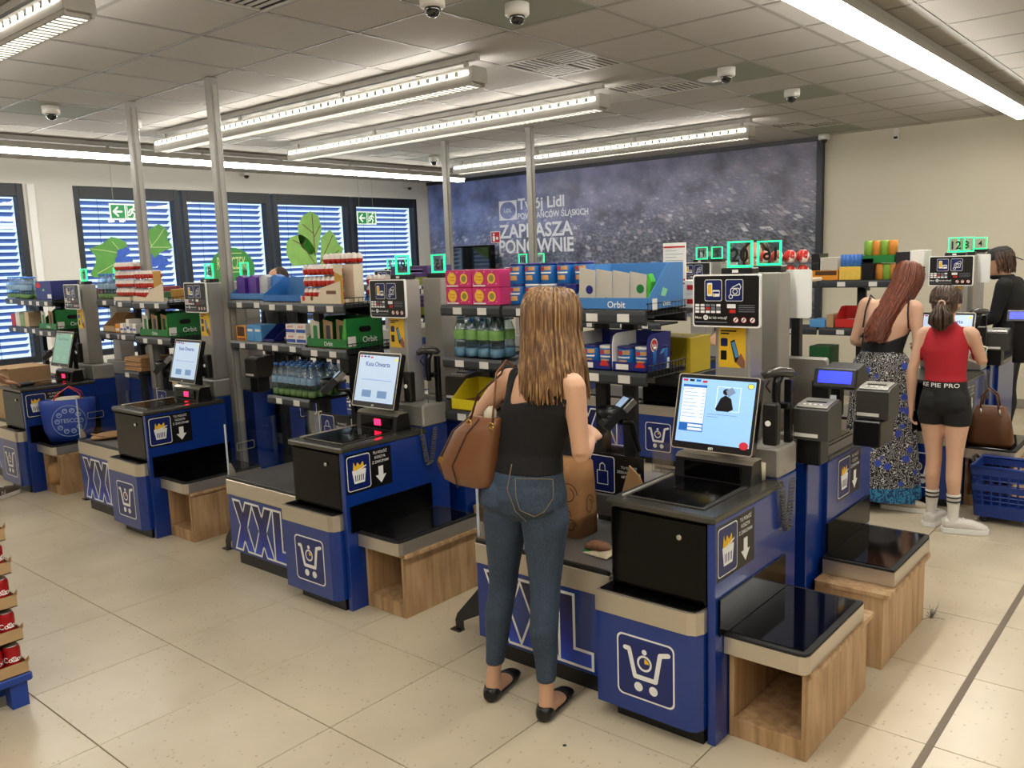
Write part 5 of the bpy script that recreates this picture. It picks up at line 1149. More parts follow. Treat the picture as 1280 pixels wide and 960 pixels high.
for lv, zz_ in enumerate((z2, z2+.181)):
    for i in range(4):
        tag(obj('crisps_can', MB().lathe([(.03, 0), (.034, .003), (.034, .108 if lv == 0 else .1), (.03, .12 if lv == 0 else .11)], 14), CR[(i+lv) % 2], None, (W(1098+i*9, 330, Y2).x if lv == 0 else W(1083+i*10, 330, Y2).x, Y2+.05, zz_)), '%s crisps can, %s from the left of the %s layer' % (['orange', 'green'][(i+lv) % 2], ['first', 'second', 'third', 'fourth'][i], ['lower', 'upper'][lv]), 'crisps can', 'canned crisps')
at2(1119, 1136, 'dark_display', 'tall dark carton above the head of the redhead', RACK, .2, z=z2+.0); at2(1137, 1155, 'white_pack', 'white carton left of the reversed screen sign 12', PAPER, .21)
z3 = 1.1055
t = tray('red_tray', 'red plastic tray on the second shelf behind the redhead', 'tray', W(1044, 385, Y2).x, Y2, z3, .2, .24, .07, .16, RED, KRAFT); obj('filling', MB().box(.02, .18, .03, .2, .008, .06, .02), PAPER, t)
at2(1013, 1033, 'blue_pack', 'blue pack left of the red tray', LBLUE, .06, z=z3); at2(1034, 1043, 'kraft_carton', 'small brown carton beside the red tray', KRAFT, .1, z=z3)
at2(1100, 1118, 'pink_pack', 'pink striped carton seen past the shoulder of the redhead', mat('carton_magenta', '#a02a62', .5, var=.4, scale=20), .17, z=z3); at2(1013, 1040, 'green_carton', 'dark green carton low behind the white sign back', DGREEN, .17, z=.785)
# further small goods on rear shelves
rr = random.Random(3); cols = ['#8d2c34', '#d8d4c8', '#2f5aa8', '#c99a3a', '#3f7a4a', '#6a4a86', '#b96a2a']
for k in range(4):
    d = PITCH*k; x = -3.14-d+(.38 if k in (0,) else .3 if k == 1 else 0); n = 0
    while x < -1.98-d and k > 1:
        w = rr.uniform(.09, .16); cc = rr.choice(cols)
        carton('snack_carton', {'#8d2c34': 'dark red', '#d8d4c8': 'cream', '#2f5aa8': 'blue', '#c99a3a': 'ochre', '#3f7a4a': 'green', '#6a4a86': 'violet', '#b96a2a': 'orange'}[cc]+' carton on the rear shelf behind '+['', '', 'the white eggs', 'the navy carton'][k], 'carton', x, 3.53, 1.4735, w-.006, .16, rr.uniform(.07, .13), mat('rear_'+cc[1:], cc, .55, var=.15), group='rear shelf cartons'); x += w; n += 1
# ------------------------------------------------------------ people
def loft(mb, secs, n=18):
    """closed skin over elliptical sections: (centre, half axis a, half axis b)"""
    v = []
    for c, a, b_ in secs:
        for j in range(n):
            t_ = 2*math.pi*j/n; v.append(c+a*math.cos(t_)+b_*math.sin(t_))
    k = len(secs); f = [(i*n+j, i*n+(j+1) % n, (i+1)*n+(j+1) % n, (i+1)*n+j) for i in range(k-1) for j in range(n)]
    f += [tuple(range(n))[::-1], tuple((k-1)*n+j for j in range(n))]
    mb.add(v, f)
def remesh(mb, vox, smooth=6):
    me = mb.mesh('b'); o = bpy.data.objects.new('b', me); COL.objects.link(o)
    r = o.modifiers.new('r', 'REMESH'); r.mode = 'VOXEL'; r.voxel_size = vox
    s_ = o.modifiers.new('s', 'SMOOTH'); s_.factor = .5; s_.iterations = smooth
    dg = bpy.context.evaluated_depsgraph_get(); ev = o.evaluated_get(dg); em_ = ev.to_mesh()
    nv = len(em_.vertices); co = np.empty(nv*3); em_.vertices.foreach_get('co', co); co = co.reshape(-1, 3)
    no_ = np.empty(nv*3); em_.vertices.foreach_get('normal', no_); no_ = no_.reshape(-1, 3)
    fs = [tuple(p.vertices) for p in em_.polygons]
    ev.to_mesh_clear(); bpy.data.objects.remove(o); bpy.data.meshes.remove(me)
    return co, no_, fs
def raw(name, co, fs, mt, parent):
    me = bpy.data.meshes.new(name); me.from_pydata([tuple(p) for p in co], [], fs); me.polygons.foreach_set('use_smooth', [True]*len(fs)); me.materials.append(mt); me.update()
    o = bpy.data.objects.new(name, me); COL.objects.link(o); o.parent = parent; return o
def garment(body, name, pred, off, mt, parent, its=10):
    """cloth cut from the body surface, pushed out, with smoothed hems and a turned-in edge"""
    co, no_, fs, cen = body
    keep = pred(cen); sel = [f for f, k in zip(fs, keep) if k]
    used = sorted({i for f in sel for i in f}); mp = {i: j for j, i in enumerate(used)}
    p = co[used].copy(); nn = no_[used]; sel = [tuple(mp[i] for i in f) for f in sel]
    ec = {}
    for f in sel:
        for a, c in zip(f, f[1:]+f[:1]): ec[(min(a, c), max(a, c))] = ec.get((min(a, c), max(a, c)), 0)+1
    nb = {}
    for (a, c), k in ec.items():
        if k == 1: nb.setdefault(a, []).append(c); nb.setdefault(c, []).append(a)
    ids = [i for i in nb if len(nb[i]) == 2]
    if ids:
        A = np.array(ids); N1 = np.array([nb[i][0] for i in ids]); N2 = np.array([nb[i][1] for i in ids])
        for _ in range(its): p[A] = p[A]*.4+.3*(p[N1]+p[N2])
    q = p+nn*off
    inner = p+nn*.0005; n = len(q)
    allv = np.vstack([q, inner]); rim = []
    for f in sel:
        for a, c in zip(f, f[1:]+f[:1]):
            if ec[(min(a, c), max(a, c))] == 1: rim.append((c, a, n+a, n+c))
    return raw(name, allv, sel+rim, mt, parent)
def hand(mb, w, d, nrm, side, L=.17, curl=.5, spread=.012):
    """palm and five fingers; d along the hand, nrm out of the palm, side towards the thumb"""
    d = d.normalized(); nrm = (nrm-d*nrm.dot(d)).normalized(); u = (side-d*side.dot(d)-nrm*side.dot(nrm)).normalized()
    loft(mb, [(w-d*.01, u*.024, nrm*.018), (w+d*L*.12, u*.03, nrm*.016), (w+d*L*.35, u*.038, nrm*.015), (w+d*L*.5, u*.037, nrm*.012)], 12)
    for i, (o, ln) in enumerate(((.03, .40), (.01, .46), (-.010, .42), (-.029, .33))):
        b0 = w+d*L*.46+u*o; dd = d.copy(); p = [b0-d*.015, b0]; cur = b0
        for s_ in range(3):
            ang = curl*(.55+.35*s_); dd = (dd*math.cos(ang)+nrm*math.sin(ang)).normalized() if s_ or curl else dd
            nrm2 = nrm
            cur = cur+dd*L*ln*(.42, .33, .25)[s_]; p.append(cur)
        mb.tube(p, [.0085, .009, .0085, .0075, .0062], 8)
    b0 = w+d*L*.14+u*.026; mb.tube([b0-u*.012, b0+u*.012+d*L*.1+nrm*.008, b0+u*.022+d*L*.24+nrm*.018, b0+u*.02+d*L*.36+nrm*.026], [.014, .012, .0095, .007], 8)
V = Vector
DK = ('face', 'pnL', 'pnR', 'thL', 'thR', 'hdL', 'hdR')
def person(label, J, skin, vox=.007, build=1.0, yaw=0, hl=(.5, .5), shoes_h=.0):
    """J: joints in world metres. Returns root and remeshed body"""
    t = thing('person', label, 'person', (J['pelvis'].x, J['pelvis'].y, 0))
    o = V((J['pelvis'].x, J['pelvis'].y, 0)); J = {k: v-o if isinstance(v, Vector) and k not in ('face', 'pnL', 'pnR', 'thL', 'thR', 'hdL', 'hdR') else v for k, v in J.items()}
    fw = V((math.sin(yaw)*-1, math.cos(yaw), 0)); lt = V((-fw.y, fw.x, 0)); up = V((0, 0, 1)); mb = MB(); B = build
    pe, wa, ch, nk, hd = J['pelvis'], J['waist'], J['chest'], J['neck'], J['head']
    sl, sr = J['shoL'], J['shoR']; sm_ = (sl+sr)/2; sw = (sl-sr).length/2; sax = (sl-sr).normalized()
    hw = J.get('hipw', .165)*B; ww = J.get('waistw', .12)*B; cw = J.get('chestw', .14)*B
    loft(mb, [(pe-up*.085, lt*hw*.55, fw*.07*B), (pe-up*.055, lt*hw*.93, fw*.105*B), (pe, lt*hw, fw*.118*B), (pe*.55+wa*.45, lt*(hw*.45+ww*.52), fw*.102*B), (wa, lt*ww, fw*.083*B), (wa*.5+ch*.5, lt*(ww*.45+cw*.56), fw*.092*B), (ch, (lt*.5+sax*.5)*cw*1.05, fw*.104*B),
              (ch*.45+sm_*.55, sax*(cw*.55+sw*.42), fw*.092*B), (sm_+up*.004, sax*sw*.94, fw*.062*B), (sm_*.6+nk*.4+up*.012, sax*sw*.5, fw*.052*B), (nk, sax*.052, fw*.052), (nk*.4+hd*.6-up*.02, sax*.047, fw*.05)], 24)
    for s_ in (-1, 1): loft(mb, [(pe+lt*s_*hw*.48-fw*.05*B-up*.06, lt*.04, fw*.04), (pe+lt*s_*hw*.5-fw*.062*B-up*.03, lt*hw*.42, fw*.062*B), (pe+lt*s_*hw*.48-fw*.05*B+up*.03, lt*hw*.38, fw*.06*B), (pe+lt*s_*hw*.42-fw*.03+up*.08, lt*.03, fw*.03)], 14)
    for s_, k in ((1, 'L'), (-1, 'R')):
        h, kn, an, to = pe+lt*s_*hw*.52-up*.04, J['knee'+k], J['ank'+k], J['toe'+k]
        calf = kn.lerp(an, .3)-fw*.012
        loft(mb, [(h+up*.03, lt*.07*B, fw*.09*B), (h-up*.05, lt*.086*B, fw*.094*B), (h.lerp(kn, .45), lt*.07*B, fw*.076*B), (h.lerp(kn, .82), lt*.054*B, fw*.058*B), (kn, lt*.05*B, fw*.056*B), (calf, lt*.048*B, fw*.056*B), (kn.lerp(an, .6), lt*.038*B, fw*.043*B), (kn.lerp(an, .9), lt*.028*B, fw*.032*B), (an, lt*.029*B, fw*.035*B), (an-up*.03, lt*.03, fw*.038)], 16)
        fd = (to-an); fd.z = 0; fl = fd.length; fd = fd.normalized(); fu = V((-fd.y, fd.x, 0)); g = V((an.x, an.y, 0))
        loft(mb, [(g-fd*.045+up*.028, fu*.018, up*.02), (g-fd*.03+up*.032, fu*.028, up*.03), (g+fd*.02+up*.042, fu*.031, up*.04), (g+fd*.07+up*.034, fu*.036, up*.03), (g+fd*fl*.75+up*.022, fu*.041, up*.018), (g+fd*fl+up*.016, fu*.028, up*.012)], 14)
        s0, el, wr = J['sho'+k], J['elb'+k], J['wri'+k]
        ad = (el-s0).normalized(); x1 = ad.cross(up if abs(ad.z) < .9 else fw).normalized(); x2 = ad.cross(x1)
        bd = (wr-el).normalized(); y1 = bd.cross(up if abs(bd.z) < .9 else fw).normalized(); y2 = bd.cross(y1)
        loft(mb, [(s0-sax*s_*.02-ad*.036, x1*.014*B, x2*.014*B), (s0-sax*s_*.014-ad*.027, x1*.032*B, x2*.032*B), (s0-sax*s_*.008-ad*.012, x1*.042*B, x2*.043*B), (s0+ad*.012, x1*.045*B, x2*.047*B), (s0.lerp(el, .35), x1*.041*B, x2*.042*B), (s0.lerp(el, .8), x1*.034*B, x2*.035*B), (el, x1*.034*B, x2*.033*B)], 14)
        loft(mb, [(el-bd*.015, y1*.03*B, y2*.03*B), (el.lerp(wr, .1), y1*.035*B, y2*.034*B), (el.lerp(wr, .3), y1*.036*B, y2*.033*B), (el.lerp(wr, .8), y1*.025*B, y2*.022*B), (wr, y1*.023*B, y2*.019*B)], 14)
        hand(mb, wr, J.get('hd'+k, bd), J.get('pn'+k, -fw), J.get('th'+k, lt*-s_), .165*J.get('hs', 1), hl[0] if k == 'L' else hl[1])
    # head with face
    hf = J.get('face', fw); hs = hf.cross(up).normalized()*-1; hu = hf.cross(hs) if hf.cross(hs).z > 0 else hs.cross(hf)
    R_ = J.get('hr', 1.0)
    loft(mb, [(hd+hu*z*R_+hf*o_*R_, hs*a*R_, hf*b_*R_) for z, a, b_, o_ in ((-.115, .03, .03, .045), (-.1, .042, .055, .03), (-.07, .056, .075, .018), (-.03, .066, .088, .006), (.01, .071, .094, 0), (.05, .07, .092, -.004), (.085, .058, .077, -.006), (.108, .036, .048, -.006), (.116, .012, .016, -.006))], 22)
    loft(mb, [(hd+hf*.085*R_+hu*.02, hs*.008, hf*.008), (hd+hf*.1*R_-hu*.015, hs*.012, hf*.014), (hd+hf*.1*R_-hu*.03, hs*.016, hf*.016), (hd+hf*.085*R_-hu*.038, hs*.012, hf*.01)], 10)
    loft(mb, [(hd+hf*.088*R_-hu*.054, hs*.02, hf*.006), (hd+hf*.092*R_-hu*.06, hs*.024, hf*.008), (hd+hf*.088*R_-hu*.068, hs*.018, hf*.006)], 10)
    for s_ in (-1, 1): loft(mb, [(hd+hs*s_*.068*R_-hu*.028, hs*.008, hf*.008), (hd+hs*s_*.076*R_-hu*.008-hf*.004, hs*.009, hf*.016), (hd+hs*s_*.079*R_+hu*.016-hf*.008, hs*.009, hf*.018), (hd+hs*s_*.074*R_+hu*.03-hf*.004, hs*.006, hf*.01)], 10)
    co, no_, fs = remesh(mb, vox); cen = np.array([co[list(f)].mean(0) for f in fs])
    body = raw('body', co, fs, skin, t)
    for s_ in (-1, 1):
        e = obj('eye', MB().lathe([(.001, -.009), (.007, -.005), (.009, 0), (.007, .005), (.001, .009)], 10).move(hd+hf*.082*R_+hs*s_*.03+hu*.006), mat('eye_white', '#d9d4cc', .2), t)
        obj('brow', MB().tube([hd+hf*.088*R_+hs*s_*.016+hu*.028, hd+hf*.09*R_+hs*s_*.032+hu*.033, hd+hf*.08*R_+hs*s_*.048+hu*.028], .003, 5), mat('brow_brown', '#3a281c', .8), t)
    return t, (co, no_, fs, cen), J, o, (fw, lt, up, hf, hs, hu)
def hairmat(name, dark, mid, light):
    m, nt, b = nodes_of(name); tc = nt.nodes.new('ShaderNodeTexCoord'); mp_ = nt.nodes.new('ShaderNodeMapping'); mp_.inputs['Scale'].default_value = (60, 60, 1.2); nt.links.new(tc.outputs['Object'], mp_.inputs[0])
    nz = nt.nodes.new('ShaderNodeTexNoise'); nz.inputs['Scale'].default_value = 2.2; nz.inputs['Detail'].default_value = 4; nt.links.new(mp_.outputs[0], nz.inputs['Vector'])
    rm = ramp(nt, [(.3, dark), (.5, mid), (.72, light)], nz.outputs['Fac']); nt.links.new(rm.outputs[0], b.inputs['Base Color']); b.inputs['Roughness'].default_value = .42; return m
def hair(t, hd, hf, hs, hu, R_, mt, zend, N=300, tie=None, tail=0, drop=None, gather=1.0, seed=1, back=None, r0=.0075, face=55, thick=.01):
    """strands laid over the skull from the crown, falling to zend, or gathered in a tail"""
    rr = random.Random(seed); mb = MB()
    back = back or V((0, 0, 0))
    lay = [(z, a+.008, b_+.008, o_) for z, a, b_, o_ in ((.116, .012, .016, -.006), (.108, .036, .048, -.006), (.085, .058, .077, -.006), (.05, .07, .092, -.004), (.01, .071, .094, -.002), (-.03, .069, .09, -.004))]
    secs = [(hd+hu*z*R_+hf*(o_-.012)*R_, hs*(a-.002)*R_, hf*(b_-.008)*R_) for z, a, b_, o_ in lay[::-1]]
    loft(mb, [(hd-hu*.06*R_-hf*.03, hs*.05, hf*.05)]+secs, 20)
    for i in range(N):
        ph = math.radians(rr.uniform(face, 360-face)); e = rr.uniform(.0, thick); p = []; part = rr.uniform(-.5, 1)
        for z, a, b_, o_ in lay[(1 if i % 3 else 0):]:
            p.append(hd+hu*(z+e*.6)*R_+hf*((b_+e)*math.cos(ph)+o_)*R_+hs*(a+e)*math.sin(ph)*R_)
        if tie is not None:
            p = p[:-1-(i % 2)]; last = p[-1]; mid = last.lerp(tie, .55)+(last-hd).normalized()*.008; p += [mid, tie+V((rr.gauss(0, .006), rr.gauss(0, .006), rr.gauss(0, .006)))]
            q = tie-hf*.03+V((rr.gauss(0, .012), rr.gauss(0, .012), -.02)); dirx = V((rr.gauss(0, .016), rr.gauss(0, .016), 0))
            if i % 2 == 0: p += [q, q+dirx-V((0, 0, tail*.4)), q+dirx*1.1-V((0, 0, tail*.75)), q+dirx*.4-V((0, 0, tail+rr.uniform(-.03, .01)))]
        else:
            last = p[-1]; zl = last.z; ze = zend+rr.uniform(-.02, .05)*(1 if abs(math.sin(ph)) < .7 else 1.3)
            lx = last-hd; out = V((lx.x, lx.y, 0))
            n = 5
            for s_ in range(1, n+1):
                f_ = s_/n; c = hd+out*(1-(1-gather)*f_)+back*f_
                p.append(V((c.x+rr.gauss(0, .0012), c.y+rr.gauss(0, .0012), zl+(ze-zl)*f_)))
        rs = [r0*.5]+[r0]*(len(p)-2)+[r0*.35]; mb.tube(p, rs, 5, cap=False)
    return obj('hair', mb, mt, t)
SK1 = mat('skin_light', '#c79a7c', .5, var=.05, scale=8, trans=.0); SK2 = mat('skin_fair', '#cfa58a', .5, var=.05, scale=8); SK3 = mat('skin_tan', '#b88a6d', .5, var=.06, scale=8)
TOPB = mat('knit_black', '#0b0b0d', .85, var=.3, scale=80, bump=.15)
m, nt, b = nodes_of('denim')
tc = nt.nodes.new('ShaderNodeTexCoord'); n1 = nt.nodes.new('ShaderNodeTexNoise'); n1.inputs['Scale'].default_value = 5; n2 = nt.nodes.new('ShaderNodeTexNoise'); n2.inputs['Scale'].default_value = 240
nt.links.new(tc.outputs['Object'], n1.inputs[0]); nt.links.new(tc.outputs['Object'], n2.inputs[0])
mxx = nt.nodes.new('ShaderNodeMix'); mxx.data_type = 'RGBA'; r1 = ramp(nt, [(.3, '#1f2b39'), (.7, '#33445a')], n1.outputs['Fac']); r2 = ramp(nt, [(.35, '#18222e'), (.65, '#4b5b6d')], n2.outputs['Fac']); mxx.inputs[0].default_value = .35
nt.links.new(r1.outputs[0], mxx.inputs[6]); nt.links.new(r2.outputs[0], mxx.inputs[7]); nt.links.new(mxx.outputs[2], b.inputs['Base Color']); b.inputs['Roughness'].default_value = .8
mpz = nt.nodes.new('ShaderNodeMapping'); mpz.inputs['Scale'].default_value = (6, 6, 34); nt.links.new(tc.outputs['Object'], mpz.inputs[0]); n3 = nt.nodes.new('ShaderNodeTexNoise'); n3.inputs['Scale'].default_value = 1; n3.inputs['Detail'].default_value = 2; nt.links.new(mpz.outputs[0], n3.inputs[0])
bp_ = nt.nodes.new('ShaderNodeBump'); bp_.inputs['Strength'].default_value = .35; bp_.inputs['Distance'].default_value = .012; nt.links.new(n3.outputs['Fac'], bp_.inputs['Height']); nt.links.new(bp_.outputs[0], b.inputs['Normal'])
DENIM = m

# --- the woman in jeans, seen from behind
Y0 = 2.36
J = dict(pelvis=V((-1.965, Y0, .865)), waist=V((-1.945, Y0+.005, 1.03)), chest=V((-1.89, Y0+.01, 1.2)), neck=V((-1.865, Y0+.02, 1.385)), head=V((-1.862, Y0+.055, 1.495)),
         shoL=W(628, 466, Y0)+V((.03, 0, -.02)), shoR=W(728, 476, Y0)+V((-.04, 0, -.008)), elbL=V((-2.235, Y0-.02, 1.07)), elbR=V((-1.705, Y0-.0, 1.045)), wriL=V((-2.12, Y0+.2, 1.0)), wriR=V((-1.80, Y0+.2, 1.06)),
         kneeL=V((-2.10, Y0+.01, .47)), kneeR=V((-1.885, Y0+.0, .47)), ankL=V((-2.145, Y0-.02, .085)), ankR=V((-1.885, Y0-.01, .085)), toeL=V((-2.2, Y0+.17, 0)), toeR=V((-1.93, Y0+.18, 0)), hipw=.168, waistw=.133, chestw=.15, pnL=V((.6, 0, -.6)), pnR=V((-.6, .2, -.5)), face=V((-.15, .98, -.1)).normalized(), hr=.93)
J['thL'] = V((.2, .3, .9)); J['thR'] = V((-.2, .3, .9))
wt, body, j, o_, ax = person('woman in black tank top and blue jeans with long brown hair, seen from behind', J, SK1, .006, .97, yaw=.12)
fw, lt, up, hf, hs, hu = ax
garment(body, 'jeans', lambda c: (c[:, 2] < .985) & (c[:, 2] > .155) & (np.hypot(c[:, 0]-j['wriL'].x, c[:, 1]-j['wriL'].y) > .09) & ((np.abs(c[:, 0]) < .26) & (c[:, 1] < .17)), .006, DENIM, wt)
mx_ = j['chest'].x
def ttop(c):
    inz = (c[:, 2] > .955); arm = (c[:, 0]-(j['waist'].x+(c[:, 2]-1.03)*.30) < -.165) | (c[:, 0]-(j['waist'].x+(c[:, 2]-1.03)*.30) > .152)
    low = (c[:, 2] < 1.225+.02*np.clip((c[:, 0]-mx_)/.1, -1, 1)) & ~arm
    xl = c[:, 0]-((j['shoL'].x+j['shoR'].x)/2)
    strap = (c[:, 2] >= 1.2) & (c[:, 2] < 1.45) & (np.abs(np.abs(xl)-.098) < .019)
    hand_ = (c[:, 1] > .14) & (c[:, 2] < 1.17)
    return inz & (low | strap) & ~hand_
garment(body, 'tank_top', ttop, .007, TOPB, wt)
HB = hairmat('hair_brown_blonde', '#3a2513', '#6e4c2b', '#b08a58')
hair(wt, j['head'], hf, hs, hu, 1.0, HB, W(680, 494, Y0).z, 620, back=V((.02, -.012, 0)), gather=1.22, seed=2, face=36, thick=.022, r0=.006)
DT = mat('denim_seam', '#7d6a4c', .8)
# back pockets and seams of the jeans
def on_back(px, py): return W(px, py, Y0-.128*1.0)-o_
pk = MB()
for poly in ([(644, 598), (691, 599), (692, 622), (680, 640), (668, 646), (650, 638), (645, 622)],):
    pts = [on_back(a, c) for a, c in poly]; pk.tube(pts+[pts[0]], .0014, 5)
so = MB().tube([on_back(634, 582)+V((0, .025, 0)), on_back(634, 612)+V((0, .0, 0)), on_back(642, 640)+V((0, .01, 0)), on_back(650, 655)+V((0, .035, 0))], .0016, 5)
pkp = obj('back_pocket', pk, DT, wt); obj('seat_seam', so, DT, wt)
SHB = mat('shoe_black', '#0c0b0b', .4, var=.2)
garment(body, 'ballet_flat', lambda c: (c[:, 2] < .058) & (c[:, 0] < -.02) & ((c[:, 2] < .03) | (c[:, 1] < -.02+.0) | (c[:, 1] > .095)), .006, SHB, wt, 14)
garment(body, 'ballet_flat', lambda c: (c[:, 2] < .058) & (c[:, 0] > -.02) & ((c[:, 2] < .03) | (c[:, 1] < -.01+.0) | (c[:, 1] > .105)), .006, SHB, wt, 14)

# --- the girl in the red top
Y1 = 5.52
J = dict(pelvis=V((-1.285, Y1, .80)), waist=V((-1.29, Y1+.01, .95)), chest=V((-1.30, Y1+.02, 1.10)), neck=V((-1.305, Y1+.03, 1.255)), head=V((-1.315, Y1+.05, 1.365)),
         shoL=V((-1.425, Y1+.02, 1.2)), shoR=V((-1.165, Y1+.03, 1.205)), elbL=V((-1.475, Y1-.01, .96)), elbR=V((-1.115, Y1+.1, 1.03)), wriL=V((-1.478, Y1+.02, .74)), wriR=W(1214, 432, Y1+.27),
         kneeL=V((-1.335, Y1+.005, .43)), kneeR=V((-1.215, Y1-.02, .43)), ankL=V((-1.345, Y1+.03, .085)), ankR=V((-1.205, Y1-.04, .085)), toeL=V((-1.33, Y1+.19, 0)), toeR=V((-1.06, Y1+.01, 0)), hipw=.15, waistw=.118, chestw=.128, face=V((-.05, 1, -.12)).normalized(), hr=.93, hs=.92, pnL=V((1, .2, 0)), thL=V((.2, 1, 0)), hdR=V((-.1, .8, .1)), pnR=V((-1, .2, -.3)), thR=V((0, .3, 1)))
gt, body, j, o_, ax = person('girl in red sleeveless top and black shorts with a ponytail', J, SK2, .007, .9, yaw=0)
fw, lt, up, hf, hs, hu = ax
REDT = mat('cotton_red', '#a81524', .8, var=.08, scale=10, bump=.2)
def redtop(c):
    arm = (c[:, 0] < -.145-.0*(c[:, 2])) | (c[:, 0] > .125)
    low = (c[:, 2] > .915) & (c[:, 2] < 1.12) & ~arm
    hi = (c[:, 2] >= 1.12) & (c[:, 2] < 1.262) & (np.abs(c[:, 0]+.01) < .118-.03*np.clip((c[:, 2]-1.12)/.12, 0, 1)) & (c[:, 1] < .2)
    return (low | hi) & (c[:, 1] < .16)
garment(body, 'red_top', redtop, .007, REDT, gt)
SHO = mat('shorts_black', '#0a0a0b', .8, var=.2)
garment(body, 'shorts', lambda c: (c[:, 2] < .925) & (c[:, 2] > .655) & (np.abs(c[:, 0]) < .155) & (c[:, 1] < .16), .006, SHO, gt)
mb = MB()
cyl = lambda a, b_, o=0: (j['waist'].x+.128*math.sin(a/.118), j['waist'].y-.098*math.cos(a/.118)-.006, b_)
mb.text('KE PIE PRO', .026, lambda a, b_, o=0: cyl(a, b_), -.115, .885, 'l', wide=1.25)
obj('waistband_print', mb, WHITE, gt)
SOCK = mat('sock_white', '#d6d2ca', .85); SNK = mat('sneaker_white', '#cfcac2', .5, var=.05)
for s_, xs in (('L', (-.2, -.0)), ('R', (.0, .2))):
    k_ = garment(body, 'sock', lambda c: (c[:, 2] < .235) & (c[:, 2] > .05) & (c[:, 0] > xs[0]) & (c[:, 0] < xs[1]) & (np.hypot(c[:, 0]-j['ank'+s_].x, c[:, 1]-j['ank'+s_].y) < .075), .006, SOCK, gt)
    cc = j['knee'+s_].lerp(j['ank'+s_], .67)
    for zz_ in (.186, .212):
        ms_ = MB().lathe([(.037, 0), (.0398, .001), (.0398, .009), (.037, .01)], 20); ms_.v = [(x+cc.x, y*1.14+cc.y-.002, z+zz_) for x, y, z in ms_.v]; obj('sock_stripe', ms_, BLACK, k_)
def sneaker(par, an, to, mt, sole, h=.075):
    d = (to-an); d.z = 0; L = d.length+.02; d = d.normalized(); u = V((-d.y, d.x, 0)); g = V((an.x, an.y, 0)); up_ = V((0, 0, 1)); mb = MB()
    loft(mb, [(g-d*.058+up_*.045, u*.024, up_*.03), (g-d*.045+up_*.05, u*.038, up_*.038), (g+d*.0+up_*.052, u*.042, up_*.04), (g+d*.05+up_*.05, u*.043, up_*.036), (g+d*L*.6+up_*.046, u*.045, up_*.034), (g+d*L*.88+up_*.038, u*.043, up_*.026), (g+d*(L+.012)+up_*.032, u*.026, up_*.016)], 18)
    s_ = obj('shoe', mb, mt, par); sm = MB(); n = 20; v = []
    prof = [(-.062, .022), (-.05, .041), (0, .046), (.06, .047), (L*.65, .051), (L*.92, .046), (L+.01, .03), (L+.02, .012)]
    pts = [(g+d*a+u*w_) for a, w_ in prof]+[(g+d*a-u*w_) for a, w_ in prof[::-1]]
    sm.prism([(p.x, p.y) for p in pts], 'z', .002, .03); obj('sole', sm, sole, s_)
    lc = MB()
    for i in range(4): q = g+d*(L*(.32+.1*i))+up_*(.084-.009*i); lc.tube([q-u*.022, q+up_*.004, q+u*.022], .003, 5)
    obj('laces', lc, sole, s_); return s_
for s_ in 'LR': sneaker(gt, j['ank'+s_], j['toe'+s_], SNK, WHITE)
HD = hairmat('hair_dark_brown', '#1c120c', '#3d2a1e', '#6a4a34')
tie = j['head']-hf*.098+hu*.0
hair(gt, j['head'], hf, hs, hu, .93, HD, 0, 260, tie=tie, tail=.13, seed=5, face=62)
obj('hair_tie', MB().tube([tie-hf*.02+hs*.018*math.cos(a*.785)+hu*.018*math.sin(a*.785) for a in range(9)], .006, 6), mat('tie_beige', '#b99a86', .7), gt)
# --- the redhead in the long patterned skirt
Y2p = 5.80
J = dict(pelvis=V((-1.745, Y2p, .90)), waist=V((-1.745, Y2p+.01, 1.05)), chest=V((-1.72, Y2p+.03, 1.22)), neck=V((-1.655, Y2p+.08, 1.395)), head=V((-1.63, Y2p+.13, 1.50)),
         shoL=V((-1.86, Y2p+.03, 1.36)), shoR=V((-1.555, Y2p+.05, 1.34)), elbL=V((-1.93, Y2p+.03, 1.1)), elbR=V((-1.52, Y2p-.0, 1.08)), wriL=V((-1.8, Y2p+.22, 1.05)), wriR=V((-1.60, Y2p+.0, .99)) if False else V((-1.58, Y2p+.21, 1.05)),
         kneeL=V((-1.83, Y2p, .48)), kneeR=V((-1.68, Y2p, .48)), ankL=V((-1.83, Y2p, .085)), ankR=V((-1.65, Y2p-.03, .085)), toeL=V((-1.85, Y2p+.2, 0)), toeR=V((-1.46, Y2p+.0, 0)), hipw=.165, waistw=.132, chestw=.145, face=V((.25, .9, -.3)).normalized(), hr=.95, pnR=V((-.7, 0, -.5)), thR=V((0, .3, 1)), pnL=V((.5, 0, -.7)), thL=V((0, .3, 1)))
rt, body, j, o_, ax = person('red-haired woman in black camisole and long patterned skirt', J, SK2, .008, .97, yaw=-.1)
fw, lt, up, hf, hs, hu = ax
CAM = mat('camisole_navy', '#0d0e14', .7, var=.2)
sc_ = (j['shoL']+j['shoR'])/2
def cami(c):
    cx = (j['waist'].x+(c[:, 2]-1.05)*.25)
    core = (np.abs(c[:, 0]-cx) < .148) & (c[:, 1] < .16) & (c[:, 1] > -.14)
    low = (c[:, 2] > 1.0) & (c[:, 2] < 1.10+.9*np.abs(c[:, 0]-cx)**1.35) & (c[:, 2] < 1.22)
    frontp = (c[:, 2] > 1.0) & (c[:, 2] < 1.24) & (c[:, 1] > .02)
    return core & (low | frontp)
garment(body, 'camisole', cami, .006, CAM, rt)
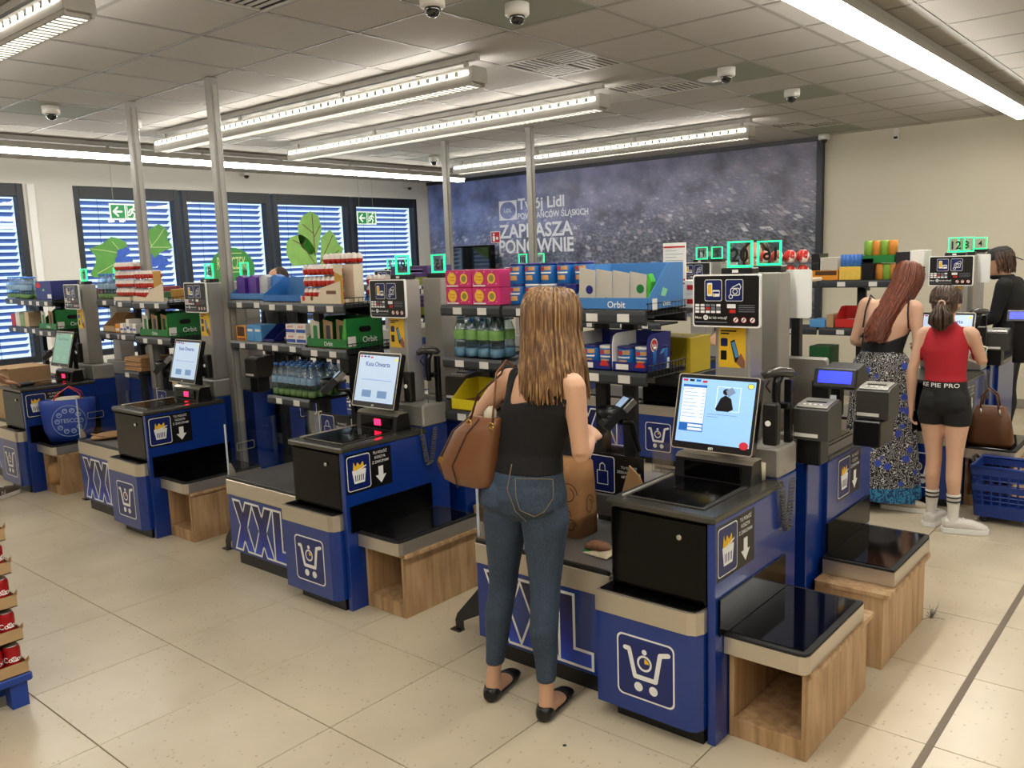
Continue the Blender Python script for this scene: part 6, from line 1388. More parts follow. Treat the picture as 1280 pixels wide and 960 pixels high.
for s_, k_ in ((1, 'L'), (-1, 'R')):
    s0 = j['sho'+k_]; a = V((s0.x-(s0.x-sc_.x)*.18, s0.y-.075, s0.z-.1)); obj('strap', MB().tube([V((s0.x-(s0.x-sc_.x)*.1, s0.y-.095, 1.2)), V((s0.x-(s0.x-sc_.x)*.16, s0.y-.085, s0.z-.05)), V((s0.x-(s0.x-sc_.x)*.25, s0.y-.03, s0.z+.05)), V((s0.x-(s0.x-sc_.x)*.25, s0.y+.045, s0.z+.02))], .005, 6), CAM, rt)
m, nt, b = nodes_of('skirt_print')
tc = nt.nodes.new('ShaderNodeTexCoord'); nz = nt.nodes.new('ShaderNodeTexNoise'); nz.inputs['Scale'].default_value = 9; nt.links.new(tc.outputs['Object'], nz.inputs[0])
wvn = nt.nodes.new('ShaderNodeTexWave'); wvn.inputs['Scale'].default_value = 9; wvn.inputs['Distortion'].default_value = 16; wvn.inputs['Detail'].default_value = 3; wvn.inputs['Detail Scale'].default_value = 2.2; nt.links.new(tc.outputs['Object'], wvn.inputs[0])
ra = ramp(nt, [(.3, '#14151c'), (.42, '#d5d2cc'), (.58, '#d8d5cf'), (.72, '#1a1c26')], wvn.outputs['Fac'])
vb = nt.nodes.new('ShaderNodeTexVoronoi'); vb.inputs['Scale'].default_value = 11; nt.links.new(tc.outputs['Object'], vb.inputs[0]); rb = ramp(nt, [(.22, (1, 1, 1, 1)), (.3, (0, 0, 0, 1))], vb.outputs['Distance'])
mm = nt.nodes.new('ShaderNodeMix'); mm.data_type = 'RGBA'; nt.links.new(rb.outputs[0], mm.inputs[0]); nt.links.new(ra.outputs[0], mm.inputs[6]); mm.inputs[7].default_value = C('#2c45a8')
sz = nt.nodes.new('ShaderNodeSeparateXYZ'); nt.links.new(tc.outputs['Object'], sz.inputs[0]); lt_ = nt.nodes.new('ShaderNodeMath'); lt_.operation = 'LESS_THAN'; lt_.inputs[1].default_value = .17; nt.links.new(sz.outputs['Z'], lt_.inputs[0])
m3 = nt.nodes.new('ShaderNodeMix'); m3.data_type = 'RGBA'; nt.links.new(lt_.outputs[0], m3.inputs[0]); nt.links.new(mm.outputs[2], m3.inputs[6]); rbl = ramp(nt, [(.4, '#123a63'), (.6, '#2d7ba0')], wvn.outputs['Fac']); nt.links.new(rbl.outputs[0], m3.inputs[7])
nt.links.new(m3.outputs[2], b.inputs['Base Color']); b.inputs['Roughness'].default_value = .8
n = 56; rings = []
for i in range(15):
    f_ = i/14; z = 1.045-f_*(1.045-.075); fl = .12+.085*f_**.8+(.04 if .05 < f_ < .35 else .035*(f_ > 0)); cx, cy = j['waist'].x*(1-f_)+(j['pelvis'].x+.005)*f_, j['waist'].y*(1-f_); ring = []
    for q in range(n):
        a = 2*math.pi*q/n; wob = 1+(.02+.055*f_)*math.sin(9*a+2*math.sin(3*a)); ring.append((cx+fl*1.05*wob*math.cos(a), cy+fl*.9*wob*math.sin(a), z+.01*math.sin(3*a)*f_))
    rings.append(ring)
mb = MB(); mb.add([p for r in rings for p in r], [(i*n+q, (i+1)*n+q, (i+1)*n+(q+1) % n, i*n+(q+1) % n) for i in range(14) for q in range(n)], 0, True)
obj('skirt', mb, MATS['skirt_print'], rt)
PLAT = mat('platform_shoe', '#b9ad98', .5)
for s_ in 'LR': sneaker(rt, j['ank'+s_], j['toe'+s_], PLAT, PAPER)
HR = hairmat('hair_auburn', '#2e1208', '#62290f', '#8e4820')
hair(rt, j['head'], hf, hs, hu, .95, HR, 1.13, 340, back=V((-.13, -.20, 0)), gather=.8, seed=9, face=58)
sg = MB(); hp = j['head']+hu*.085
sg.tube([hp+hs*.075*math.cos(a)+hf*(.02+.06*math.sin(a))+hu*.01 for a in [i*math.pi/8 for i in range(9)]], .0035, 6)
for s_ in (-1, 1): sg.tube([hp+hs*s_*.03+hf*.085+hu*.0+(hs*.018*math.cos(a)+hu*.016*math.sin(a)) for a in [i*math.pi/4 for i in range(9)]], .004, 6)
obj('sunglasses', sg, GLOSSBK, rt)
# --- the man in the dark cap
Ym = 7.95
J = dict(pelvis=V((-1.40, Ym, .93)), waist=V((-1.40, Ym, 1.08)), chest=V((-1.40, Ym, 1.24)), neck=V((-1.43, Ym, 1.44)), head=V((-1.48, Ym, 1.555)), shoL=V((-1.41, Ym-.19, 1.39)), shoR=V((-1.39, Ym+.19, 1.39)), elbL=V((-1.46, Ym-.22, 1.12)), elbR=V((-1.42, Ym+.24, 1.12)), wriL=V((-1.66, Ym-.14, 1.05)), wriR=V((-1.66, Ym+.14, 1.05)),
         kneeL=V((-1.40, Ym-.1, .5)), kneeR=V((-1.40, Ym+.1, .5)), ankL=V((-1.40, Ym-.1, .085)), ankR=V((-1.40, Ym+.1, .085)), toeL=V((-1.62, Ym-.12, 0)), toeR=V((-1.62, Ym+.12, 0)), hipw=.165, waistw=.15, chestw=.17, face=V((-.95, -.12, -.2)).normalized(), pnL=V((.1, .5, -.8)), pnR=V((.1, -.5, -.8)), thL=V((0, 0, 1)), thR=V((0, 0, 1)))
mt_, body, j, o_, ax = person('man in dark cap and black shirt bending over a till at the right', J, SK3, .009, 1.05, yaw=math.pi/2)
fw, lt, up, hf, hs, hu = ax
garment(body, 'black_shirt', lambda c: (c[:, 2] > .88) & (c[:, 2] < 1.455) & (c[:, 0] > -.22), .012, TOPB, mt_); garment(body, 'trousers', lambda c: (c[:, 2] <= .93) & (c[:, 2] > .08), .008, mat('trousers_dark', '#1b1c22', .8), mt_)
for s_ in 'LR': sneaker(mt_, j['ank'+s_], j['toe'+s_], SHB, BLACK)
CAP = mat('cap_dark', '#1d1b1a', .8, var=.3); hdm = j['head']; mb = MB(); loft(mb, [(hdm+hu*z+hf*o__, hs*a, hf*b_) for z, a, b_, o__ in ((.03, .082, .106, -.004), (.06, .083, .106, -.004), (.1, .07, .09, -.006), (.125, .045, .06, -.008), (.132, .01, .014, -.008))], 20); cp_ = obj('cap', mb, CAP, mt_)
obj('cap_peak', MB().prism([(-.055, 0), (.055, 0), (.05, .05), (.025, .075), (-.025, .075), (-.05, .05)], 'z', 0, .006).xf(Matrix.Translation(hdm+hu*.03-hf*.095) @ Matrix(((hs.x, -hf.x, 0, 0), (hs.y, -hf.y, 0, 0), (0, -.45, 1, 0), (0, 0, 0, 1)))), CAP, cp_)
hair(mt_, hdm, hf, hs, hu, .97, HD, hdm.z-.07, 90, seed=4, face=75, r0=.005)
# --- shopper at the left edge, mostly outside the picture
Yl = 2.36
J = dict(pelvis=V((-7.36, 2.16, .93)), waist=V((-7.36, 2.16, 1.08)), chest=V((-7.36, 2.18, 1.25)), neck=V((-7.36, 2.21, 1.45)), head=V((-7.36, 2.25, 1.57)), shoL=V((-7.55, 2.18, 1.40)), shoR=V((-7.18, 2.18, 1.40)), elbL=V((-7.62, 2.24, 1.12)), elbR=V((-7.22, 2.26, 1.09)), wriL=V((-7.6, 2.48, .95)), wriR=V((-7.40, 2.48, .90)),
         kneeL=V((-7.44, 2.17, .5)), kneeR=V((-7.29, 2.26, .5)), ankL=V((-7.46, 2.15, .085)), ankR=V((-7.29, 2.28, .085)), toeL=V((-7.5, 2.36, 0)), toeR=V((-7.39, 2.46, 0)), hipw=.165, waistw=.15, chestw=.165, face=V((.1, 1, -.15)).normalized(), pnL=V((.5, 0, -.8)), pnR=V((-.1, .1, -1)), thL=V((1, 0, .2)), thR=V((-1, 0, .2)), hdR=V((-.1, .95, -.22)))
lt_p, body, j, o_, ax = person('shopper in grey jeans at the left edge, only arm, leg and shoe in view', J, SK3, .009, 1.03, yaw=-.1, hl=(.5, .35))
fw, lt, up, hf, hs, hu = ax
garment(body, 'grey_shirt', lambda c: (c[:, 2] > .95) & (c[:, 2] < 1.46) & ~((c[:, 1] > .14) & (c[:, 2] < 1.2)) & ~((np.abs(c[:, 0]) > .2) & (c[:, 2] < 1.25)), .012, mat('shirt_grey', '#6d6f72', .85), lt_p); garment(body, 'trousers', lambda c: (c[:, 2] <= .96) & (c[:, 2] > .09) & (c[:, 1] < .2), .012, mat('trousers_grey', '#54585a', .85, var=.15), lt_p)
for s_ in 'LR':
    q = sneaker(lt_p, j['ank'+s_], j['toe'+s_], mat('runner_brown', '#5d5044', .7, var=.25, scale=30), PAPER)
an, to = j['ankR'], j['toeR']; d = (to-an); d.z = 0; d.normalize(); u = V((d.y, -d.x, 0))
obj('shoe_mark', MB().text('N', .042, lambda a, b_, o=0: tuple(V((an.x, an.y, 0))+d*(.02+a)+u*.049+V((0, 0, .032+b_*.85))), 0, 0), PAPER, q)
hair(lt_p, j['head'], hf, hs, hu, .97, HD, j['head'].z-.07, 120, seed=6, face=70, r0=.005)
# --- heads glimpsed behind the racks
for (px, py, Yh, lab, col) in ((347, 350, 6.0, 'person glimpsed behind the blue tray, only forehead showing', SK3), (945, 322, 6.0, 'dark-haired person glimpsed between the lit numbers 20 and 16', SK3)):
    p = W(px, py, Yh); zt = p.z
    J = dict(pelvis=V((p.x, Yh, zt-.62)), waist=V((p.x, Yh, zt-.47)), chest=V((p.x, Yh, zt-.31)), neck=V((p.x, Yh, zt-.12)), head=V((p.x, Yh, zt-.01)), shoL=V((p.x+.18, Yh, zt-.16)), shoR=V((p.x-.18, Yh, zt-.16)), elbL=V((p.x+.22, Yh-.02, zt-.44)), elbR=V((p.x-.22, Yh-.02, zt-.44)), wriL=V((p.x+.18, Yh-.2, zt-.5)), wriR=V((p.x-.18, Yh-.2, zt-.5)),
             kneeL=V((p.x+.08, Yh, .48)), kneeR=V((p.x-.08, Yh, .48)), ankL=V((p.x+.08, Yh, .085)), ankR=V((p.x-.08, Yh, .085)), toeL=V((p.x+.1, Yh-.2, 0)), toeR=V((p.x-.1, Yh-.2, 0)), hipw=.16, waistw=.14, chestw=.15, face=V((.1, -1, -.2)).normalized(), pnL=V((0, 0, -1)), pnR=V((0, 0, -1)))
    Yh_ = Yh
    J = {k: (v if not isinstance(v, Vector) or k in DK else V((v.x, v.y-.55 if px > 900 else v.y-1.35, v.z))) for k, v in J.items()}
    # keep the line of sight: slide towards the camera along the ray
    f_ = (Yh-.55 if px > 900 else Yh-1.35)/Yh; dx = p.x*f_-p.x; dz = (CAMH+(p.z-CAMH)*f_)-p.z
    J = {k: (v if not isinstance(v, Vector) or k in DK else V((v.x+dx, v.y, v.z+(dz if v.z > .6 else 0)))) for k, v in J.items()}
    ht, body, j, o_, ax = person(lab, J, col, .011, 1.0, yaw=math.pi)
    garment(body, 'dark_shirt', lambda c: (c[:, 2] > zt-.66) & (c[:, 2] < zt-.12+dz) & (c[:, 1] > -.16), .012, TOPB, ht); garment(body, 'trousers', lambda c: (c[:, 2] <= zt-.62) & (c[:, 2] > .08), .01, mat('trousers_dark', '#1b1c22', .8), ht)
    for s_ in 'LR': sneaker(ht, j['ank'+s_], j['toe'+s_], SHB, BLACK)
    hair(ht, j['head'], ax[3], ax[4], ax[5], 1.0, HD, j['head'].z-.04, 110, seed=8, face=80, r0=.005)
# ------------------------------------------------------------ bags, goods and things by the tills
def bloft(secs, n=24, pw=4.0):
    """skin over rounded-rectangle sections (centre, half axis a, half axis b)"""
    mb = MB(); v = []
    for c, a, b_ in secs:
        for j_ in range(n):
            t_ = 2*math.pi*j_/n; cx, sx_ = math.cos(t_), math.sin(t_); k_ = (abs(cx)**pw+abs(sx_)**pw)**(-1/pw); v.append(c+a*cx*k_+b_*sx_*k_)
    k = len(secs); f = [(i*n+j_, i*n+(j_+1) % n, (i+1)*n+(j_+1) % n, (i+1)*n+j_) for i in range(k-1) for j_ in range(n)]+[tuple(range(n))[::-1], tuple((k-1)*n+j_ for j_ in range(n))]
    mb.add(v, f, 0, True); return mb
LEA = mat('leather_tan', '#744a2d', .42, var=.12, scale=6, coat=.15); LEA2 = mat('leather_dark', '#3f2316', .5); BRASS = mat('brass', '#c9a24a', .3, 1)
# tan shoulder bag on the woman's left shoulder
Yb_ = 2.27; org = V((-2.24, Yb_, .0)); t = thing('shoulder_bag', 'tan leather shoulder bag hanging from the shoulder of the woman in jeans', 'handbag', org)
c0, c1, c2, c3 = [W(a, c_, Yb_)-org for a, c_ in ((589, 607), (586, 580), (597, 540), (607, 522))]
ax_ = (W(617, 612, Yb_)-W(560, 600, Yb_)).normalized()
bag = bloft([(c0+V((0, 0, .004)), ax_*.075, V((0, .035, 0))), (c0+V((0, 0, .02)), ax_*.118, V((0, .05, 0))), (c1, ax_*.125, V((0, .058, 0))), (c2, ax_*.098, V((0, .045, 0))), (c3, ax_*.066, V((0, .026, 0))), (c3+V((0, 0, .004)), ax_*.06, V((0, .02, 0)))])
bo = obj('bag_body', bag, LEA, t)
obj('seam', MB().tube([c0+ax_*-.02+V((0, -.052, 0)), c1+ax_*-.03+V((0, -.06, 0)), c2+ax_*-.012+V((0, -.048, 0)), c3+ax_*-.005+V((0, -.029, 0))], .0025, 6), LEA2, bo)
obj('end_gusset', bloft([(c1+ax_*-.118+V((0, 0, -.05)), V((0, .03, 0)), V((.006, 0, .0))), (c1+ax_*-.122, V((0, .042, 0)), V((.012, 0, 0))), (c2+ax_*-.094, V((0, .034, 0)), V((.01, 0, 0))), (c3+ax_*-.064, V((0, .02, 0)), V((.008, 0, 0)))], 12), LEA2, bo)
sh_ = W(628, 466, Y0)+V((.03, 0, .035))-org
for s_ in (-1, 1):
    a0 = c3+ax_*(.055*s_)+V((0, -.028*1, -.02)); st_ = obj('strap', MB().tube([a0, a0.lerp(sh_, .5)+V((-.015 if s_ < 0 else .012, -.045, 0)), sh_+V((-.012*s_-.0, -.055, -.03)), sh_+V((0, -.01, .014)), sh_+V((.0, .04, -.02)), sh_+V((-.03, .07, -.15)), c3+ax_*(.05*s_)+V((0, .03, -.02))], .006, 6, flat=.5), LEA2 if s_ < 0 else LEA, t)
    obj('ring', MB().tube([a0+V((.012*math.cos(q*.785), -.004, .012*math.sin(q*.785))) for q in range(9)], .003, 6), BRASS, st_)
obj('emblem', MB().cyl(c1+ax_*-.1+V((0, -.045, .012)), c1+ax_*-.1+V((0, -.05, .012)), .013, 16), BRASS, t)
obj('scarf', bloft([(c3+V((.02, 0, -.02)), V((.03, 0, 0)), V((0, .015, 0))), (c3+V((.025, 0, .025)), V((.026, 0, 0)), V((0, .018, 0))), (c3+V((.03, 0, .045)), V((.01, 0, 0)), V((0, .008, 0)))], 12, 2.2), mat('scarf_cream', '#cfc4ae', .9, bump=.3), t)
# kraft bag standing on the packing table before the woman
KP = mat('kraft_bag', '#a1744a', .85, var=.2, scale=12, bump=.3); INK = mat('ink_dark', '#3a2214', .8)
xr = W(724, 620, 2.86).x; t = thing('kraft_bag', 'brown kraft carrier bag with dark swirls standing before the woman', 'paper bag', (xr-.12, 2.93, .52)); hh = .33
obj('bag', bloft([(V((0, 0, .002)), V((.12, 0, 0)), V((0, .08, 0))), (V((0, 0, .1)), V((.122, 0, 0)), V((0, .078, 0))), (V((.004, 0, .25)), V((.118, 0, 0)), V((0, .06, 0))), (V((.0, 0, hh)), V((.12, 0, 0)), V((0, .05, 0)))], 28, 8), KP, t)
sw = MB(); mp = front(0, -.083, 0)
for cx, cz, r in ((.07, .2, .05), (.05, .1, .035), (-.05, .22, .04), (-.06, .1, .05), (.08, .06, .03)): sw.stroke([(cx+r*(1-q*.03)*math.cos(q*.5), cz+r*(1-q*.03)*math.sin(q*.5)) for q in range(16)], .004, mp, 0, 0, False)
obj('swirl_print', sw, INK, t); obj('side_print', MB().stroke([(.0+.03*math.cos(q*.6)*(1-q*.04), .14+.05*math.sin(q*.6)*(1-q*.04)) for q in range(14)], .004, right(.1235, 0, 0), 0, 0, False), INK, t)
# packet with bread roll on the table
t = thing('bread_packet', 'small clear packet with seeded roll lying on the packing table', 'packet', W(748, 672, 2.82)*1.0); t.location = (W(748, 672, 2.79).x, 2.79, .521)
obj('roll', bloft([(V((-.06, 0, .012)), V((0, .02, 0)), V((0, 0, .01))), (V((-.03, 0, .02)), V((0, .035, 0)), V((0, 0, .018))), (V((.03, 0, .02)), V((0, .035, 0)), V((0, 0, .018))), (V((.065, 0, .012)), V((0, .015, 0)), V((0, 0, .01)))], 16, 2.3), mat('crust', '#7a4f32', .7, var=.6, scale=60), t)
obj('wrap_paper', MB().add([(-.04, -.06, .002), (.09, -.075, .004), (.1, .03, .03), (-.02, .05, .006)], [(0, 1, 2, 3)]).add([(-.04, -.06, .0005), (.09, -.075, .0025), (.1, .03, .0285), (-.02, .05, .0045)], [(3, 2, 1, 0)]), mat('wrap', '#b9ad8e', .7, var=.3, scale=30), t); obj('leaf_bit', MB().box(-.05, -.01, -.045, -.02, .001, .008, .003), GREEN, t)
# crumpled kraft sheet in the bag holder and flat bag on the third table
def crumple(n, w, d, h, seed, r=2.4):
    q = random.Random(seed); secs = []
    for i in range(n): f_ = i/(n-1); secs.append((V((q.gauss(0, w*.06), q.gauss(0, d*.06), h*f_)), V((w*(.4+.6*math.sin(math.pi*(.12+.8*f_)))*q.uniform(.85, 1.1), 0, 0)), V((0, d*(.4+.6*math.sin(math.pi*(.12+.8*f_)))*q.uniform(.8, 1.1), 0))))
    return bloft(secs, 14, r)
p = W(795, 612, 3.09); t = thing('kraft_sheet', 'torn kraft paper sheet leaning against the bag sign of till 20', 'paper', (p.x, 3.075, .521)); zz_ = p.z-.521
obj('sheet', MB().prism([(-.07, zz_-.14), (-.062, zz_-.02), (-.02, zz_+.11), (.03, zz_+.07), (.062, zz_+.0), (.04, zz_-.14)], 'y', -.004, .0), KRAFT, t); obj('folded_part', MB().prism([(-.02, zz_+.11), (.03, zz_+.07), (.04, zz_-.1), (.0, zz_-.1)], 'y', -.009, -.0045), PB, t); obj('lower_part', MB().box(-.07, .04, -.004, 0, .0, zz_-.14), KRAFT, t)
p = V((UX[2]-1.03, YA+.19, .521)); t = thing('flat_paper_bag', 'brown paper bag lying on the packing table behind the glass of till 18', 'paper bag', p); obj('bag', crumple(5, .11, .16, .035, 3), PB, t); obj('fold', MB().box(-.09, .09, -.12, -.1, .03, .036, .002), PB, t)
p = V((UX[3]+.145, YA+.12, .074)); t = thing('crumpled_paper', 'crumpled brown paper stuffed in the farthest left oak stand', 'paper', p); obj('lump', crumple(6, .09, .11, .17, 5), PB, t); obj('lump', crumple(5, .06, .06, .09, 8).move((.05, .12, 0)), PB, t)
# clear leaflet holders
for i, (px, py, x) in enumerate(((758, 570, 0), (830, 590, 0))):
    p = W(px, py, 3.11); t = thing('leaflet_holder', ['clear plastic leaflet holder left of the card terminal', 'clear plastic leaflet holder left of the screen of till 20'][i], 'holder', (p.x, 3.16 if i == 0 else 3.1, p.z))
    z0 = -(p.z-.521) if i == 0 else -(p.z-.842)
    obj('pocket', MB().box(-.045, .045, -.012, -.009, 0, .1).box(-.045, .045, .009, .012, 0, .13).box(-.045, .045, -.009, .009, 0, .003), CLEAR, t); obj('foot', MB().box(-.01, .01, -.006, .006, z0, 0), CLEAR, t)
# printed blue shopping bag on the far left scale
BBAG = mat('bag_blue_woven', '#1b3f9c', .5, var=.15, scale=8, bump=.25); BRED = mat('bag_handle_red', '#c0301f', .6)
t = thing('shopping_bag', 'big blue printed shopping bag with red handles on the farthest left scale', 'bag', (UX[3]+.15, YA+.22, .406), math.radians(58)); w_ = .19
obj('bag', bloft([(V((0, 0, .003)), V((.15, 0, 0)), V((0, .09, 0))), (V((0, 0, .1)), V((.185, 0, 0)), V((0, .11, 0))), (V((.0, 0, .26)), V((.2, 0, 0)), V((0, .1, 0))), (V((0, 0, .33)), V((.205, 0, 0)), V((0, .075, 0)))], 28, 3.2), BBAG, t)
pr = MB(); mp = front(.02, -.119, .17); pr.ring(circ(0, 0, .125, 28), circ(0, 0, .121, 28), mp); pr.text('TESCO', .032, mp, 0, -.012, 'c')
for q in range(10):
    a = q*math.pi/5; pr.ring(circ(.085*math.cos(a), .085*math.sin(a), .02, 10), circ(.085*math.cos(a), .085*math.sin(a), .014, 10), mp); pr.stroke([(.085*math.cos(a)-.008, .085*math.sin(a)), (.085*math.cos(a)+.008, .085*math.sin(a)+.006)], .005, mp)
obj('bag_print', pr, mat('bag_print_pale', '#9fb4dc', .6), t)
for s_ in (-1, 1): obj('handle', MB().tube([(-.1, .07*s_, .3), (-.07, .05*s_, .37), (.02, .02*s_, .43), (.1, .05*s_, .38), (.12, .07*s_, .3)], .011, 6, flat=.35), BRED, t)
obj('bag_filling', crumple(5, .14, .05, .06, 12).move((0, 0, .29)), mat('filling_pale', '#cfc6b4', .8), t)
# cardboard box and wallet on the far left till
t = thing('cardboard_box', 'plain cardboard box on the packing table at the left edge', 'box', (-8.12, 2.64, .521))
obj('box', MB().box(0, .37, 0, .33, .0, .44, .002), KRAFT, t); obj('flap', MB().prism([(-.05, .44), (.0, .443), (.0, .447), (-.05, .444)], 'x', .005, .365), KRAFT, t)
t = thing('wallet', 'black wallet held in the hand at the left edge', 'wallet', (-7.42, 2.64, .842)); obj('flap', MB().box(-.06, .05, -.05, .05, .0, .012, .004), BLACK, t); obj('flap', MB().box(-.05, .07, -.045, .055, .013, .03, .005), BLACK, t)
# dark feet carrying the packing tables
for k in range(3):
    t = thing('table_bracket', ['dark triangular steel foot left of the nearest packing table', 'dark triangular steel foot left of the middle packing table', 'dark triangular steel foot left of the third packing table'][k], 'bracket', (UX[k]-1.17, YA+.11, 0), group='steel feet')
    obj('plate', cm(('tbr',), lambda: MB().prism([(0, .34), (0, .16), (-.2, .055), (-.2, .012), (-.245, .008), (-.25, .05), (-.235, .085)], 'y', -.003, .003), RACK), None, t); obj('toe', cm(('tbt',), lambda: MB().box(-.27, -.21, -.02, .02, 0, .008, .002), BLACK), None, t)
# accessories of till 12 at the right edge
hand_scanner(UX[0], YB, 'black hand scanner beside the girl in red'); px_ = printer(UX[0]-.045, YB+.725, .963, 'receipt printer at the right edge behind the handbag'); obj('bracket', cm(('rp_br',), lambda: MB().box(.0, .1, .03, .13, -.11, -.003, .006), BLACK), None, px_)
t = thing('customer_display', 'glowing customer display at the right edge of the picture', 'display', (UX[0]+.06, YB+.9, .96), group='customer displays')
M = Matrix.Translation((.08, 0, .235)) @ Matrix.Rotation(math.radians(-18), 4, 'X'); obj('casing', MB().box(-.088, .088, -.012, .022, -.042, .042, .006).xf(M), BLACK, t); obj('lcd', MB().box(-.068, .068, -.0135, -.012, -.022, .028).xf(M), LCD, t); obj('pedestal', MB().box(.04, .12, .0, .04, -.1, .22, .004), BLACK, t)
# lit number 4 of the third row
p = W(1224, 316, 8.6); t = thing('number_lamp', 'lit number 4 plate, farthest of the three above the red girl', 'number sign', (p.x, 8.6, 0))
obj('pole', MB().box(-.04, .04, .02, .06, .02, 1.64, .004), GREYP, t); obj('base', MB().box(-.1, .1, -.05, .1, 0, .02), GREYP, t); obj('lamp_base', MB().box(-.07, .07, -.01, .07, 1.64, 1.665, .003), BLACK, t); obj('plate', MB().box(-.05, .05, .027, .033, 1.665, 1.767), ACR, t)
mb = MB(); mb.box(-.053, .053, .025, .035, 1.761, 1.769); mb.box(-.053, .053, .025, .035, 1.665, 1.673); mb.box(-.053, -.047, .025, .035, 1.665, 1.769); mb.box(.047, .053, .025, .035, 1.665, 1.769); obj('lit_edge', mb, EDGE, t); obj('digits', MB().text('4', .052, front(0, .0245, 1.69), 0, 0, 'c'), DIG, t)
# brown handbag on the scale of till 12
LB = mat('leather_brown', '#5f3a1c', .5, var=.12, scale=6); t = thing('handbag', 'brown leather handbag standing on the scale at the right', 'handbag', (UX[0]+.13, YB+.12, .406))
hb = obj('bag_body', bloft([(V((0, 0, .002)), V((.125, 0, 0)), V((0, .06, 0))), (V((0, 0, .03)), V((.14, 0, 0)), V((0, .07, 0))), (V((0, 0, .16)), V((.12, 0, 0)), V((0, .055, 0))), (V((0, 0, .26)), V((.085, 0, 0)), V((0, .03, 0))), (V((0, 0, .264)), V((.07, 0, 0)), V((0, .02, 0)))]), LB, t)
for s_ in (-1, 1): obj('handle', MB().tube([(-.06, .03*s_, .24), (-.05, .035*s_, .33), (-.02, .03*s_, .38), (.03, .03*s_, .34), (.05, .03*s_, .24)], .006, 6), LB, t)
for s_ in (-1, 1): obj('buckle', MB().tube([(.055*s_, -.045, .25), (.055*s_+.008, -.05, .21)], .005, 6), STEEL, t)
# blue basket trolley
BK_ = mat('basket_blue', '#0f2f7a', .45, var=.06); t = thing('basket_trolley', 'dark blue plastic basket trolley with slotted sides at the right edge', 'basket', (-1.14, 5.76, 0)); L_, D_, H_ = .55, .26, .36
def bx(z): f_ = z/H_; return (-.0-.03*f_, L_+.03*f_, -.0-.03*f_, D_+.03*f_)
obj('floor_plate', MB().box(.0, L_, 0, D_, .045, .055), BK_, t)
for nm, fn in (('front', lambda z: [(bx(z)[0], bx(z)[2]), (bx(z)[1], bx(z)[2])]), ('rear', lambda z: [(bx(z)[0], bx(z)[3]), (bx(z)[1], bx(z)[3])]), ('left', lambda z: [(bx(z)[0], bx(z)[2]), (bx(z)[0], bx(z)[3])]), ('right', lambda z: [(bx(z)[1], bx(z)[2]), (bx(z)[1], bx(z)[3])])):
    nb_ = 12 if nm in ('front', 'rear') else 7
    mb = MB()
    for z0, z1 in ((.045, .12), (.21, .25), (.31, .36)):
        a, b2 = fn(z0); c_, d2 = fn(z1); th = V((0, .005, 0)) if nm in ('front', 'rear') else V((.005, 0, 0))
        q = [V((a[0], a[1], z0)), V((b2[0], b2[1], z0)), V((d2[0], d2[1], z1)), V((c_[0], c_[1], z1))]; mb.add([x-th for x in q]+[x+th for x in q], [(0, 1, 2, 3), (7, 6, 5, 4), (0, 4, 5, 1), (1, 5, 6, 2), (2, 6, 7, 3), (3, 7, 4, 0)])
    for i in range(nb_+1):
        f_ = i/nb_
        for z0, z1 in ((.12, .21), (.25, .31)):
            a, b2 = fn(z0); c_, d2 = fn(z1); mb.tube([V((a[0]+(b2[0]-a[0])*f_, a[1]+(b2[1]-a[1])*f_, z0)), V((c_[0]+(d2[0]-c_[0])*f_, c_[1]+(d2[1]-c_[1])*f_, z1))], .006, 4, sm=False)
    for zz_ in (.15, .18, .28):
        a, b2 = fn(zz_); mb.tube([V((a[0], a[1], zz_)), V((b2[0], b2[1], zz_))], .004, 4, sm=False)
    obj('slotted_side', mb, BK_, t)
r0, r1, r2, r3 = bx(H_); obj('rim', MB().tube([(r0, r2, H_), (r1, r2, H_), (r1, r3, H_), (r0, r3, H_), (r0, r2, H_)], .011, 8), BK_, t)
for x, y in ((.04, .03), (L_-.04, .03), (.04, D_-.03), (L_-.04, D_-.03)): obj('wheel', MB().cyl((x, y-.01, .022), (x, y+.01, .022), .022, 14), BLACK, t)
for x, y in ((.04, .03), (L_-.04, .03), (.04, D_-.03), (L_-.04, D_-.03)): obj('castor', MB().box(x-.01, x+.01, y-.012, y+.012, .03, .046), BK_, t)
obj('tow_handle', MB().tube([(r0, .06, H_), (r0-.02, .06, H_+.02), (r0-.02, D_-.06, H_+.02), (r0, D_-.06, H_)], .01, 8), BLACK, t)
# phone and snack of the girl in red
j_ = V((-1.478, Y1+.03, .64)); t = thing('phone', 'black smartphone held low in the left hand of the girl in red', 'phone', j_); obj('casing', MB().box(.008, .018, -.02, .055, -.065, .07, .004), GLOSSBK, t); obj('lens_bump', MB().box(.005, .008, .0, .025, .03, .06, .002), BLACK, t)
p = W(1222, 440, Y1+.36); t = thing('snack_packet', 'white green snack packet with barcode held up by the girl in red', 'packet', p)
Mx = Matrix.Rotation(.35, 4, 'Y'); obj('packet', MB().box(-.045, .045, -.006, .006, -.07, .05, .005).xf(Mx), PAPER, t); obj('green_print', MB().poly(rrect(-.04, .04, .0, .045, .004), front(0, -.0065, 0)).xf(Mx), mat('snack_green', '#5d8a5a', .6), t)
bc = MB(); mp = front(0, -.0065, 0)
for q in range(8): bc.poly([(-.03+q*.008, -.055), (-.03+q*.008+.004, -.055), (-.03+q*.008+.004, -.015), (-.03+q*.008, -.015)], mp)
obj('barcode', bc.xf(Mx), BLACK, t)
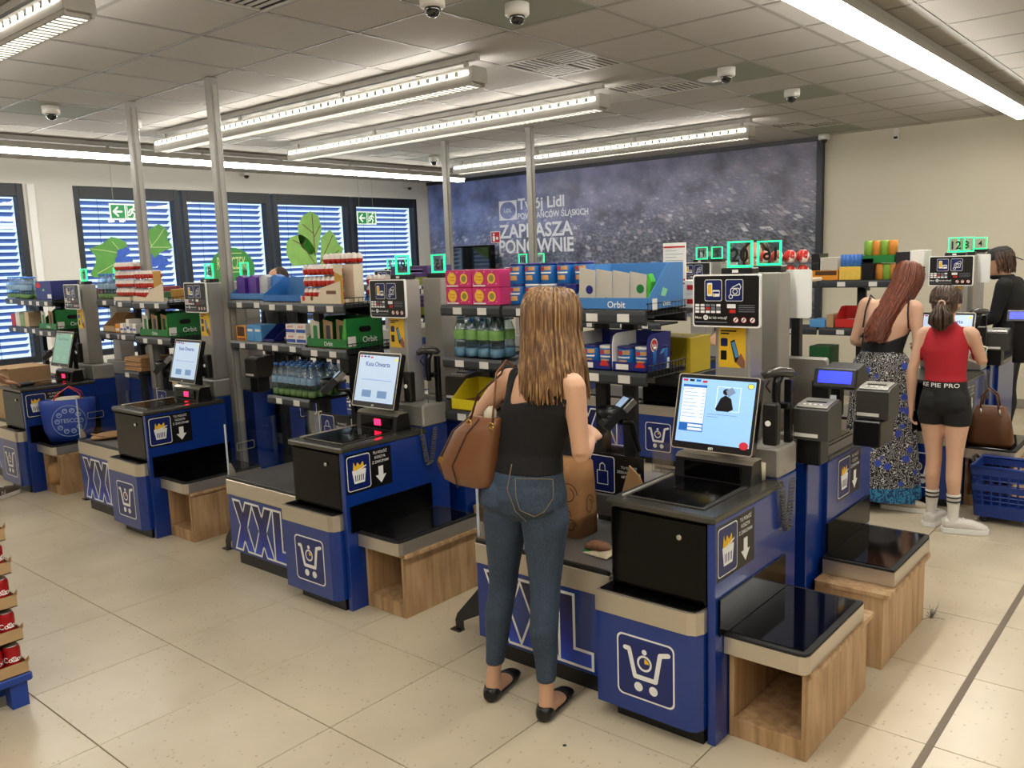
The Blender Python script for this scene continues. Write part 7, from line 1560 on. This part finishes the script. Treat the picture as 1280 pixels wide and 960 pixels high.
# ---- pallet with drink cans at the left edge
CRED = mat('can_red', '#a3141a', .3, .4, var=.08); CTOP = mat('can_top', '#b9b6b0', .3, .9)
px0 = V((-3.625, 1.19, 0)); PW, PD = .42, .3
Mr = Matrix.Rotation(math.radians(0), 4, 'Z')
t = thing('plastic_pallet', 'blue plastic display pallet under the red cans at the left edge', 'pallet', (px0.x-PW, px0.y-PD, 0)); PBL = mat('pallet_blue', '#153a8c', .45, var=.08)
obj('deck', MB().box(0, PW, 0, PD, .105, .14, .006), PBL, t)
for x in (.05, PW/2, PW-.05):
    for y in (.05, PD-.05): obj('foot', MB().prism([(x-.032, y-.032), (x+.032, y-.032), (x+.032, y+.032), (x-.032, y+.032)], 'z', 0, .105), PBL, t)
canm = MB().lathe([(.022, 0), (.0265, .006), (.0325, .014), (.033, .02), (.033, .1), (.0325, .105), (.0265, .115), (.0265, .118), (.024, .116)], 18, mis=[1, 1, 0, 0, 0, 0, 1, 1]); r = .0335
for a0 in (0,): 
    for rot in (.4, 3.5): canm.text('Coca-Cola', .022, lambda a, b_, o=0: (r*math.sin(a/r+rot), -r*math.cos(a/r+rot), b_), 0, .055, 'c', 2)
CANM = canm.mesh('drink_can'); [CANM.materials.append(q) for q in (CRED, CTOP, WHITE)]
nlev = 5
for lv in range(nlev):
    z0 = .14+lv*.135; sh2 = .02*lv
    c_ = thing('can_tray', 'cardboard tray of red cans, %s from the floor' % ['first', 'second', 'third', 'fourth', 'fifth'][lv], 'tray', (px0.x-PW-sh2, px0.y-PD, z0), group='can trays')
    w_, d_ = PW-.005, PD-.01
    obj('base', MB().box(.005, w_, .005, d_, 0, .004), KRAFT, c_)
    obj('long_wall', MB().box(.005, w_, .005, .009, .0, .05), KRAFT, c_); obj('long_wall', MB().box(.005, w_, d_-.004, d_, .0, .05), KRAFT, c_)
    for xx in (.005, w_-.004): obj('end_wall', MB().box(xx, xx+.004, .009, d_-.004, 0, .05), KRAFT, c_)
    obj('corner_flap', MB().prism([(.0, .035), (.03, .06), (.03, .075), (.0, .055)], 'y', d_-.003, d_).move((w_-.012, 0, 0)), KRAFT, c_); obj('stamp', MB().poly(rrect(w_-.1, w_-.05, .015, .04, .002), front(0, .0045, 0)), INK, c_)
    for i in range(6):
        for q in range(4): 
            if i >= 3: o = obj('drink_can', CANM, None, None, (px0.x-PW-sh2+.04+i*.067, px0.y-PD+.045+q*.067, z0+.0045)); o.rotation_euler = (0, 0, random.uniform(-.5, .5)); tag(o, 'red cola can in the %s tray from the floor at the left edge' % ['first', 'second', 'third', 'fourth', 'fifth'][lv], 'can', 'red cans in the trays')
# litter
tag(obj('paper_scrap', MB().box(-.035, .035, -.012, .012, 0, .003, .001), PAPER, None, (-.93, 2.62, 0)), 'tiny white paper scrap on the floor by the nearest oak stand', 'litter')
fl = MB(); q = random.Random(5)
for i in range(30): fl.tube([(0, 0, .005+.01*q.random()), (q.gauss(0, .02), q.gauss(0, .03), q.uniform(.005, .06))], .0012, 4)
tag(obj('dust_fluff', fl, mat('fluff_grey', '#77736c', .9), None, (-.975, 4.09, 0)), 'grey fluff on the floor at the rear corner of the closed oak stand', 'litter')
tag(obj('floor_stain', MB().lathe([(.001, 0), (.007, 0), (.007, .0012), (.001, .0012)], 10), BLACK, None, (-1.72, 2.24, .0)), 'small dark spot on the floor in the foreground', 'stain')
